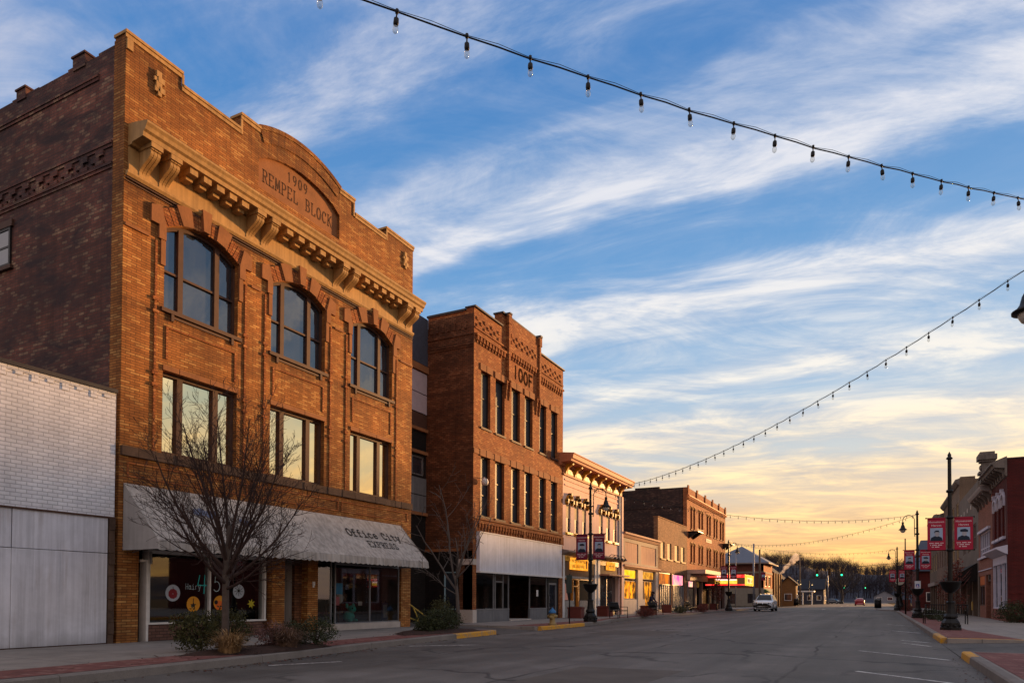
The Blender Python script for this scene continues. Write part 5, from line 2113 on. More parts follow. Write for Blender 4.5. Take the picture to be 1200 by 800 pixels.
# ================================================================== hipped-roof bank
B = thing('hip_roofed_bank', 'brick and pale stone building with a slate grey pyramid roof, beyond the marquee', 'building', (-20, 122, .1))
X0, X1, Y0, Y1 = -24.3, -16.0, 117.6, 128
F1 = Face('-Y', Y0)
F2 = Face('+X', X1)
w = MB()
F1.wall(w, rect(X0, X1, 3.0, 7.0), [], .3)
w.build('front_wall', brick('shade_toned_bank_brick', '#7d4a3a', '#6d3f32', '#4a342c', None), B)  # bank brick darkened in colour for its shaded near side
w = MB()
F2.wall(w, rect(Y0, Y1, 3.0, 7.0), [rect(119.4, 121.6, 3.3, 5.0), rect(123.5, 126, 3.3, 5.0)], .3, .25)
w.box(X0, X1 - .3, Y0 + .31, Y1, 3.0, 6.9)
w.build('wall', brick('sun_toned_bank_brick', '#b5602f', '#a35228', '#6d422a', None), B)  # same bank brick, colour pushed to orange for the sunlit side
w = MB()
F1.wall(w, rect(X0, X1 + .05, .1, 3.0), [rect(-22.9, -22.0, .5, 2.1), rect(-21.4, -20.3, .5, 2.1), rect(-18.4, -17.2, .6, 2.1)], .3, .2)
F2.wall(w, rect(Y0 - .05, Y1, .1, 3.0), [rect(119, 121, .6, 2.2), rect(123, 126, .6, 2.2)], .3, .2, .05)
F1.box(w, X0, X1 + .06, 5.35, 5.6, .002, .08)
F2.box(w, Y0 - .06, Y1, 5.35, 5.6, .002, .08)
w.build('stone_base', mat('weathered_stone_base', '#7d7467', .9, var=.2), B)
for a0, a1 in ((-22.9, -22.0), (-21.4, -20.3), (-18.4, -17.2)):
    window(F1, B, a0, a1, .5 if a0 < -20 else .6, 2.1, -.15, .06, fm=BLACKTRIM, gm=GLASSHI, cols=(.5,))
for a0, a1, z0, z1 in ((119.4, 121.6, 3.3, 5.0), (123.5, 126, 3.3, 5.0), (119, 121, .6, 2.2), (123, 126, .6, 2.2)):
    window(F2, B, a0, a1, z0, z1, -.15 + (.05 if z0 < 1 else 0), .08, fm=BLACKTRIM, gm=GLASSHI, cols=(.5,))
w = MB()
e = .9
cx, cy_ = (X0 + X1) / 2 + .2, (Y0 + Y1) / 2
rv = [(X0 - e, Y0 - e, 6.95), (X1 + e, Y0 - e, 6.95), (X1 + e, Y1 + e, 6.95), (X0 - e, Y1 + e, 6.95), (cx, cy_ - 1, 9.9), (cx, cy_ + 1, 9.9)]
w.idx(rv, [(0, 1, 4), (1, 2, 5, 4), (2, 3, 5), (3, 0, 4, 5), (3, 2, 1, 0)])
w.build('roof', mat('grey_standing_seam_roof', '#5e6470', .6, var=.15, vs=1, streak=.1), B)
w = MB()
w.box(X0 - e, X1 + e, Y0 - e - .03, Y0 - e + .02, 6.78, 6.98)
w.box(X1 + e - .02, X1 + e + .03, Y0 - e + .02, Y1 + e, 6.78, 6.98)
w.build('gutter', TAUPE, B)
w = MB()
w.prism([(.06, 2.9), (.9, 2.3), (.06, 2.3)], lambda d, b, a: F2(a, b, d), 118.5, 121.5)
w.build('awning', mat('green_canvas', '#4f6a44', .8, var=.2), B)
# ================================================================== right side of the street
RX = 5.92
R = Face('-X', RX)
# ---- red corner building
B = thing('red_corner_building', 'deep red brick corner building with bracketed cornice and a grey finial block', 'building', (RX, 47, .1))
A0, A1 = 44.2, 49.62
w = MB()
RW = [(44.95, 45.85), (46.45, 47.3), (47.9, 48.8)]
R.wall(w, rect(A0, A1, 3.7, 8.5), [arch(a, b, 4.6, 6.6, .22, 8) for a, b in RW], .35, .24)
R.box(w, A0, 44.5, .1, 3.7, -.35, 0)
R.box(w, 49.3, A1, .1, 3.7, -.35, 0)
w.build('front_wall', DEEPRED, B)
w = MB()
S2 = Face('-Y', A0)
S2.wall(w, [(RX + .02, .1), (RX + 20, .1), (RX + 20, 8.5), (RX + .02, 8.5)], [], .3, .2, .004)
S2.box(w, RX + .05, RX + 20, 1.6, 1.68, .006, .04)
w.box(RX + .3, RX + 20, A1 - .3, A1, .1, 8.4)
w.box(RX + 19.7, RX + 20, A0 + .3, A1 - .3, .1, 8.4)
w.build('side_wall', DEEPRED, B)
w = MB(); w.box(RX + .3, RX + 19.7, A0 + .3, A1 - .3, 8.0, 8.2); w.build('roof', ROOFTAR, B)
w = MB(); w.box(RX - .05, RX + 20, A0 - .04, A0 + .33, 8.504, 8.57); w.build('coping', COPING, B)
CORN = mat('weathered_grey_cornice', '#6a625b', .8, var=.35, vs=3, streak=.2)
w = MB()
R.profile(w, [(0, 7.62), (.06, 7.64), (.1, 7.72), (.1, 8.05), (.55, 8.10), (.6, 8.24), (.7, 8.28), (.7, 8.36), (0, 8.66)], 44.15, 49.7)
w.build('cornice', CORN, B)
for k in range(7):
    a = 44.4 + k * .82
    w = MB()
    R.profile(w, [(.102, 8.09), (.52, 8.09), (.5, 7.98), (.2, 7.85), (.15, 7.66), (.102, 7.66)], a - .08, a + .08)
    w.build('bracket', CORN, B)
w = MB()   # finial block on the far end
for z0, z1, e in ((8.0, 8.5, .32), (8.5, 8.66, .42), (8.66, 9.2, .26), (9.2, 9.32, .36), (9.32, 9.62, .46), (9.62, 9.78, .36)):
    R.box(w, 49.2 - e, 49.2 + e, z0 + .002, z1, .3 - e, .3 + e)
w.ball(R(49.2, 8.9, .58), .1, .16, .18, 8, 6)
w.build('finial_block', CORN, B)
LILAC = mat('lilac_white_trim', '#b4b2bf', .7, var=.12)
for a, b in RW:
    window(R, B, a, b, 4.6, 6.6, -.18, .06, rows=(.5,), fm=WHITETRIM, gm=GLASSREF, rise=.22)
    w = MB()
    o = arch(a - .12, b + .12, 6.45, 6.65, .34, 8)[2:]
    i_ = arch(a, b, 6.45, 6.6, .225, 8)[2:]
    w.prism([(b + .12, 6.2)] + o + [(a - .12, 6.2), (a, 6.2)] + i_[::-1] + [(b, 6.2)], R, .002, .10)
    R.box(w, (a + b) / 2 - .1, (a + b) / 2 + .1, 6.9, 7.12, .003, .16)
    w.build('window_hood', LILAC, B)
    w = MB(); R.box(w, a - .16, b + .16, 4.46, 4.598, -.15, .14); w.build('sill', LILAC, B)
w = MB()
R.profile(w, [(0, 3.62), (.1, 3.66), (.45, 3.86), (.5, 3.9), (.5, 3.98), (0, 4.1)], 44.2, 49.6)
R.box(w, 44.5, 49.3, 3.2, 3.62, -.2, .03)
w.build('shop_cornice', LILAC, B)
w = MB(); R.box(w, 44.5, 49.3, .1, .78, -.3, .02); w.build('stall_riser', mat('brick_red_tile', '#6e2a24', .6, var=.2), B)
w = MB()
for a in (44.5, 46.0, 47.6, 49.2):
    R.box(w, a, a + .1, .78, 3.2, -.12, .02)
R.box(w, 44.5, 49.3, .78, .86, -.12, .03)
sw = w.build('window', LILAC, B)
g = MB(); g.face([R(44.5, .8, -.05), R(49.3, .8, -.05), R(49.3, 3.2, -.05), R(44.5, 3.2, -.05)]); g.build('pane', SHOPGLASS, sw)
w = MB()
R.box(w, 44.4, 49.4, .1, 3.5, -2.6, -2.5)
R.box(w, 44.4, 49.4, .05, .12, -2.5, -.1)
w.build('interior', mat('pale_blue_shop_back', '#66717c', .9, var=.4, vs=2), B)
w = MB()
for a, z, m in ((45.2, 1.9, 0), (46.4, 1.5, 1), (47.1, 2.1, 0), (48.3, 1.7, 2)):
    R.box(w, a, a + .28, z, z + .36, -.09, -.07, m)
w.build('window_poster', [glow('shop_warm_lamp', '#ff9a5a', .7), WHITETRIM, BLU], sw)
w = MB()
for k in range(6):
    a = 44.8 + k * .75
    x, y, z = R(a, .0, -.6)
    w.lathe([(.12, .8), (.10, 1.2), (.17, 1.6), (.12, 1.8), (.05, 1.86)], x, y, .2, 8)
w.build('dress_form', mat('pale_cloth', '#8e98a6', .9, var=.3), B)

# ---- pinkish brick building
B = thing('pinkish_brick_building', 'narrow pinkish brick shop with white framed upper bay next to the red corner building', 'building', (RX, 52.8, .1))
A0, A1 = 49.64, 56.1
w = MB()
R.wall(w, rect(A0, A1, 2.8, 7.62), [rect(50.6, 55.3, 3.95, 5.5)], .35, .2)
R.box(w, A0, 50.5, .1, 2.8, -.35, .0)
R.box(w, 52.6, 53.2, .1, 2.8, -.35, .0)
R.box(w, 53.2, 55.6, .1, .9, -.35, .0)
w.build('front_wall', PINKBRICK, B)
shell(R, B, A0, A1, 7.7, 18, DEEPRED, ROOFTAR, parapet=.3)
w = MB()
R.profile(w, [(0, 7.45), (.05, 7.48), (.1, 7.6), (.5, 7.68), (.58, 7.8), (.62, 7.92), (0, 8.05)], 49.66, 56.1)
w.build('cornice', mat('light_grey_cornice', '#8f8884', .7, var=.25), B)
for k in range(5):
    a = 50.2 + k * 1.4
    w = MB(); R.profile(w, [(.09, 7.66), (.45, 7.66), (.4, 7.5), (.16, 7.3), (.09, 7.05), (.002, 7.05), (.002, 7.44), (.06, 7.46)], a - .1, a + .1); w.build('bracket', CORN, B)
window(R, B, 50.6, 55.3, 3.95, 5.5, -.1, .1, cols=(.2, .4, .6, .8), rows=(.35,), fm=LILAC, gm=GLASSHI, mw=.12)
w = MB()
R.box(w, 50.4, 55.5, 5.5, 5.66, .002, .14)
R.box(w, 50.4, 55.5, 3.84, 3.945, .002, .14)
R.box(w, 49.7, 56.0, 3.1, 3.16, .002, .05)
w.build('window_cornice', LILAC, B)
window(R, B, 53.2, 55.6, .9, 2.2, -.1, .08, cols=(.5,), fm=DARKTRIM, gm=GLASSHI)
w = MB(); R.box(w, 53.25, 55.55, 2.22, 2.78, -.2, -.02); w.build('transom_board', mat('warm_orange_board', '#b2602a', .8, var=.2), B)
w = MB(); R.box(w, 50.5, 52.6, .12, 2.4, -.5, -.42); R.box(w, 50.5, 52.6, 2.4, 2.8, -.4, -.1); w.build('door', DARKTRIM, B)
w = MB(); R.box(w, 51.0, 51.3, 2.5, 2.75, -.098, .02); w.build('wall_lamp', BLACKTRIM, B)

# ---- grey stucco building
B = thing('grey_stucco_building', 'grey brown stucco building with flat high parapet above two black shop awnings', 'building', (RX, 62, .1))
A0, A1 = 56.12, 68.2
GREYST = mat('grey_brown_stucco', '#6e645a', .95, var=.3, vs=.8, bump=.3, streak=.3)
w = MB()
R.wall(w, rect(A0, A1, 3.0, 9.2), [rect(57.2, 59.2, 4.7, 6.5), rect(60.4, 62.4, 4.7, 6.5), rect(63.6, 65.6, 4.7, 6.5)], .35, .2)
for a in (56.12, 59.4, 63.0, 67.6):
    R.box(w, a, a + .6, .1, 3.0, -.35, 0)
w.build('front_wall', GREYST, B)
shell(R, B, A0, A1, 9.2, 18, GREYST, ROOFTAR)
for a, b in ((57.2, 59.2), (60.4, 62.4), (63.6, 65.6)):
    window(R, B, a, b, 4.7, 6.5, -.12, .07, cols=(.5,), rows=(.5,), fm=TAUPE, gm=GLASSHI)
w = MB()
for a in (57.8, 60, 62.2, 64.4, 66.6):
    R.box(w, a, a + .4, 7.7, 8.0, .002, .03)
w.build('tie_plate', STONECREAM, B)
for a0, a1 in ((56.7, 62.6), (63.0, 68.0)):
    w = MB()
    pr = [(.02, 3.75), (1.5, 2.75), (1.5, 2.5), (1.46, 2.5), (1.46, 2.72), (.02, 3.68)]
    R.profile(w, pr, a0, a1)
    for a in (a0, a1):
        w.face([R(a, 3.7, .02), R(a, 2.74, 1.48), R(a, 2.5, 1.48), R(a, 2.5, .02)])
    w.build('awning', BLACKCANVAS, B)
w = MB(); R.box(w, 56.7, 67.6, .12, 3.0, -.7, -.6); w.build('shop_back', mat('putty_front', '#7a7068', .9, var=.2), B)  # plain putty coloured front behind the awnings
w = MB()
for a in (57.5, 60.5, 64.2):
    R.box(w, a, a + 1.4, .5, 2.3, -.598, -.55)
w.build('shop_window', GLASSHI, B)
w = MB(); R.box(w, 59.5, 59.9, .55, 1.15, .002, .05); w.build('wall_notice', mat('yellow_notice', '#b79a48', .6), B)

# ---- row beyond, stepping up and away
row = [('tall_tan_building', 'tall plain tan building with a chimney stub, behind the nearest right hand street lamp', 68.22, 75.4, 11.1, '#7d6a58', 1),
       ('brown_parapet_building', 'brown building with stepped parapet in the shaded right hand row, past the tall tan one', 75.42, 84.0, 10.7, '#6f5a4a', 0),
       ('drab_brick_building', 'drab brick building farther along the shaded right hand row, lower than its neighbour', 84.02, 93.5, 10.0, '#7a5e4e', 0),
       ('end_row_building', 'last dark building of the right hand row before the junction, with cream upper windows', 93.52, 106, 10.9, '#6a5648', 1)]
for nm, lab, a0, a1, z1, colr, ch in row:
    B = thing(nm, lab, 'building', (RX, (a0 + a1) / 2, .1))
    m = brick(nm + '_brick', colr, colr, '#4a4038', None, dirt=.35)
    nwin = max(2, int((a1 - a0) / 2.6))
    ww = (a1 - a0) / nwin
    hs = [(a0 + ww * (i + .25), a0 + ww * (i + .75), z, z + 1.9) for i in range(nwin) for z in (4.6, 7.4)]
    w = MB()
    R.wall(w, rect(a0, a1, 3.1, z1), [rect(*h) for h in hs], .35, .2)
    for i in range(nwin + 1):
        a = min(max(a0, a0 + ww * i - .25), a1 - .5)
        R.box(w, a, a + .5, .1, 3.1, -.35, 0)
    w.build('front_wall', m, B)
    shell(R, B, a0, a1, z1 - .05, 18, m, ROOFTAR)
    w = MB(); R.profile(w, [(0, z1 - .5), (.1, z1 - .45), (.3, z1 - .2), (.3, z1 - .05), (0, z1 + .05)], a0 + .01, a1 - .01); w.build('cornice', CORN, B)
    for h in hs:
        window(R, B, *h, -.12, .08, rows=(.5,), fm=mat('cream_window_frame', '#b39a72', .7, bump=0) if ch else TAUPE, gm=GLASSHI)
    w = MB(); R.box(w, a0 + .3, a1 - .3, .12, 3.1, -.7, -.6); w.build('shop_back', DARKROOM2, B)
    w = MB(); R.box(w, a0 + .3, a1 - .3, 2.9, 3.3, .002, .25); w.build('fascia', TAUPE if ch else DARKTRIM, B)
    if ch:
        w = MB(); R.box(w, a1 - 2.2, a1 - .9, z1, z1 + .9, -1.6, -.5); w.build('chimney', m, B)
# low brick house front lit warm beside the second lamp, and the slate gable behind it
B = thing('slate_gable_house', 'house with a dark slate roof seen past the end of the shaded brick row', 'house', (10, 164, 0))
w = MB(); w.box(6.9, 16, 160, 170, -.02, 9.9); w.build('wall', PINKBRICK, B)
w = MB()
w.idx([(6.6, 159.6, 9.9), (16.3, 159.6, 9.9), (16.3, 170.4, 9.9), (6.6, 170.4, 9.9), (7.6, 165, 13.2), (16.3, 165, 13.2)], [(0, 1, 5, 4), (2, 3, 4, 5), (3, 0, 4), (1, 2, 5), (3, 2, 1, 0)])
w.build('roof', SLATE, B)
# ================================================================== street lamps, banners, string lights
BLACKIRON = mat('black_cast_iron', '#191817', .45, .3, var=.25, bump=.05)
GLOBE = mat('frosted_lamp_glass', '#b9b4a8', .25, bump=0)
LITGLOBE = glow('lit_lamp_glass', '#ffd590', 2.2)


def lamp_post(label, x, y, s, arm=True, bowl=True, group='black street lamps along both kerbs', lit=False, arms=True):
    t = thing('street_lamp', label, 'street lamp', (0, 0, 0), group)
    m = MB()
    m.lathe([(.34, 0), (.34, .10), (.30, .13), (.30, .26), (.26, .33), (.19, .42), (.23, .46), (.23, .50), (.17, .60), (.14, .78), (.13, .95), (.15, .97), (.15, 1.02), (.10, 1.06)], 0, 0, 0, 8, smooth=False)
    for k in range(8):
        q = 2 * pi * (k + .5) / 8
        m.ball((.30 * cos(q), .30 * sin(q), .16), .05, .05, .05, 6, 4)
    m.build('base', BLACKIRON, t)
    m = MB()
    n = 16
    pr = []
    for z in (1.04, 3.0, 5.0, 6.28):
        pr.append([((.088 - .004 * z) * (1 if k % 2 else .86) * cos(2 * pi * k / n), (.088 - .004 * z) * (1 if k % 2 else .86) * sin(2 * pi * k / n), z) for k in range(n)])
    v = [p for r in pr for p in r]
    m.idx(v, [(i * n + k, i * n + (k + 1) % n, (i + 1) * n + (k + 1) % n, (i + 1) * n + k) for i in range(3) for k in range(n)])
    for z in (2.93, 4.13, 5.10):
        m.lathe([(.10, -.05), (.115, -.02), (.115, .02), (.10, .05)], 0, 0, z, 12)
    m.build('pole', BLACKIRON, t)
    m = MB()
    m.lathe([(.07, 6.27), (.105, 6.29), (.105, 6.33), (.07, 6.36), (.055, 6.40), (.065, 6.44), (.035, 6.50), (.01, 6.56)], 0, 0, 0, 12)
    m.build('finial', BLACKIRON, t)
    m = MB()
    for z in (2.93, 4.13) if arms else ():
        m = MB()
        m.tube([(-.76, 0, z), (.76, 0, z)], .018, 6)
        for e in (-.76, .76):
            m.ball((e, 0, z), .03, .03, .03, 6, 4)
        m.build('banner_arm', BLACKIRON, t)
    if bowl:
        m = MB()
        m.lathe([(.10, 1.36), (.16, 1.40), (.27, 1.52), (.34, 1.72), (.36, 1.74), (.36, 1.78), (.30, 1.78), (.25, 1.62), (.12, 1.60)], 0, 0, 0, 16)
        m.build('flower_bowl', BLACKIRON, t)
    if arm:
        m = MB()
        R_ = .31
        path = [(s * .13, 0, 4.95), (s * .15, 0, 5.2), (s * .15, 0, 5.95)]
        path += [(s * (.15 + R_ - R_ * cos(pi * k / 12)), 0, 5.95 + R_ * sin(pi * k / 12)) for k in range(1, 13)]
        path += [(s * (.15 + 2 * R_), 0, 5.82)]
        m.tube(path, .022, 8)
        for z in (5.1, 5.45):
            m.tube([(0, 0, z), (s * .16, 0, z)], .03, 6)
        m.build('gooseneck_arm', BLACKIRON, t)
        m = MB()
        X_ = s * (.15 + 2 * R_)
        m.lathe([(.03, 5.86), (.065, 5.84), (.065, 5.74), (.05, 5.72), (.06, 5.70), (.10, 5.62), (.13, 5.50), (.17, 5.44), (.235, 5.40), (.235, 5.37), (.16, 5.36)], X_, 0, 0, 18)
        sh = m.build('lamp_shade', BLACKIRON, t)
        m = MB()
        m.lathe([(.155, 5.37), (.15, 5.31), (.11, 5.24), (.05, 5.20), (.01, 5.19)], X_, 0, 0, 16)
        m.build('globe', LITGLOBE if lit else GLOBE, sh)
    t.location = (x, y, .155)
    return t


LP = {'L0': (-12.1, -9.0), 'R0': (2.80, 12.9), 'L1': (-12.12, 31.8), 'R1': (2.36, 30.75), 'R2': (2.13, 49.9), 'L2': (-12.25, 67.7), 'R3': (1.74, 83.2)}
lamp_post('black gooseneck street lamp where the two nearest bulb strings meet', *LP['R0'], -1, arms=False)
lamp_post('black street lamp with gooseneck bell and two banners before the salmon building', *LP['L1'], 1)
lamp_post('black street lamp post without a lantern, standing on the brick corner with yellow kerb', *LP['R1'], -1, arm=False)
lamp_post('black gooseneck street lamp carrying the blue and white parking sign', *LP['R2'], -1)
lamp_post('black gooseneck street lamp with banners in front of the theatre marquee', *LP['L2'], 1)
lamp_post('black gooseneck street lamp beyond the street clock', *LP['R3'], -1)

BANNER = mat('crimson_banner_cloth', '#9c1f38', .8, var=.12, vs=2, bump=.05)
BANWINE = mat('wine_banner_cloth', '#6f1830', .8, var=.15, vs=2, bump=.05)
PBLUE = mat('pale_blue_photo', '#93a6bd', .7, var=.12, vs=4, bump=0)
PDARK = mat('dark_blue_uniform', '#1f2838', .8, var=.2, vs=6, bump=0)
PSKIN = mat('grey_photo_skin', '#9c9aa0', .8, var=.1, bump=0)
PTEXT = mat('pale_banner_print', '#d9c3c6', .8, bump=0)


def banner(label, x, y, side, cap=1, cloth=None, text=True, z0=.155):
    t = thing('street_banner', label, 'banner', (0, 0, 0), 'hero banners hung from the street lamps')
    m = MB()
    x0, x1 = (.14, .72)
    n = 8
    wv = lambda k: .018 * sin(k * 1.1)
    for k in range(n):
        a, b = x0 + (x1 - x0) * k / n, x0 + (x1 - x0) * (k + 1) / n
        for j in range(4):
            za, zb_ = 2.96 + 1.15 * j / 4, 2.96 + 1.15 * (j + 1) / 4
            m.face([(a, 0, za), (b, 0, za), (b, 0, zb_), (a, 0, zb_)])
    m.tube([(x0, 0, 4.115), (x1, 0, 4.115)], .024, 6)
    m.tube([(x0, 0, 2.955), (x1, 0, 2.955)], .024, 6)
    c = m.build('cloth', cloth or BANNER, t)
    m = MB()
    fn = lambda a, b, d: (a, -.004 - d, b)
    cx = (x0 + x1) / 2
    m.face([fn(cx - .2, 3.28, 0), fn(cx + .2, 3.28, 0), fn(cx + .2, 3.76, 0), fn(cx - .2, 3.76, 0)], 0)
    # a plain sitter: shoulders, head, cap or hair
    sh = [(cx - .2, 3.282), (cx + .2, 3.282), (cx + .17, 3.40), (cx + .06, 3.46), (cx - .06, 3.46), (cx - .17, 3.40)]
    m.prism(sh, fn, .002, .003, 1)
    hd = [(cx + .02 + .075 * cos(2 * pi * k / 14), 3.535 + .10 * sin(2 * pi * k / 14)) for k in range(14)]
    m.prism(hd, fn, .0035, .0045, 2)
    if cap:
        m.prism([(cx - .09, 3.59), (cx + .13, 3.585), (cx + .14, 3.65), (cx + .05, 3.70), (cx - .10, 3.68), (cx - .12, 3.63)], fn, .005, .006, 1)
    else:
        m.prism([(cx - .06, 3.56), (cx - .065, 3.63), (cx - .02, 3.67), (cx + .08, 3.665), (cx + .10, 3.57), (cx + .075, 3.61), (cx - .03, 3.615)], fn, .005, .006, 1)
    m.build('portrait', [PBLUE, PDARK, PSKIN], c)
    if text:
        m = MB()
        f2 = lambda a, b, d: (a, -.006, b)
        text_mesh(m, 'Hometown', cx, 3.95, .108, f2, bold=.001)
        text_mesh(m, 'Heroes', cx, 3.82, .108, f2, bold=.001)
        for k, wd in enumerate((.52, .40, .30)):
            n = int(wd / .035)
            for i in range(n):
                if (i * 7 + k * 3) % 5:
                    a = cx - wd / 2 + i * .035
                    m.face([f2(a, 3.18 - k * .07, 0), f2(a + .026, 3.18 - k * .07, 0), f2(a + .026, 3.215 - k * .07, 0), f2(a, 3.215 - k * .07, 0)])
        m.build('lettering', PTEXT, c)
    if side < 0:
        for o in [c] + children(c):
            for vtx in o.data.vertices:
                vtx.co.x -= .86
    t.location = (x, y - .02, z0)
    t.rotation_euler = (0, 0, radians(random.uniform(-2, 2)))
    return t


banner('wine red banner with a capped sitter, on the lamp before the salmon building', *LP['L1'], -1, 1, BANWINE)
banner('wine red banner with a bareheaded sitter, on the lamp before the salmon building', *LP['L1'], 1, 0, BANWINE)
banner('crimson banner with a bareheaded portrait, on the lamp post at the yellow kerbed corner', *LP['R1'], -1, 0)
banner('crimson banner with an officer in a peaked cap, at the yellow kerbed corner', *LP['R1'], 1, 1)
banner('crimson banner on the pavement side of the lamp with the parking sign', *LP['R2'], 1, 1)
banner('crimson banner on the road side of the lamp with the parking sign', *LP['R2'], -1, 0)
banner('wine red banner on the building side of the lamp by the theatre marquee', *LP['L2'], -1, 1, BANWINE)
banner('wine red banner on the road side of the lamp by the theatre marquee', *LP['L2'], 1, 0, BANWINE)
banner('crimson banner over the street clock, road side of its lamp', *LP['R3'], -1, 1)
banner('crimson banner over the street clock, pavement side of its lamp', *LP['R3'], 1, 1)

# bulbs: one mesh shared by all
WIRE = mat('black_cable', '#121112', .6, var=.1, bump=0)
CLEARB = None


def clear_bulb():
    t = NT('clear_bulb_glass')
    tr = t.n('ShaderNodeBsdfTransparent')
    tr.inputs['Color'].default_value = (.88, .88, .86, 1)
    gl = t.n('ShaderNodeBsdfGlossy')
    gl.inputs['Roughness'].default_value = .05
    lw = t.n('ShaderNodeLayerWeight')
    lw.inputs['Blend'].default_value = .35
    mx = t.n('ShaderNodeMixShader')
    t.l(t.math('ADD', t.math('MULTIPLY', lw.outputs['Facing'], .55), .06), mx.inputs[0])
    t.l(tr.outputs[0], mx.inputs[1])
    t.l(gl.outputs[0], mx.inputs[2])
    return t.done(mx)


CLEARB = clear_bulb()
bm0 = MB()
bm0.tube([(0, 0, .01), (0, 0, -.05)], .006, 5, 0)
bm0.tube([(0, 0, .018), (0, 0, -.012)], .013, 6, 0)
bm0.lathe([(.012, -.045), (.019, -.052), (.021, -.085), (.018, -.10), (.014, -.102)], 0, 0, 0, 10, 0)
bm0.lathe([(.013, -.10), (.021, -.118), (.023, -.135), (.018, -.152), (.007, -.163)], 0, 0, 0, 10, 1)
BULB = None


def string_lights(label, p0, p1, sag, spacing=.545, zed=6.42, off=.2, z1=None):
    global BULB
    a, b = Vector((*p0, zed)), Vector((*p1, z1 or zed))
    ln = (b - a).length
    at = lambda s: a + (b - a) * s - Vector((0, 0, 4 * sag * s * (1 - s)))
    t = thing('string_lights', label, 'string lights', tuple(a), 'strings of bulbs zigzagging over the street')
    m = MB()
    n = int(ln / (spacing / 2))
    path = []
    for i in range(n + 1):
        p = at(i / n)
        rk = random.Random(i)
        p = p + Vector((0, 0, .004 * (1 if i % 2 else -1) + rk.uniform(-.006, .006)))
        path.append(p)
    m.tube(path, .0065, 6)
    path2 = [p + Vector((.0, .0, .010 + .016 * abs(sin(i * 1.57)))) for i, p in enumerate(path)]
    m.tube(path2, .003, 4)
    m.build('cable', WIRE, t)
    k = off
    while k < ln - .2:
        s = k / ln
        p = at(s)
        if BULB is None:
            o = bm0.build('bulb', [WIRE, CLEARB], t)
            me = o.data
            ov = Vector(a)
            for vtx in me.vertices:
                vtx.co += ov          # back to the bulb's own origin
            BULB = me
        else:
            o = bpy.data.objects.new('bulb', BULB)
            COL.objects.link(o)
            o.parent = t
        o.location = p - a
        random.seed(int(k * 1000))
        o.rotation_euler = (random.uniform(-.08, .08), random.uniform(-.08, .08), random.uniform(0, 3))
        k += spacing
    return t


string_lights('nearest string of clear bulbs, crossing the top of the sky', LP['L0'], LP['R0'], 1.08, .565, 6.15, .15, 6.85)
string_lights('second string of bulbs, rising from the salmon building to the near right lamp', LP['R0'], LP['L1'], .97, .565, 6.7, .3, 6.42)
string_lights('third string of bulbs, crossing in front of the dark theatre party wall', LP['L1'], LP['R2'], .86, off=.3)
string_lights('fourth string of bulbs, running back from the parking sign lamp to the marquee lamp', LP['R2'], LP['L2'], .86, off=.4)
string_lights('farthest string of bulbs, low over the wooded hill', LP['L2'], LP['R3'], .72, off=.35)

# ================================================================== street furniture
def bench(label, x, y, rz):
    t = thing('park_bench', label, 'bench', (0, 0, 0), 'slatted metal benches on the pavements')
    for s in (-.85, .85):
        m = MB()
        m.tube([(s, -.25, 0), (s, -.25, .62), (s, .22, .62)], .022, 6)
        m.tube([(s, .22, 0), (s, .22, .42), (s, .34, .88)], .022, 6)
        m.tube([(s, -.25, .40), (s, .24, .40)], .02, 6)
        m.build('side_frame', BLACKIRON, t)
    m = MB()
    for k in range(9):
        yy = -.24 + k * .055
        m.box(-.85, .85, yy, yy + .035, .415, .435)
    m.build('seat', BLACKIRON, t)
    m = MB()
    m.tube([(-.85, .34, .88), (.85, .34, .88)], .022, 6)
    m.tube([(-.85, .235, .47), (.85, .235, .47)], .018, 6)
    for k in range(17):
        xx = -.8 + k * .1
        m.box(xx - .014, xx + .014, .23, .24, .47, .48)
        m.tube([(xx, .24, .47), (xx, .337, .87)], .017, 4)
    m.build('backrest', BLACKIRON, t)
    t.location = (x, y, .155)
    t.rotation_euler = (0, 0, rz)


bench('black slatted bench on the left pavement, right of the salmon shop lamp post', -12.95, 38.4, radians(90))
bench('black slatted bench on the left pavement before the beige shop', -13.3, 47.2, radians(90))
bench('black slatted bench with its back to the road, between the two nearest right hand lamps', 2.75, 38.6, radians(186))
bench('black slatted bench farther left, before the brown brick building', -13.6, 58.5, radians(90))

REDPLANT = mat('oxblood_planter', '#5d2a22', .7, var=.25)


def planter(label, x, y, w_=.38, h_=.62, plant=0):
    t = thing('street_planter', label, 'planter', (0, 0, 0), 'oxblood square planters along the shops')
    m = MB()
    m.bbox(-w_, w_, -w_, w_, 0, h_, .04)
    m.box(-w_ - .03, w_ + .03, -w_ - .03, w_ + .03, h_ - .08, h_ - .02)
    m.build('tub', REDPLANT, t)
    m = MB()
    m.box(-w_ + .05, w_ - .05, -w_ + .05, w_ - .05, h_ + .001, h_ + .02)
    m.build('soil', MULCH, t)
    t.location = (x, y, .155)
    t.rotation_euler = (0, 0, random.uniform(-.2, .2))


planter('oxblood planter by the stone riser of the salmon shop, behind the sign post', -14.9, 36.9)
planter('oxblood planter right of the salmon shop lamp post', -14.9, 41.6)
planter('oxblood planter with the person seated on it', -14.3, 48.9, .45, .6)
planter('oxblood planter before the beige shop doorway', -14.8, 55.6)
planter('oxblood planter below the theatre canopy, first from the brown building', -14.9, 69.6)
planter('oxblood planter under the theatre marquee', -14.9, 74.2)
planter('oxblood planter on the right pavement near the far trash bin', 2.9, 100.5, .6, 1.1)

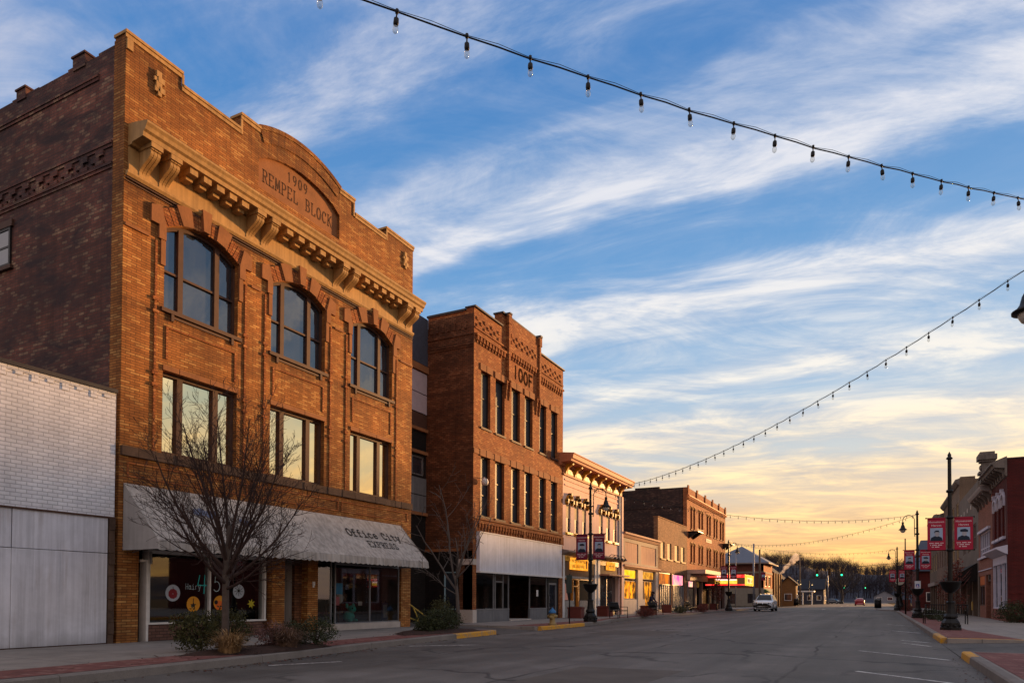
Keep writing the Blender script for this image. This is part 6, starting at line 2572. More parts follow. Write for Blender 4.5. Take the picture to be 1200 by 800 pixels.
# fire hydrant
t = thing('fire_hydrant', 'yellow fire hydrant with a bright blue bonnet at the yellow kerb', 'hydrant', (0, 0, 0))
m = MB()
m.lathe([(.17, 0), (.17, .05), (.115, .07), (.105, .40), (.125, .42), (.125, .46)], 0, 0, 0, 14)
m.tube([(-.2, 0, .34), (.2, 0, .34)], .055, 10)
m.tube([(0, -.2, .30), (0, 0, .30)], .07, 10)
m.build('barrel', mat('worn_yellow_hydrant', '#8f7a4c', .55, var=.3, vs=8), t)
m = MB()
m.lathe([(.15, .455), (.15, .49), (.13, .54), (.08, .60), (.035, .63), (.03, .68)], 0, 0, 0, 14)
m.build('bonnet', mat('blue_hydrant_bonnet', '#2a6496', .45, var=.15), t)
t.location = (-11.95, 27.0, .155)
t.scale = (1.05, 1.05, 1.05)

# edge-on road sign by the kerb
t = thing('road_sign', 'grey backed road sign on a dark post at the yellow kerb by the hydrant', 'sign', (0, 0, 0))
m = MB(); m.tube([(0, 0, 0), (0, 0, 2.15)], .028, 8); m.build('post', BLACKIRON, t)
m = MB(); m.bbox(-.13, .13, -.045, -.03, 1.32, 2.1, .004); m.build('panel', mat('dull_green_sign_back', '#3f4a45', .6, .3, var=.2), t)
t.location = (-11.9, 28.7, .155)

# parking sign on the second right lamp
t = thing('parking_sign', 'white reserved parking sign with a blue symbol on the second right hand lamp', 'sign', (0, 0, 0))
m = MB(); m.bbox(-.16, .16, -.115, -.105, 1.62, 2.24, .003); m.build('panel', mat('white_sign_face', '#c3c8cc', .5, bump=0), t)
m = MB()
f = lambda a, b, d: (a, -.118 - d, b)
m.prism(rect(-.09, .09, 1.86, 2.06), f, 0, .002, 0)
m.prism([(-.03, 2.02), (0, 2.02), (0, 1.96), (.04, 1.96), (.05, 1.90), (.03, 1.90), (.02, 1.94), (-.03, 1.94)], f, .003, .004, 1)
m.prism([(-.02 + .045 * cos(2 * pi * k / 12), 1.91 + .035 * sin(2 * pi * k / 12)) for k in range(12)], f, .003, .0035, 1)
m.build('symbol', [mat('signal_blue', '#1c4f9c', .5, bump=0), PTEXT], t)
m = MB(); m.box(-.1, .1, -.105, -.06, 1.7, 1.74); m.box(-.1, .1, -.105, -.06, 2.1, 2.14); m.build('clamp', GREYTRIM, t)
t.location = (LP['R2'][0], LP['R2'][1], .155)

# street clock
t = thing('street_clock', 'black street clock with a pale round face beyond the second right hand lamp', 'clock', (0, 0, 0))
m = MB()
m.lathe([(.5, 0), (.5, .5), (.42, .6), (.3, .8), (.22, 1.2), (.16, 1.5), (.13, 2.6), (.2, 2.7), (.12, 2.8)], 0, 0, 0, 12)
m.build('post', BLACKIRON, t)
m = MB()
m.tube([(0, -.16, 3.2), (0, .16, 3.2)], .46, 24)
hd = m.build('clock_head', BLACKIRON, t)
m = MB()
for yy in (-.165, .165):
    m.face([(.40 * cos(2 * pi * k / 24), yy, 3.2 + .40 * sin(2 * pi * k / 24)) for k in range(24)])
m.build('dial', mat('pale_dial', '#b9b6a4', .5, bump=0), hd)
m = MB()
for yy in (-.172, .172):
    m.box(-.012, .012, yy - .003, yy + .003, 3.2, 3.5)
    m.box(-.0, .22, yy - .0035, yy + .0035, 3.19, 3.215)
m.build('hand', INK, hd)
t.location = (2.02, 86.5, .155)
t.scale = (1.1, 1.1, .95)


def trash_bin(label, x, y, sc=1.):
    t = thing('trash_bin', label, 'trash bin', (0, 0, 0), 'black trash bins')
    m = MB()
    for k in range(26):
        q = 2 * pi * k / 26
        m.tube([(.33 * cos(q), .33 * sin(q), .05), (.33 * cos(q), .33 * sin(q), .95)], .018, 4)
    m.lathe([(.31, .03), (.31, .92)], 0, 0, 0, 20)
    m.build('body', BLACKIRON, t)
    m = MB()
    m.lathe([(.37, .94), (.37, 1.0), (.30, 1.06), (.16, 1.08), (.15, 1.02)], 0, 0, 0, 20)
    m.build('lid', mat('dark_bin_lid', '#2a2a2b', .5, var=.2), t)
    t.location = (x, y, .155)
    t.scale = (sc, sc, sc)


trash_bin('black trash bin at the right kerb corner near the junction', -.05, 100.5, 1.12)
trash_bin('black trash bin on the left pavement past the hip roofed bank', -12.6, 132, 1.15)

# ================================================================== person on the planter
def person(label, loc, rz):
    V = {'pelvis': (0, 0, .0), 'spine': (0, -.06, .22), 'chest': (0, -.15, .42), 'neck': (0, -.20, .54), 'head0': (0, -.24, .62), 'head1': (0, -.27, .74), 'crown': (0, -.25, .82)}
    E = [('pelvis', 'spine'), ('spine', 'chest'), ('chest', 'neck'), ('neck', 'head0'), ('head0', 'head1'), ('head1', 'crown')]
    Rr = {'pelvis': .155, 'spine': .145, 'chest': .165, 'neck': .062, 'head0': .075, 'head1': .10, 'crown': .07}
    for s, n in ((-1, 'l'), (1, 'r')):
        V.update({'hip' + n: (s * .10, -.03, -.01), 'knee' + n: (s * .13, -.46, .03), 'ankle' + n: (s * .12, -.40, -.42), 'toe' + n: (s * .13, -.56, -.46),
                  'sh' + n: (s * .19, -.15, .45), 'el' + n: (s * .26, -.28, .20), 'wr' + n: (s * .16, -.44, .11), 'pm' + n: (s * .13, -.50, .10)})
        E += [('pelvis', 'hip' + n), ('hip' + n, 'knee' + n), ('knee' + n, 'ankle' + n), ('ankle' + n, 'toe' + n), ('chest', 'sh' + n), ('sh' + n, 'el' + n), ('el' + n, 'wr' + n), ('wr' + n, 'pm' + n)]
        Rr.update({'hip' + n: .105, 'knee' + n: .075, 'ankle' + n: .05, 'toe' + n: .04, 'sh' + n: .085, 'el' + n: .06, 'wr' + n: .035, 'pm' + n: .036})
        for f in range(4):
            V['f%d%s' % (f, n)] = (s * (.09 + .022 * f), -.555 - .006 * (f % 3), .085)
            V['g%d%s' % (f, n)] = (s * (.09 + .022 * f), -.575, .055)
            E += [('pm' + n, 'f%d%s' % (f, n)), ('f%d%s' % (f, n), 'g%d%s' % (f, n))]
            Rr['f%d%s' % (f, n)] = .009
            Rr['g%d%s' % (f, n)] = .008
        V['th' + n] = (s * .085, -.50, .125)
        E.append(('pm' + n, 'th' + n))
        Rr['th' + n] = .010
    keys = list(V)
    me = bpy.data.meshes.new('skeleton')
    me.from_pydata([V[k] for k in keys], [(keys.index(a), keys.index(b)) for a, b in E], [])
    ob = bpy.data.objects.new('skeleton', me)
    COL.objects.link(ob)
    sk = ob.modifiers.new('s', 'SKIN')
    for i, k in enumerate(keys):
        me.skin_vertices[0].data[i].radius = (Rr[k], Rr[k] * .9)
        me.skin_vertices[0].data[i].use_root = (k == 'pelvis')
    ob.modifiers.new('d', 'SUBSURF').levels = 2
    dg = bpy.context.evaluated_depsgraph_get()
    em_ = bpy.data.meshes.new_from_object(ob.evaluated_get(dg))
    bpy.data.objects.remove(ob)
    t = thing('person', label, 'person', (0, 0, 0))
    em_.name = 'body'
    body = bpy.data.objects.new('body', em_)
    COL.objects.link(body)
    body.parent = t
    ORG[body.name] = (0, 0, 0)
    mats_ = [mat('navy_coat', '#161a33', .9, var=.25), mat('skin_tone', '#8a6552', .6, bump=0), mat('dark_trousers', '#17182a', .9), mat('pale_glove', '#7d7884', .9)]
    em_.materials.clear()
    for mm in mats_:
        em_.materials.append(mm)
    for p in em_.polygons:
        c = p.center
        p.use_smooth = True
        if c.z > .60 and c.y < -.27:
            p.material_index = 1
        elif c.y < -.46 and c.z > .04 and c.z < .16 and abs(c.x) < .2 and c.z > .045:
            p.material_index = 1 if c.z > .06 else 2
        elif c.z < .06 and c.y < -.12:
            p.material_index = 2
        else:
            p.material_index = 0
    m = MB()   # face
    for s in (-1, 1):
        m.ball((s * .035, -.355, .725), .012, .008, .008, 6, 4, 0)
        m.ball((s * .098, -.265, .71), .014, .022, .03, 6, 4, 1)
    m.ball((0, -.372, .695), .014, .018, .022, 6, 4, 1)
    m.box(-.022, .022, -.362, -.35, .655, .662, 2)
    m.build('face', [INK, mats_[1], RED], t)
    m = MB()
    m.ball((0, -.235, .755), .115, .125, .115, 12, 8)
    m.ball((0, -.19, .63), .11, .09, .13, 12, 8)
    m.build('hood', mat('black_hood', '#0d0e1a', .9), t)
    t.location = loc
    t.rotation_euler = (0, 0, rz)


person('hooded person in a navy coat sitting hunched on an oxblood planter before the beige shop', (-14.22, 48.95, .155 + .62 + .13), radians(80))

# ================================================================== vehicles
def car(name, label, x, y, rz, col, L_=4.75, W=1.9, H=1.68, sedan=False, lit=None):
    t = thing(name, label, 'car', (0, 0, 0))
    hw = W / 2
    # stations front to back: (y, hood/roof height, half width at roof line, belt height)
    if sedan:
        prof = [(-.0, .62, .62, .55), (.12, .78, .72, .62), (.9, .92, .74, .82), (1.35, 1.0, .74, .92), (2.05, H - .04, .60, .95), (2.9, H, .62, .96), (3.7, H - .12, .60, .97), (4.2, 1.08, .68, .98), (L_ - .1, 1.0, .70, .88), (L_, .75, .66, .70)]
    else:
        prof = [(0, .74, .66, .62), (.10, .92, .78, .70), (.35, 1.03, .80, .86), (1.25, 1.13, .78, 1.0), (1.95, H - .05, .60, 1.05), (2.6, H, .62, 1.06), (3.7, H - .02, .60, 1.08), (4.25, H - .12, .58, 1.10), (4.62, 1.12, .70, 1.05), (L_, .80, .74, .75)]
    rings = []
    for yy, zt, rw, belt in prof:
        e = .86 if yy < .05 or yy > L_ - .05 else (.95 if yy < .2 or yy > L_ - .2 else 1.)
        b = min(belt, zt - .06)
        ring = [(hw * .80 * e, .24), (hw * .97 * e, .30), (hw * e, .58), (hw * .97 * e, b), (hw * rw / .75 * e if zt < 1.2 else hw * rw * 1.12, zt - .07), (hw * rw * .85, zt - .01), (0, zt + .012)]
        ring = [(min(hw * e, a), z) for a, z in ring]
        full = [(-a, yy, z) for a, z in ring] + [(a, yy, z) for a, z in ring[-2::-1]]
        rings.append(full)
    n = len(rings[0])
    v = [p for r in rings for p in r]
    f = [(i * n + k, i * n + k + 1, (i + 1) * n + k + 1, (i + 1) * n + k) for i in range(len(rings) - 1) for k in range(n - 1)]
    f += [(i * n + n - 1, i * n, (i + 1) * n, (i + 1) * n + n - 1) for i in range(len(rings) - 1)]
    f += [tuple(range(n)), tuple(range((len(rings) - 1) * n, len(rings) * n))]
    m = MB()
    m.idx(v, f, 0, True)
    paint = NT(name + '_paint')
    pm_ = paint.bsdf(hexc(col), .28, 0, None, .5)
    pm_.inputs['Coat Weight'].default_value = .6
    body = m.build('body', paint.done(pm_), t)
    CG = glass_dark('car_glass_' + name, (.008, .012, .02), 1.38, .0)
    # glass
    def q(name_, pts, mm):
        g = MB(); g.face(pts); return g.build(name_, mm, t)
    i0 = 3
    y0, z0 = prof[i0][0], prof[i0][1]
    y1, z1 = prof[i0 + 1][0], prof[i0 + 1][1]
    q('windscreen', [(-hw * .80, y0 - .012, z0 + .02), (hw * .80, y0 - .012, z0 + .02), (hw * .60, y1 - .045, z1 - .01), (-hw * .60, y1 - .045, z1 - .01)], CG)
    q('rear_window', [(-hw * .72, L_ - .10 if not sedan else 4.22, 1.16), (hw * .72, L_ - .10 if not sedan else 4.22, 1.16), (hw * .58, 4.32 if not sedan else 3.74, H - .15), (-hw * .58, 4.32 if not sedan else 3.74, H - .15)], CG)
    for s in (-1, 1):
        bl = prof[4][3] + .02
        for a0, a1, tp0, tp1 in ((1.60, 2.62, 2.05, 2.62), (2.70, 3.60, 2.70, 3.55), (3.66, 4.15, 3.64, 3.98)):
            q('side_window', [(s * hw * .985, a0, bl), (s * hw * .985, a1, bl), (s * hw * .74, tp1, H - .13), (s * hw * .74, tp0, H - .13)], CG)
        m = MB()
        m.ball((s * (hw + .09), 1.55, 1.10 if not sedan else .98), .10, .06, .07, 8, 6)
        m.build('mirror', paint.m, t)
        for yy in (.95, L_ - .92):
            m = MB()
            r = .37 if not sedan else .33
            m.tube([(s * (hw - .20), yy, r), (s * (hw + .015), yy, r)], r, 20)
            wl = m.build('wheel', mat('tyre_rubber', '#141414', .85, bump=0), t)
            m = MB()
            m.tube([(s * (hw + .016), yy, r), (s * (hw + .024), yy, r)], r * .64, 16)
            m.build('rim', GREYTRIM, wl)
        m = MB()
        m.hexa([(s * hw * .52, -.012, .74), (s * hw * .88, .04, .76), (s * hw * .92, .22, .86), (s * hw * .54, .03, .82), (s * hw * .52, -.02, .80), (s * hw * .88, .03, .83), (s * hw * .90, .20, .90), (s * hw * .54, .02, .88)])
        m.build('headlight', mat('headlight_glass', '#4a525e', .15, .3, bump=0), t)
        m = MB()
        m.box(*sorted((s * hw * .60, s * hw * .93)), L_ - .06, L_ + .006, .82, .98)
        m.build('tail_light', mat('tail_lamp_red', '#8a0f12', .3, bump=0), t)
        m = MB()
        m.ball((s * hw * .74, .02, .50), .20, .06, .13, 10, 6)
        m.build('air_intake', BLACKTRIM, t)
    m = MB()
    for s in (-1, 1):
        m.bbox(min(s * .03, s * .46), max(s * .03, s * .46), -.035, .02, .60, .84, .01)
    m.build('grille', BLACKTRIM, t)
    m = MB(); m.box(-.62, .62, -.02, .03, .30, .46); m.build('lower_grille', BLACKTRIM, t)
    m = MB(); m.box(-hw * .78, hw * .78, .05, L_ - .05, .16, .28); m.build('underbody', BLACKTRIM, t)
    if not sedan:
        for s in (-1, 1):
            m = MB(); m.tube([(s * hw * .62, 2.0, H + .0), (s * hw * .62, 2.2, H + .05), (s * hw * .62, 3.9, H + .04), (s * hw * .62, 4.1, H - .03)], .018, 6); m.build('roof_rail', GREYTRIM, t)
    t.location = (x, y, .004)
    t.rotation_euler = (0, 0, rz)
    return t


car('white_suv', 'white sport utility car parked at the left kerb, facing the viewer', -10.65, 77.5, 0, '#d6d8da', H=1.76)
car('red_car', 'red car far down the road, seen from behind', -3.5, 171, pi, '#8a1420', 4.5, 1.85, 1.55)
car('pale_car', 'small pale car parked far off on the left, beyond the hip roofed bank', -16.5, 150, radians(70), '#8d9298', 4.4, 1.8, 1.45, True)
car('silver_car', 'silver car parked far off beyond the junction, by the tall grey post', -13.5, 215, radians(80), '#8f9499', 4.4, 1.8, 1.45, True)
car('dark_car', 'dark car far off by the bare roadside tree', -9.5, 228, radians(60), '#33363c', 4.4, 1.8, 1.45, True)
# ================================================================== planting
BARK = mat('brown_bark', '#51463f', .95, var=.35, vs=8, bump=.6, bs=30)
TWIG = mat('dark_red_brown_twig', '#3c2c27', .9, var=.3, vs=4, bump=0)
GREYBARK = mat('grey_smooth_bark', '#554d48', .9, var=.25, vs=6, bump=.2)


def grow(mb, rng, p, d, length, r, lvl, cfg):
    nseg = cfg['seg'][lvl]
    up = cfg['up'][lvl]
    jit = cfg['jit'][lvl]
    path, rad = [p.copy()], [r]
    dirs = [d.copy()]
    for i in range(nseg):
        d = (d + Vector((rng.uniform(-jit, jit), rng.uniform(-jit, jit), rng.uniform(-jit, jit) + up))).normalized()
        p = p + d * (length / nseg)
        path.append(p.copy())
        dirs.append(d.copy())
        rad.append(max(cfg['rmin'], r * (1 - (1 - cfg['tip']) * (i + 1) / nseg)))
    mb.tube(path, rad, cfg['n'][lvl], cap=False)
    if lvl + 1 >= len(cfg['kids']) + 1 or lvl >= len(cfg['kids']):
        return
    k = cfg['kids'][lvl]
    k = k if isinstance(k, int) else rng.randint(*k)
    for j in range(k):
        tt = cfg['from'][lvl] + (1 - cfg['from'][lvl]) * (j + rng.random()) / k
        i = min(nseg - 1, int(tt * nseg))
        fr = tt * nseg - i
        q = path[i].lerp(path[i + 1], fr)
        dd = dirs[i + 1]
        side = dd.orthogonal().normalized()
        side.rotate(Matrix.Rotation(rng.uniform(0, 2 * pi), 3, dd))
        ang = radians(rng.uniform(*cfg['ang'][lvl]))
        nd = (dd * cos(ang) + side * sin(ang)).normalized()
        grow(mb, rng, q, nd, length * rng.uniform(*cfg['len'][lvl]) * (1.15 - .5 * tt), max(cfg['rmin'], rad[i] * cfg['rk'][lvl]), lvl + 1, cfg)


def bare_tree(name, label, loc, trunk_path, trunk_r, limbs, cfg, seed, mats_, group=None, cat='tree'):
    t = thing(name, label, cat, loc, group)
    rng = random.Random(seed)
    base = Vector(loc)
    m = MB()
    tp = [base + Vector(p) for p in trunk_path]
    m.tube(tp, trunk_r, 10)
    m.lathe([(trunk_r[0] * 1.7, -.03), (trunk_r[0] * 1.3, .05), (trunk_r[0] * 1.02, .16)], tp[0].x, tp[0].y, tp[0].z, 10)
    m.build('trunk', mats_[0], t)
    m = MB()
    for (h, az, el, ln, r) in limbs(rng):
        i = 0
        zz = [p.z - base.z for p in tp]
        while i < len(tp) - 2 and zz[i + 1] < h:
            i += 1
        f = (h - zz[i]) / max(.001, zz[i + 1] - zz[i])
        q = tp[i].lerp(tp[i + 1], max(0, min(1, f)))
        d = Vector((cos(az) * cos(el), sin(az) * cos(el), sin(el)))
        grow(m, rng, q, d, ln, r, 0, cfg)
    m.build('crown', mats_[1], t)
    return t


CFG1 = dict(seg=[7, 5, 4, 2], up=[.12, .10, .07, .04], jit=[.07, .10, .13, .15], rmin=.0036, tip=.22, n=[6, 4, 3, 3], kids=[11, 6, 3], ang=[(22, 48), (25, 50), (25, 55)], len=[(.34, .52), (.40, .62), (.4, .6)], rk=[.52, .55, .7])
CFG1['from'] = [.14, .12, .2]


def limbs1(rng):
    out = []
    n = 15
    for i in range(n):
        k = i / (n - 1)
        el = radians(10 + 66 * k ** .9)
        out.append((1.25 + .75 * k, i * 2.4 + rng.uniform(-.3, .3), el, 2.05 + .75 * k + rng.uniform(-.2, .2), .030 + .012 * rng.random()))
    return out


bare_tree('bare_pear_tree', 'bare leafless street tree with dense fine upright twigs before the grey awning', (-11.55, 10.05, .15),
          [(0, 0, 0), (.01, .01, .6), (-.02, .03, 1.2), (.0, .02, 1.7), (.02, .05, 2.1), (.03, .06, 2.5)], [.085, .072, .068, .066, .055, .035], limbs1, CFG1, 4, [BARK, TWIG])
CFG2 = dict(seg=[8, 5, 3], up=[.06, .08, .05], jit=[.13, .17, .2], rmin=.006, tip=.3, n=[6, 5, 4], kids=[5, 4], ang=[(30, 65), (30, 60)], len=[(.3, .55), (.35, .6)], rk=[.5, .6])
CFG2['from'] = [.25, .3]


def limbs2(rng):
    return [(1.35, radians(200), radians(52), 2.6, .045), (1.55, radians(225), radians(70), 3.4, .042), (1.7, radians(20), radians(62), 2.9, .04), (1.75, radians(60), radians(70), 2.4, .035), (1.5, radians(300), radians(35), 1.9, .03), (1.65, radians(120), radians(45), 2.0, .03), (1.75, radians(0), radians(30), 2.0, .028), (1.2, radians(240), radians(22), 1.6, .02)]


bare_tree('bare_street_tree', 'sparse bare tree with crooked pale grey limbs in front of the alley gap', (-12.6, 20.6, .15),
          [(0, 0, 0), (.0, .02, .6), (-.03, .02, 1.1), (-.06, .0, 1.5), (-.08, -.02, 1.85)], [.075, .066, .06, .052, .04], limbs2, CFG2, 21, [GREYBARK, GREYBARK])


def leafmat(name, c1, c2):
    t = NT(name)
    v = t.noise(t.pos(), 9, 3)
    col = t.mix(t.ramp(v, [(.35, 0), (.65, 1)]), hexc(c1), hexc(c2))
    return t.done(t.bsdf(col, .7, 0, None, .3))


DARKLEAF = leafmat('dark_evergreen_leaf', '#1d2413', '#3a4020')
OLIVELEAF = leafmat('olive_evergreen_leaf', '#2b2c14', '#4b4822')
RUSSETLEAF = leafmat('russet_leaf', '#3c1c18', '#6a3326')
STRAW = leafmat('dry_grass_blade', '#6d5338', '#a28358')
PURPLE = leafmat('dry_pinkish_stem', '#4a302f', '#7d5c56')


def clump(mb, rng, c, rx, ry, rz, n, s, flat_=.0):
    for k in range(n):
        th, u = rng.uniform(0, 2 * pi), rng.uniform(-1, 1)
        rr = (.45 + .55 * rng.random() ** .5) * (1 + .22 * sin(3 * th + 5 * u) + .12 * sin(7 * th))
        q = sqrt(max(0, 1 - u * u))
        p = Vector((c[0] + rx * rr * q * cos(th), c[1] + ry * rr * q * sin(th), max(c[2] - rz * .95, c[2] + rz * rr * u)))
        a = Vector((rng.gauss(0, 1), rng.gauss(0, 1), rng.gauss(0, 1) + .3)).normalized()
        b = a.orthogonal().normalized()
        b.rotate(Matrix.Rotation(rng.uniform(0, 6.3), 3, a))
        ss = s * rng.uniform(.6, 1.3)
        mb.face([p, p + a * ss * .5 + b * ss * .3, p + a * ss, p + a * ss * .5 - b * ss * .3])


def shrub(name, label, loc, blobs, n, s, m, seed, stems=True, group=None):
    t = thing(name, label, 'shrub', loc, group)
    rng = random.Random(seed)
    mb = MB()
    for (dx, dy, dz, rx, ry, rz) in blobs:
        clump(mb, rng, (loc[0] + dx, loc[1] + dy, loc[2] + dz), rx, ry, rz, int(n * 3.2), s * .62)
    mb.build('foliage', m, t)
    if stems:
        mb = MB()
        for k in range(9):
            q = 2 * pi * k / 9
            dx, dy, dz, rx, ry, rz = blobs[k % len(blobs)]
            mb.tube([(loc[0] + dx * .6, loc[1] + dy * .6, loc[2]), (loc[0] + dx + rx * .3 * cos(q), loc[1] + dy + ry * .3 * sin(q), loc[2] + dz), (loc[0] + dx + rx * .6 * cos(q), loc[1] + dy + ry * .6 * sin(q), loc[2] + dz + rz * .5)], [.02, .014, .006], 5)
        mb.build('stem', TWIG, t)
    return t


def tuft(name, label, loc, n, h, spread, m, seed, group=None):
    t = thing(name, label, 'grass tuft', loc, group)
    rng = random.Random(seed)
    mb = MB()
    for k in range(n):
        q = rng.uniform(0, 2 * pi)
        r0 = rng.random() * spread * .5
        x, y = loc[0] + r0 * cos(q), loc[1] + r0 * sin(q)
        hh = h * rng.uniform(.45, 1.25)
        out = spread * rng.uniform(.05, 1.) ** 1.2
        w_ = .005
        dr = rng.uniform(.6, 1.15)
        px, py = -sin(q) * w_, cos(q) * w_
        pts = [(0, 0), (.18, .55), (.62, .95 * (.5 + .5 * dr)), (1, dr)]
        for (o0, z0), (o1, z1) in zip(pts, pts[1:]):
            a = (x + out * o0 * cos(q), y + out * o0 * sin(q), loc[2] + hh * z0)
            b = (x + out * o1 * cos(q), y + out * o1 * sin(q), loc[2] + hh * z1)
            mb.face([(a[0] - px, a[1] - py, a[2]), (a[0] + px, a[1] + py, a[2]), (b[0] + px * .6, b[1] + py * .6, b[2]), (b[0] - px * .6, b[1] - py * .6, b[2])])
    mb.build('blades', m, t)
    return t


def bed(label, poly, h):
    cx = sum(p[0] for p in poly) / len(poly)
    cy = sum(p[1] for p in poly) / len(poly)
    mb = MB()
    rng = random.Random(int(cx * 10))
    ring = []
    for p, q in zip(poly, poly[1:] + poly[:1]):
        for k in range(4):
            ring.append((p[0] + (q[0] - p[0]) * k / 4, p[1] + (q[1] - p[1]) * k / 4))
    n = len(ring)
    v = [(x, y, .158) for x, y in ring]
    for s, z in ((.8, .7), (.45, 1.)):
        v += [(cx + (x - cx) * s + rng.uniform(-.03, .03), cy + (y - cy) * s + rng.uniform(-.03, .03), .158 + h * z * rng.uniform(.7, 1.2)) for x, y in ring]
    v.append((cx, cy, .158 + h))
    f = [(r * n + i, r * n + (i + 1) % n, (r + 1) * n + (i + 1) % n, (r + 1) * n + i) for r in range(2) for i in range(n)]
    f += [(2 * n + i, 2 * n + (i + 1) % n, 3 * n) for i in range(n)]
    mb.idx(v, f, 0, True)
    for k in range(160):   # loose bark chips
        i = rng.randrange(n)
        s = rng.uniform(.2, 1.02)
        x, y = cx + (ring[i][0] - cx) * s, cy + (ring[i][1] - cy) * s
        z = .158 + h * max(0, 1.05 - s) + .01
        q = rng.uniform(0, 6)
        mb.face([(x, y, z), (x + .05 * cos(q), y + .05 * sin(q), z + .012), (x + .05 * cos(q) - .02 * sin(q), y + .05 * sin(q) + .02 * cos(q), z + .02), (x - .02 * sin(q), y + .02 * cos(q), z + .008)])
    return tag(mb.build('mulch_bed', MULCH), label, 'mulch bed', kind='stuff')


bed('dark bark mulch bed round the dense bare tree', [(-11.45, 8.85), (-10.55, 9.9), (-10.62, 11.1), (-10.85, 12.4), (-11.8, 12.7), (-12.3, 11.4)], .09)
bed('dark bark mulch bed round the crooked bare tree by the yellow kerb', [(-12.2, 16.9), (-11.75, 18.2), (-11.85, 20.9), (-12.9, 21.1), (-13.3, 19.6), (-13.0, 17.6)], .10)
shrub('evergreen_shrub', 'olive green bushy shrub right behind the dense bare tree trunk', (-12.15, 10.25, .2), [(0, -.40, .36, .44, .42, .38), (.05, .34, .38, .46, .44, .42)], 1000, .085, OLIVELEAF, 3)
shrub('evergreen_shrub', 'low dark shrub at the right end of the mulch bed by the dense bare tree', (-11.1, 12.15, .2), [(0, 0, .28, .42, .48, .32), (-.2, -.5, .24, .35, .35, .28)], 800, .07, DARKLEAF, 5)
shrub('bare_shrub', 'dry pinkish twiggy shrub between the grass tufts near the dense bare tree', (-11.3, 11.15, .2), [(0, 0, .24, .38, .42, .28)], 700, .06, PURPLE, 6)
tuft('grass_tuft', 'dry straw coloured grass tuft at the foot of the dense bare tree', (-11.05, 9.75, .18), 900, .34, .42, STRAW, 7, None)
tuft('grass_tuft', 'browner arching grass tuft beside the low dark shrub', (-10.95, 11.15, .18), 900, .38, .46, leafmat('brown_grass_blade', '#4a3830', '#7d6450'), 8, None)
shrub('evergreen_shrub', 'dark spreading evergreen mound under the crooked bare tree', (-12.35, 18.9, .2), [(0, 0, .33, .55, .65, .36), (-.1, .75, .33, .5, .5, .38), (.0, -.5, .22, .4, .4, .26)], 800, .085, DARKLEAF, 9)
shrub('evergreen_shrub', 'small olive shrub behind the evergreen mound at the crooked bare tree', (-12.9, 20.1, .2), [(0, 0, .52, .36, .36, .5)], 800, .08, OLIVELEAF, 10)
shrub('evergreen_shrub', 'dark hedge shrub against the side of the red corner building', (6.8, 42.6, .15), [(-.8, 0, .5, .8, .7, .55), (.6, .1, .55, .9, .7, .6), (2.0, .2, .55, .9, .7, .6)], 900, .12, DARKLEAF, 12)
for i, (lab, x, y, k) in enumerate([('low dark planting in a mulched square on the left pavement, nearest the salmon shop bench', -12.95, 43.6, 1.), ('low dark planting in a mulched square on the left pavement before the beige shop', -13.5, 54.5, 1.1), ('low dark mound of planting on the left pavement before the neon transoms', -13.4, 61.5, 1.25),
                                    ('low planting round the foot of the lamp with the parking sign', 2.7, 46.8, 1.2), ('low planting beside the street clock', 2.6, 80.5, 1.2), ('low planting behind the bench on the right pavement', 3.1, 43.2, 1.0)]):
    shrub('low_shrub', lab, (x, y, .16), [(0, -.4, .2 * k, .5, .6, .25 * k), (0, .5, .24 * k, .5, .6, .28 * k)], 420, .09, DARKLEAF if i % 2 else RUSSETLEAF, 30 + i)


def leafy_tree(name, label, loc, h, r, m, seed, trunk_h, group=None, n=900, s=.12):
    t = thing(name, label, 'tree', loc, group)
    rng = random.Random(seed)
    mb = MB()
    mb.tube([(loc[0], loc[1], loc[2]), (loc[0] + .03, loc[1], loc[2] + trunk_h), (loc[0], loc[1] + .02, loc[2] + h * .8)], [.07, .055, .02], 7)
    mb.build('trunk', BARK, t)
    mb = MB()
    for k in range(7):
        q = 2 * pi * k / 7 + rng.random()
        z = trunk_h + (h - trunk_h) * (k + .5) / 7
        rr = r * (.75 - .35 * abs(2 * (k + .5) / 7 - .8))
        clump(mb, rng, (loc[0] + rr * .55 * cos(q), loc[1] + rr * .55 * sin(q), loc[2] + z), rr * .75, rr * .75, (h - trunk_h) * .2, n // 7, s)
    for k in range(24):
        q = rng.uniform(0, 6.3)
        z0 = rng.uniform(trunk_h * .8, h * .7)
        mb.tube([(loc[0], loc[1], loc[2] + z0), (loc[0] + r * .5 * cos(q), loc[1] + r * .5 * sin(q), loc[2] + z0 + h * .12), (loc[0] + r * .85 * cos(q), loc[1] + r * .85 * sin(q), loc[2] + z0 + h * .26)], [.02, .012, .005], 3)
    mb.build('crown', m, t)
    return t


leafy_tree('russet_tree', 'small tree keeping russet leaves on the left pavement in front of the theatre', (-14.1, 71.5, .15), 2.9, .85, RUSSETLEAF, 41, 1.1)
leafy_tree('russet_tree', 'reddish thicket like small tree behind the bench on the right pavement', (3.6, 44.6, .15), 3.0, .95, RUSSETLEAF, 42, .7, n=1100)
leafy_tree('russet_tree', 'reddish small tree farther down the right pavement, past the street clock', (2.9, 92, .15), 5.0, 1.7, RUSSETLEAF, 43, 1.6, n=700, s=.2)
leafy_tree('russet_tree', 'reddish tree at the right kerb beyond the junction', (4.2, 128, .1), 7.0, 2.6, RUSSETLEAF, 44, 2.2, n=900, s=.26)

# ================================================================== junction and far town
POLEWOOD = mat('weathered_wooden_pole', '#5a4a3c', .9, var=.3)
POLEGREY = mat('galvanised_pole', '#7b7a80', .5, .4, var=.15)


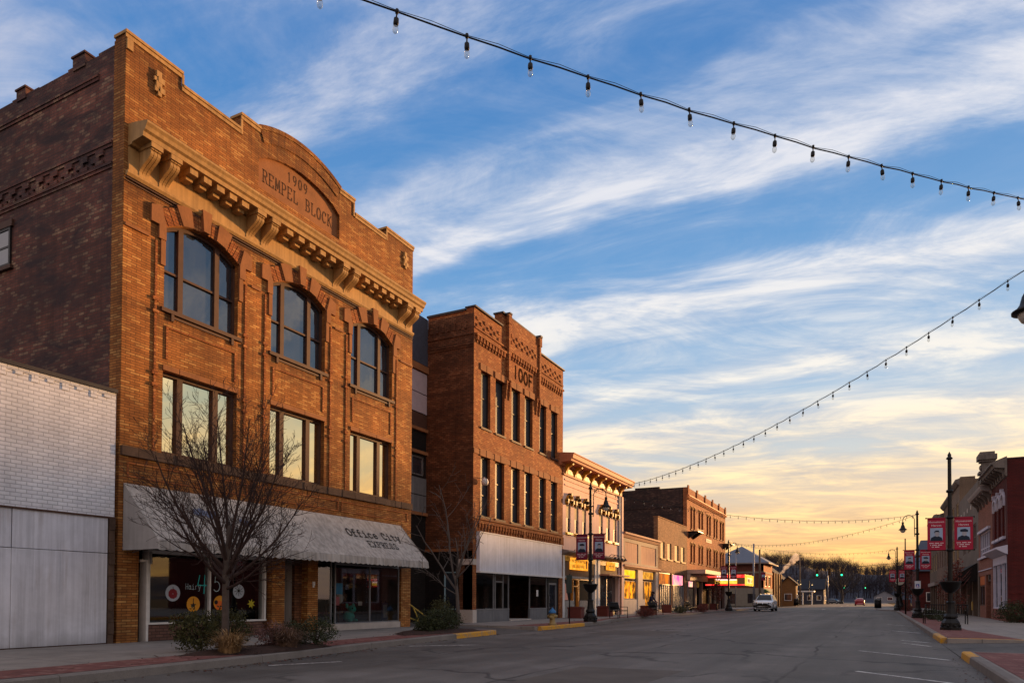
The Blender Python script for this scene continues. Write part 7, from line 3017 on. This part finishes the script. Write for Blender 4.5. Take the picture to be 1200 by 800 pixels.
def pole(name, label, x, y, h, r, m, arm=None):
    t = thing(name, label, 'pole', (x, y, 0))
    mb = MB()
    mb.tube([(x, y, 0), (x, y, h)], [r, r * .7], 10)
    mb.build('shaft', m, t)
    if arm:
        mb = MB()
        mb.tube([(x, y, h - .4), (x + arm, y, h - .3)], .05, 6)
        mb.build('arm', m, t)
    return t


pole('utility_pole', 'tall grey steel pole rising in front of the hip roofed bank', -15.5, 104.5, 9.0, .16, POLEGREY)
pole('utility_pole', 'thin grey flag pole by the theatre end of the bank', -18.2, 106, 8.0, .07, POLEGREY)
pole('utility_pole', 'brown wooden pole edged by gold light right of the tall steel pole', -15.2, 108, 8.4, .17, POLEWOOD)
pole('utility_pole', 'far wooden utility pole standing above the hill line', -15.6, 172, 11.2, .18, POLEWOOD)
pole('utility_pole', 'thin dark post on the right between street clock and parking sign', 1.86, 62.6, 5.95, .06, BLACKIRON)
pole('utility_pole', 'pale steel pole with small signs near the bare roadside tree', -11.8, 205, 9.0, .2, POLEGREY)
banner('wine red banner on the wooden pole in front of the hip roofed bank', -15.1, 107.8, 1, 0, BANWINE, False, 1.0)

GREENL = glow('green_signal', '#2fffb0', 3.)
SIGNALBODY = mat('amber_signal_housing', '#6e4a12', .5, var=.2)


def signal(label, x, y, z, on=True):
    t = thing('traffic_light', label, 'traffic light', (x, y, z), 'traffic lights hung over the road')
    mb = MB()
    mb.bbox(x - .19, x + .19, y - .14, y + .14, z - .55, z + .55, .03)
    mb.tube([(x, y, z + .55), (x, y, z + .95)], .03, 6)
    mb.build('housing', SIGNALBODY, t)
    for k, dz in enumerate((.36, 0, -.36)):
        mb = MB()
        mb.tube([(x, y - .15, z + dz), (x, y - .30, z + dz)], .15, 12, cap=False)
        vs = mb.build('visor', BLACKIRON, t)
        mb = MB()
        mb.face([(x + .13 * cos(2 * pi * j / 16), y - .152, z + dz + .13 * sin(2 * pi * j / 16)) for j in range(16)])
        mb.build('lens', GREENL if (k == 2 and on) else mat('dark_lens', '#1a1512', .3, bump=0), vs)
    return t


t = thing('span_wire', 'cable carrying the green traffic lights across the first junction', 'cable', (-14, 117, 6.4))
mb = MB(); mb.tube([(-16, 116.5, 6.7), (-8, 116.5, 6.1), (-2, 116.5, 6.15), (6, 116.5, 6.8)], .03, 5); mb.build('cable', WIRE, t)
signal('green traffic light over the road, left of the pair on the nearer cable', -8.15, 116.4, 5.25)
signal('green traffic light over the road, right of the pair on the nearer cable', -4.8, 116.4, 5.25)
signal('unlit traffic light turned aside between the green pair on the nearer cable', -6.5, 116.4, 5.35, False)
t = thing('span_wire', 'cable carrying the farther green traffic lights', 'cable', (-14, 243, 6.4))
mb = MB(); mb.tube([(-15, 243, 6.6), (-6, 243, 6.0), (8, 243, 6.6)], .04, 5); mb.build('cable', WIRE, t)
signal('small green traffic light far off, left of the farther pair', -9.3, 243, 5.2)
signal('small green traffic light far off, right of the farther pair', -3.5, 243, 5.2)
for lab, x, y in (('lit old street lamp far off on the left, under the wooden utility pole', -15.0, 160), ('lit old street lamp far off on the left, nearer the road', -13.4, 168)):
    o = lamp_post(lab, x, y, 1, True, True, 'lit lamps beyond the junction', True)
    o.scale = (.8, .8, .8)


def house(name, label, x0, x1, y0, y1, h, rh, wm, rm, ridge='x', wins=3, chimney=False, cat='house'):
    t = thing(name, label, cat, ((x0 + x1) / 2, (y0 + y1) / 2, 0))
    mb = MB()
    if ridge == 'y':
        c = (x0 + x1) / 2
        mb.prism([(x0, 0), (x1, 0), (x1, h), (c, h + rh), (x0, h)], lambda a, b, d: (a, d, b), y0, y1)
    else:
        c = (y0 + y1) / 2
        mb.prism([(y0, 0), (y1, 0), (y1, h), (c, h + rh), (y0, h)], lambda a, b, d: (d, a, b), x0, x1)
    mb.build('wall', wm, t)
    mb = MB()
    o, th = .4, .18
    if ridge == 'y':
        k = rh / ((x1 - x0) / 2)
        for s in (-1, 1):
            e = c + s * ((x1 - x0) / 2 + o)
            ez = h - o * k
            mb.hexa([(c, y0 - o, h + rh + .02), (e, y0 - o, ez + .02), (e, y1 + o, ez + .02), (c, y1 + o, h + rh + .02), (c, y0 - o, h + rh + th), (e, y0 - o, ez + th), (e, y1 + o, ez + th), (c, y1 + o, h + rh + th)])
    else:
        k = rh / ((y1 - y0) / 2)
        for s in (-1, 1):
            e = c + s * ((y1 - y0) / 2 + o)
            ez = h - o * k
            mb.hexa([(x0 - o, c, h + rh + .02), (x0 - o, e, ez + .02), (x1 + o, e, ez + .02), (x1 + o, c, h + rh + .02), (x0 - o, c, h + rh + th), (x0 - o, e, ez + th), (x1 + o, e, ez + th), (x1 + o, c, h + rh + th)])
    rf = mb.build('roof', rm, t)
    if chimney:
        mb = MB(); mb.box((x0 + x1) / 2 - .4, (x0 + x1) / 2 + .4, (y0 + y1) / 2 - .4, (y0 + y1) / 2 + .4, h + rh * .5, h + rh + 1.1); mb.build('chimney', DEEPRED, rf)
    F_ = Face('-Y', y0)
    G_ = Face('+X', x1)
    for i in range(wins):
        a = x0 + (x1 - x0) * (i + .25) / wins
        window(F_, t, a, a + (x1 - x0) / wins * .5, 1.0, 2.3, .02, .09, fm=WHITETRIM, gm=GLASSHI)
        b = y0 + (y1 - y0) * (i + .25) / wins
        window(G_, t, b, b + (y1 - y0) / wins * .5, 1.0, 2.3, .02, .09, fm=WHITETRIM, gm=GLASSHI)
    return t


DUSK = mat('dim_clapboard', '#403e44', .9, var=.2)
DUSKBLUE = mat('slate_blue_roof', '#2f3239', .9, var=.2, spec=.1)
GOLDWALL = mat('golden_brown_brick', '#7a5530', .9, var=.25)  # even golden brown brick; the sun itself gilds it
# storefront past the bank with yellow piers
B = thing('yellow_pier_shop', 'low shop with sunlit yellow piers just past the hip roofed bank', 'building', (-20, 133, 0))
mb = MB(); mb.box(-26, -16.2, 129.2, 140, -.02, 5.4); mb.build('wall', mat('ochre_shop_wall', '#5a4430', .9, var=.2), B)
for y in (129.4, 132.5, 136, 139.2):
    mb = MB(); mb.box(-16.2, -15.8, y, y + .8, 0, 5.8); mb.build('pier', GOLDWALL, B)
F_ = Face('+X', -16.2)
for y in (130.4, 133.7, 137.1):
    for z0, z1 in ((.5, 2.3), (3.1, 4.7)):
        window(F_, B, y, y + 1.7, z0, z1, .02, .09, fm=TAUPE, gm=GLASSHI)
house('pavilion', 'small gold lit pavilion with slate gable cap, past the yellow pier shop', -16.4, -13.7, 143, 146, 4.2, 1.2, GOLDWALL, DUSKBLUE, 'y', 1, False, 'pavilion')
house('dark_gable_house', 'dim house with big dark gable roof behind the lit lamps on the left', -30, -19, 185, 198, 4.6, 4.6, DUSK, DUSKBLUE, 'y', 3, True)
house('porch_house', 'long low house with white porch posts behind the lit lamps', -22, -12.8, 205, 214, 4.0, 2.6, DUSK, DUSKBLUE, 'x', 4)
t = thing('porch', 'white posted porch in front of the dim houses on the left', 'porch', (-18, 183, 0))
for k in range(5):
    mb = MB(); mb.box(-22 + k * 2, -21.8 + k * 2, 182, 182.2, 0, 3.0); mb.build('post', WHITETRIM, t)
mb = MB(); mb.box(-22.4, -13.4, 181.6, 184.8, 3.0, 3.3); mb.build('roof', WHITETRIM, t)
house('white_gable_house', 'tiny white gable house at the end of the road right of the red car', -1.6, 6.2, 330, 338, 2.6, 2.2, mat('white_clapboard', '#77777c', .8), DUSKBLUE, 'y', 2)
house('brick_end_house', 'dark brick house beyond the junction on the right pavement side', 4.6, 14, 112, 126, 5.2, 2.0, DEEPRED, SLATE, 'x', 2)
# gold lit chimney pots of the far town
# big bare tree at the roadside
CFG3 = dict(seg=[7, 5, 4], up=[.05, .05, .02], jit=[.12, .16, .2], rmin=.03, tip=.25, n=[5, 4, 3], kids=[9, 6], ang=[(25, 60), (25, 60)], len=[(.35, .6), (.35, .6)], rk=[.5, .55])
CFG3['from'] = [.2, .2]


def limbs3(rng):
    return [(2.5 + .35 * i, i * 2.4, radians(35 + 4 * i), 7.0 - .2 * i, .16) for i in range(10)]


FARBARK = mat('dusky_far_bark', '#35302f', .95, bump=0)
for lab, x, y, seed, sc in (('large bare roadside tree under the right green traffic light', -9.6, 232, 3, 1.), ('bare tree far off left of the large roadside one', -17, 250, 5, .8), ('bare tree on the right beyond the junction', 7.5, 200, 7, .8), ('bare tree on the far right side near the end house', 6.0, 250, 9, .9)):
    bare_tree('bare_roadside_tree', lab, (x, y, 0), [(0, 0, 0), (.1, 0, 2 * sc), (0, .1, 4 * sc), (.1, .1, 6.5 * sc)], [.42 * sc, .36 * sc, .3 * sc, .18 * sc],
              (lambda s_: (lambda rng: [(h * s_, a, e, l * s_, r * s_) for h, a, e, l, r in limbs3(rng)]))(sc), CFG3, seed, [FARBARK, FARBARK], 'bare trees beyond the junction')

# ================================================================== hill and its woods
def hill_h(x, y):
    az = math.degrees(atan2(x, y))
    k = [(-60, .045), (-30, .05), (-12, .052), (-7, .050), (-5, .047), (-3.9, .042), (-2.4, .0425), (-1.6, .037), (-.5, .033), (1.1, .037), (3.2, .042), (10, .05), (14, .040), (20, .030), (60, .03)]
    for (a0, e0), (a1, e1) in zip(k, k[1:]):
        if a0 <= az <= a1:
            return e0 + (e1 - e0) * (az - a0) / (a1 - a0)
    return .03


mb = MB()
NR, NA = 16, 120
v = []
rng = random.Random(1)
for i in range(NR + 1):
    r = 340 + 360 * i / NR
    for j in range(NA + 1):
        az = radians(-62 + 122 * j / NA)
        x, y = r * sin(az), r * cos(az)
        f = min(1, max(0, (i - .5) / (NR * .8)))
        f = f * f * (3 - 2 * f)
        z = 1.2 + (hill_h(x, y) * 655 - 4) * f + 1.2 * sin(az * 70 + i * .7) * f
        v.append((x, y, -1.5 if i == 0 else z))
mb.idx(v, [(i * (NA + 1) + j, i * (NA + 1) + j + 1, (i + 1) * (NA + 1) + j + 1, (i + 1) * (NA + 1) + j) for i in range(NR) for j in range(NA)], 0, True)


def hillmat():
    t = NT('wooded_hillside')
    n = t.noise(t.pos(1, 1, .25), .25, 8, .7)
    col = t.ramp(n, [(.3, (.020, .022, .032)), (.7, (.048, .050, .068))])  # blue haze of distance mixed into the hillside colour
    return t.done(t.bsdf(col, .95, 0, None, .1))


tag(mb.build('hill', hillmat()), kind='structure')
mb = MB()
rng = random.Random(12)
cnt = 0
for k in range(2600):
    az = radians(rng.uniform(-11, 9.5))
    i = rng.choice([NR - 2, NR - 4, NR - 6, NR - 8, NR - 10, NR - 12, 2, 3, 1.5]) if k % 2 == 0 else NR - rng.random() * 2.5
    r = 340 + 360 * i / NR
    x, y = r * sin(az), r * cos(az)
    f = min(1, max(0, (i - .5) / (NR * .8)))
    f = f * f * (3 - 2 * f)
    z = 1.2 + (hill_h(x, y) * 655 - 4) * f - .8
    h = rng.uniform(6, 12)
    mb.tube([(x, y, z), (x + rng.uniform(-.4, .4), y, z + h * .55), (x + rng.uniform(-.6, .6), y, z + h)], [.16, .10, .03], 3, cap=False)
    for b in range(15):
        z0 = z + h * rng.uniform(.3, .9)
        q = rng.uniform(0, 6.3)
        l = h * rng.uniform(.2, .38)
        p1 = (x + l * .6 * cos(q), y + l * .6 * sin(q), z0 + l * .5)
        mb.tube([(x, y, z0), p1, (p1[0] + l * .25 * cos(q + .4), p1[1] + l * .25 * sin(q), p1[2] + l * .5)], [.055, .035, .015], 3, cap=False)
tag(mb.build('hill_woods', mat('dusky_hill_trees', '#302a30', .95, bump=0)), 'bare winter woods covering the far hill', 'woods', kind='stuff')

# smoke from a chimney by the pavilion
def smokemat():
    t = NT('chimney_smoke_vapour')
    vs = t.n('ShaderNodeVolumePrincipled')
    vs.inputs['Color'].default_value = (.92, .86, .84, 1)
    n = t.noise(t.pos(), .8, 4, .6)
    t.l(t.math('MULTIPLY', t.ramp(n, [(.38, 0), (.62, 1)]), .9), vs.inputs['Density'])
    vs.inputs['Anisotropy'].default_value = .3
    t.l(vs.outputs[0], t.out.inputs['Volume'])
    return t.m


mb = MB()
pts, rd = [], []
for k in range(12):
    s = k / 11
    pts.append((-21.6 + 4.4 * s + .25 * sin(k * 1.3), 188, 7.6 + 4.6 * s))
    rd.append(.28 + .75 * s + .12 * sin(k * 2.1))
rd[-1] = .35
mb.tube(pts, rd, 10)
tag(mb.build('smoke', smokemat()), 'slanting plume of pale chimney smoke against the hill', 'smoke', kind='stuff')

# fallen leaves and grit blown along the kerbs and into the mulch
mb = MB()
rng = random.Random(77)
for k in range(700):
    y = rng.uniform(6, 40) if k % 3 else rng.uniform(8, 14)
    e = pavement('', LC, -1, 0, y - .01, y + .01, None)[0]
    side = rng.random()
    x = e[0] + (abs(rng.gauss(0, .22)) + .02 if side < .7 else -rng.uniform(.2, 1.6))
    z = .006 if side < .7 else .162
    if side < .7 and 21.5 < y < 25.4:
        continue
    if side >= .7 and 18.6 < y < 25.4:
        continue
    s = rng.uniform(.015, .045)
    q = rng.uniform(0, 6.3)
    c, d = cos(q) * s, sin(q) * s
    mb.face([(x - c, y - d, z), (x + d * .5, y - c * .5, z + s * rng.uniform(.1, .5)), (x + c, y + d, z + .003), (x - d * .5, y + c * .5, z + s * rng.uniform(.05, .4))], k % 2)
for k in range(260):
    y = rng.uniform(9, 40)
    if 18 < y < 24.3:
        continue
    x = 1.55 - abs(rng.gauss(0, .2))
    s = rng.uniform(.012, .035)
    q = rng.uniform(0, 6.3)
    c, d = cos(q) * s, sin(q) * s
    mb.face([(x - c, y - d, .006), (x + d * .5, y - c * .5, .006 + s * .3), (x + c, y + d, .008), (x - d * .5, y + c * .5, .006 + s * .2)], k % 2)
tag(mb.build('leaf_litter', [RUSSETLEAF, mat('grey_brown_dead_leaf', '#5a4838', .9, bump=0)]), 'dead leaves and grit blown along the kerbs', 'leaf litter', kind='stuff')
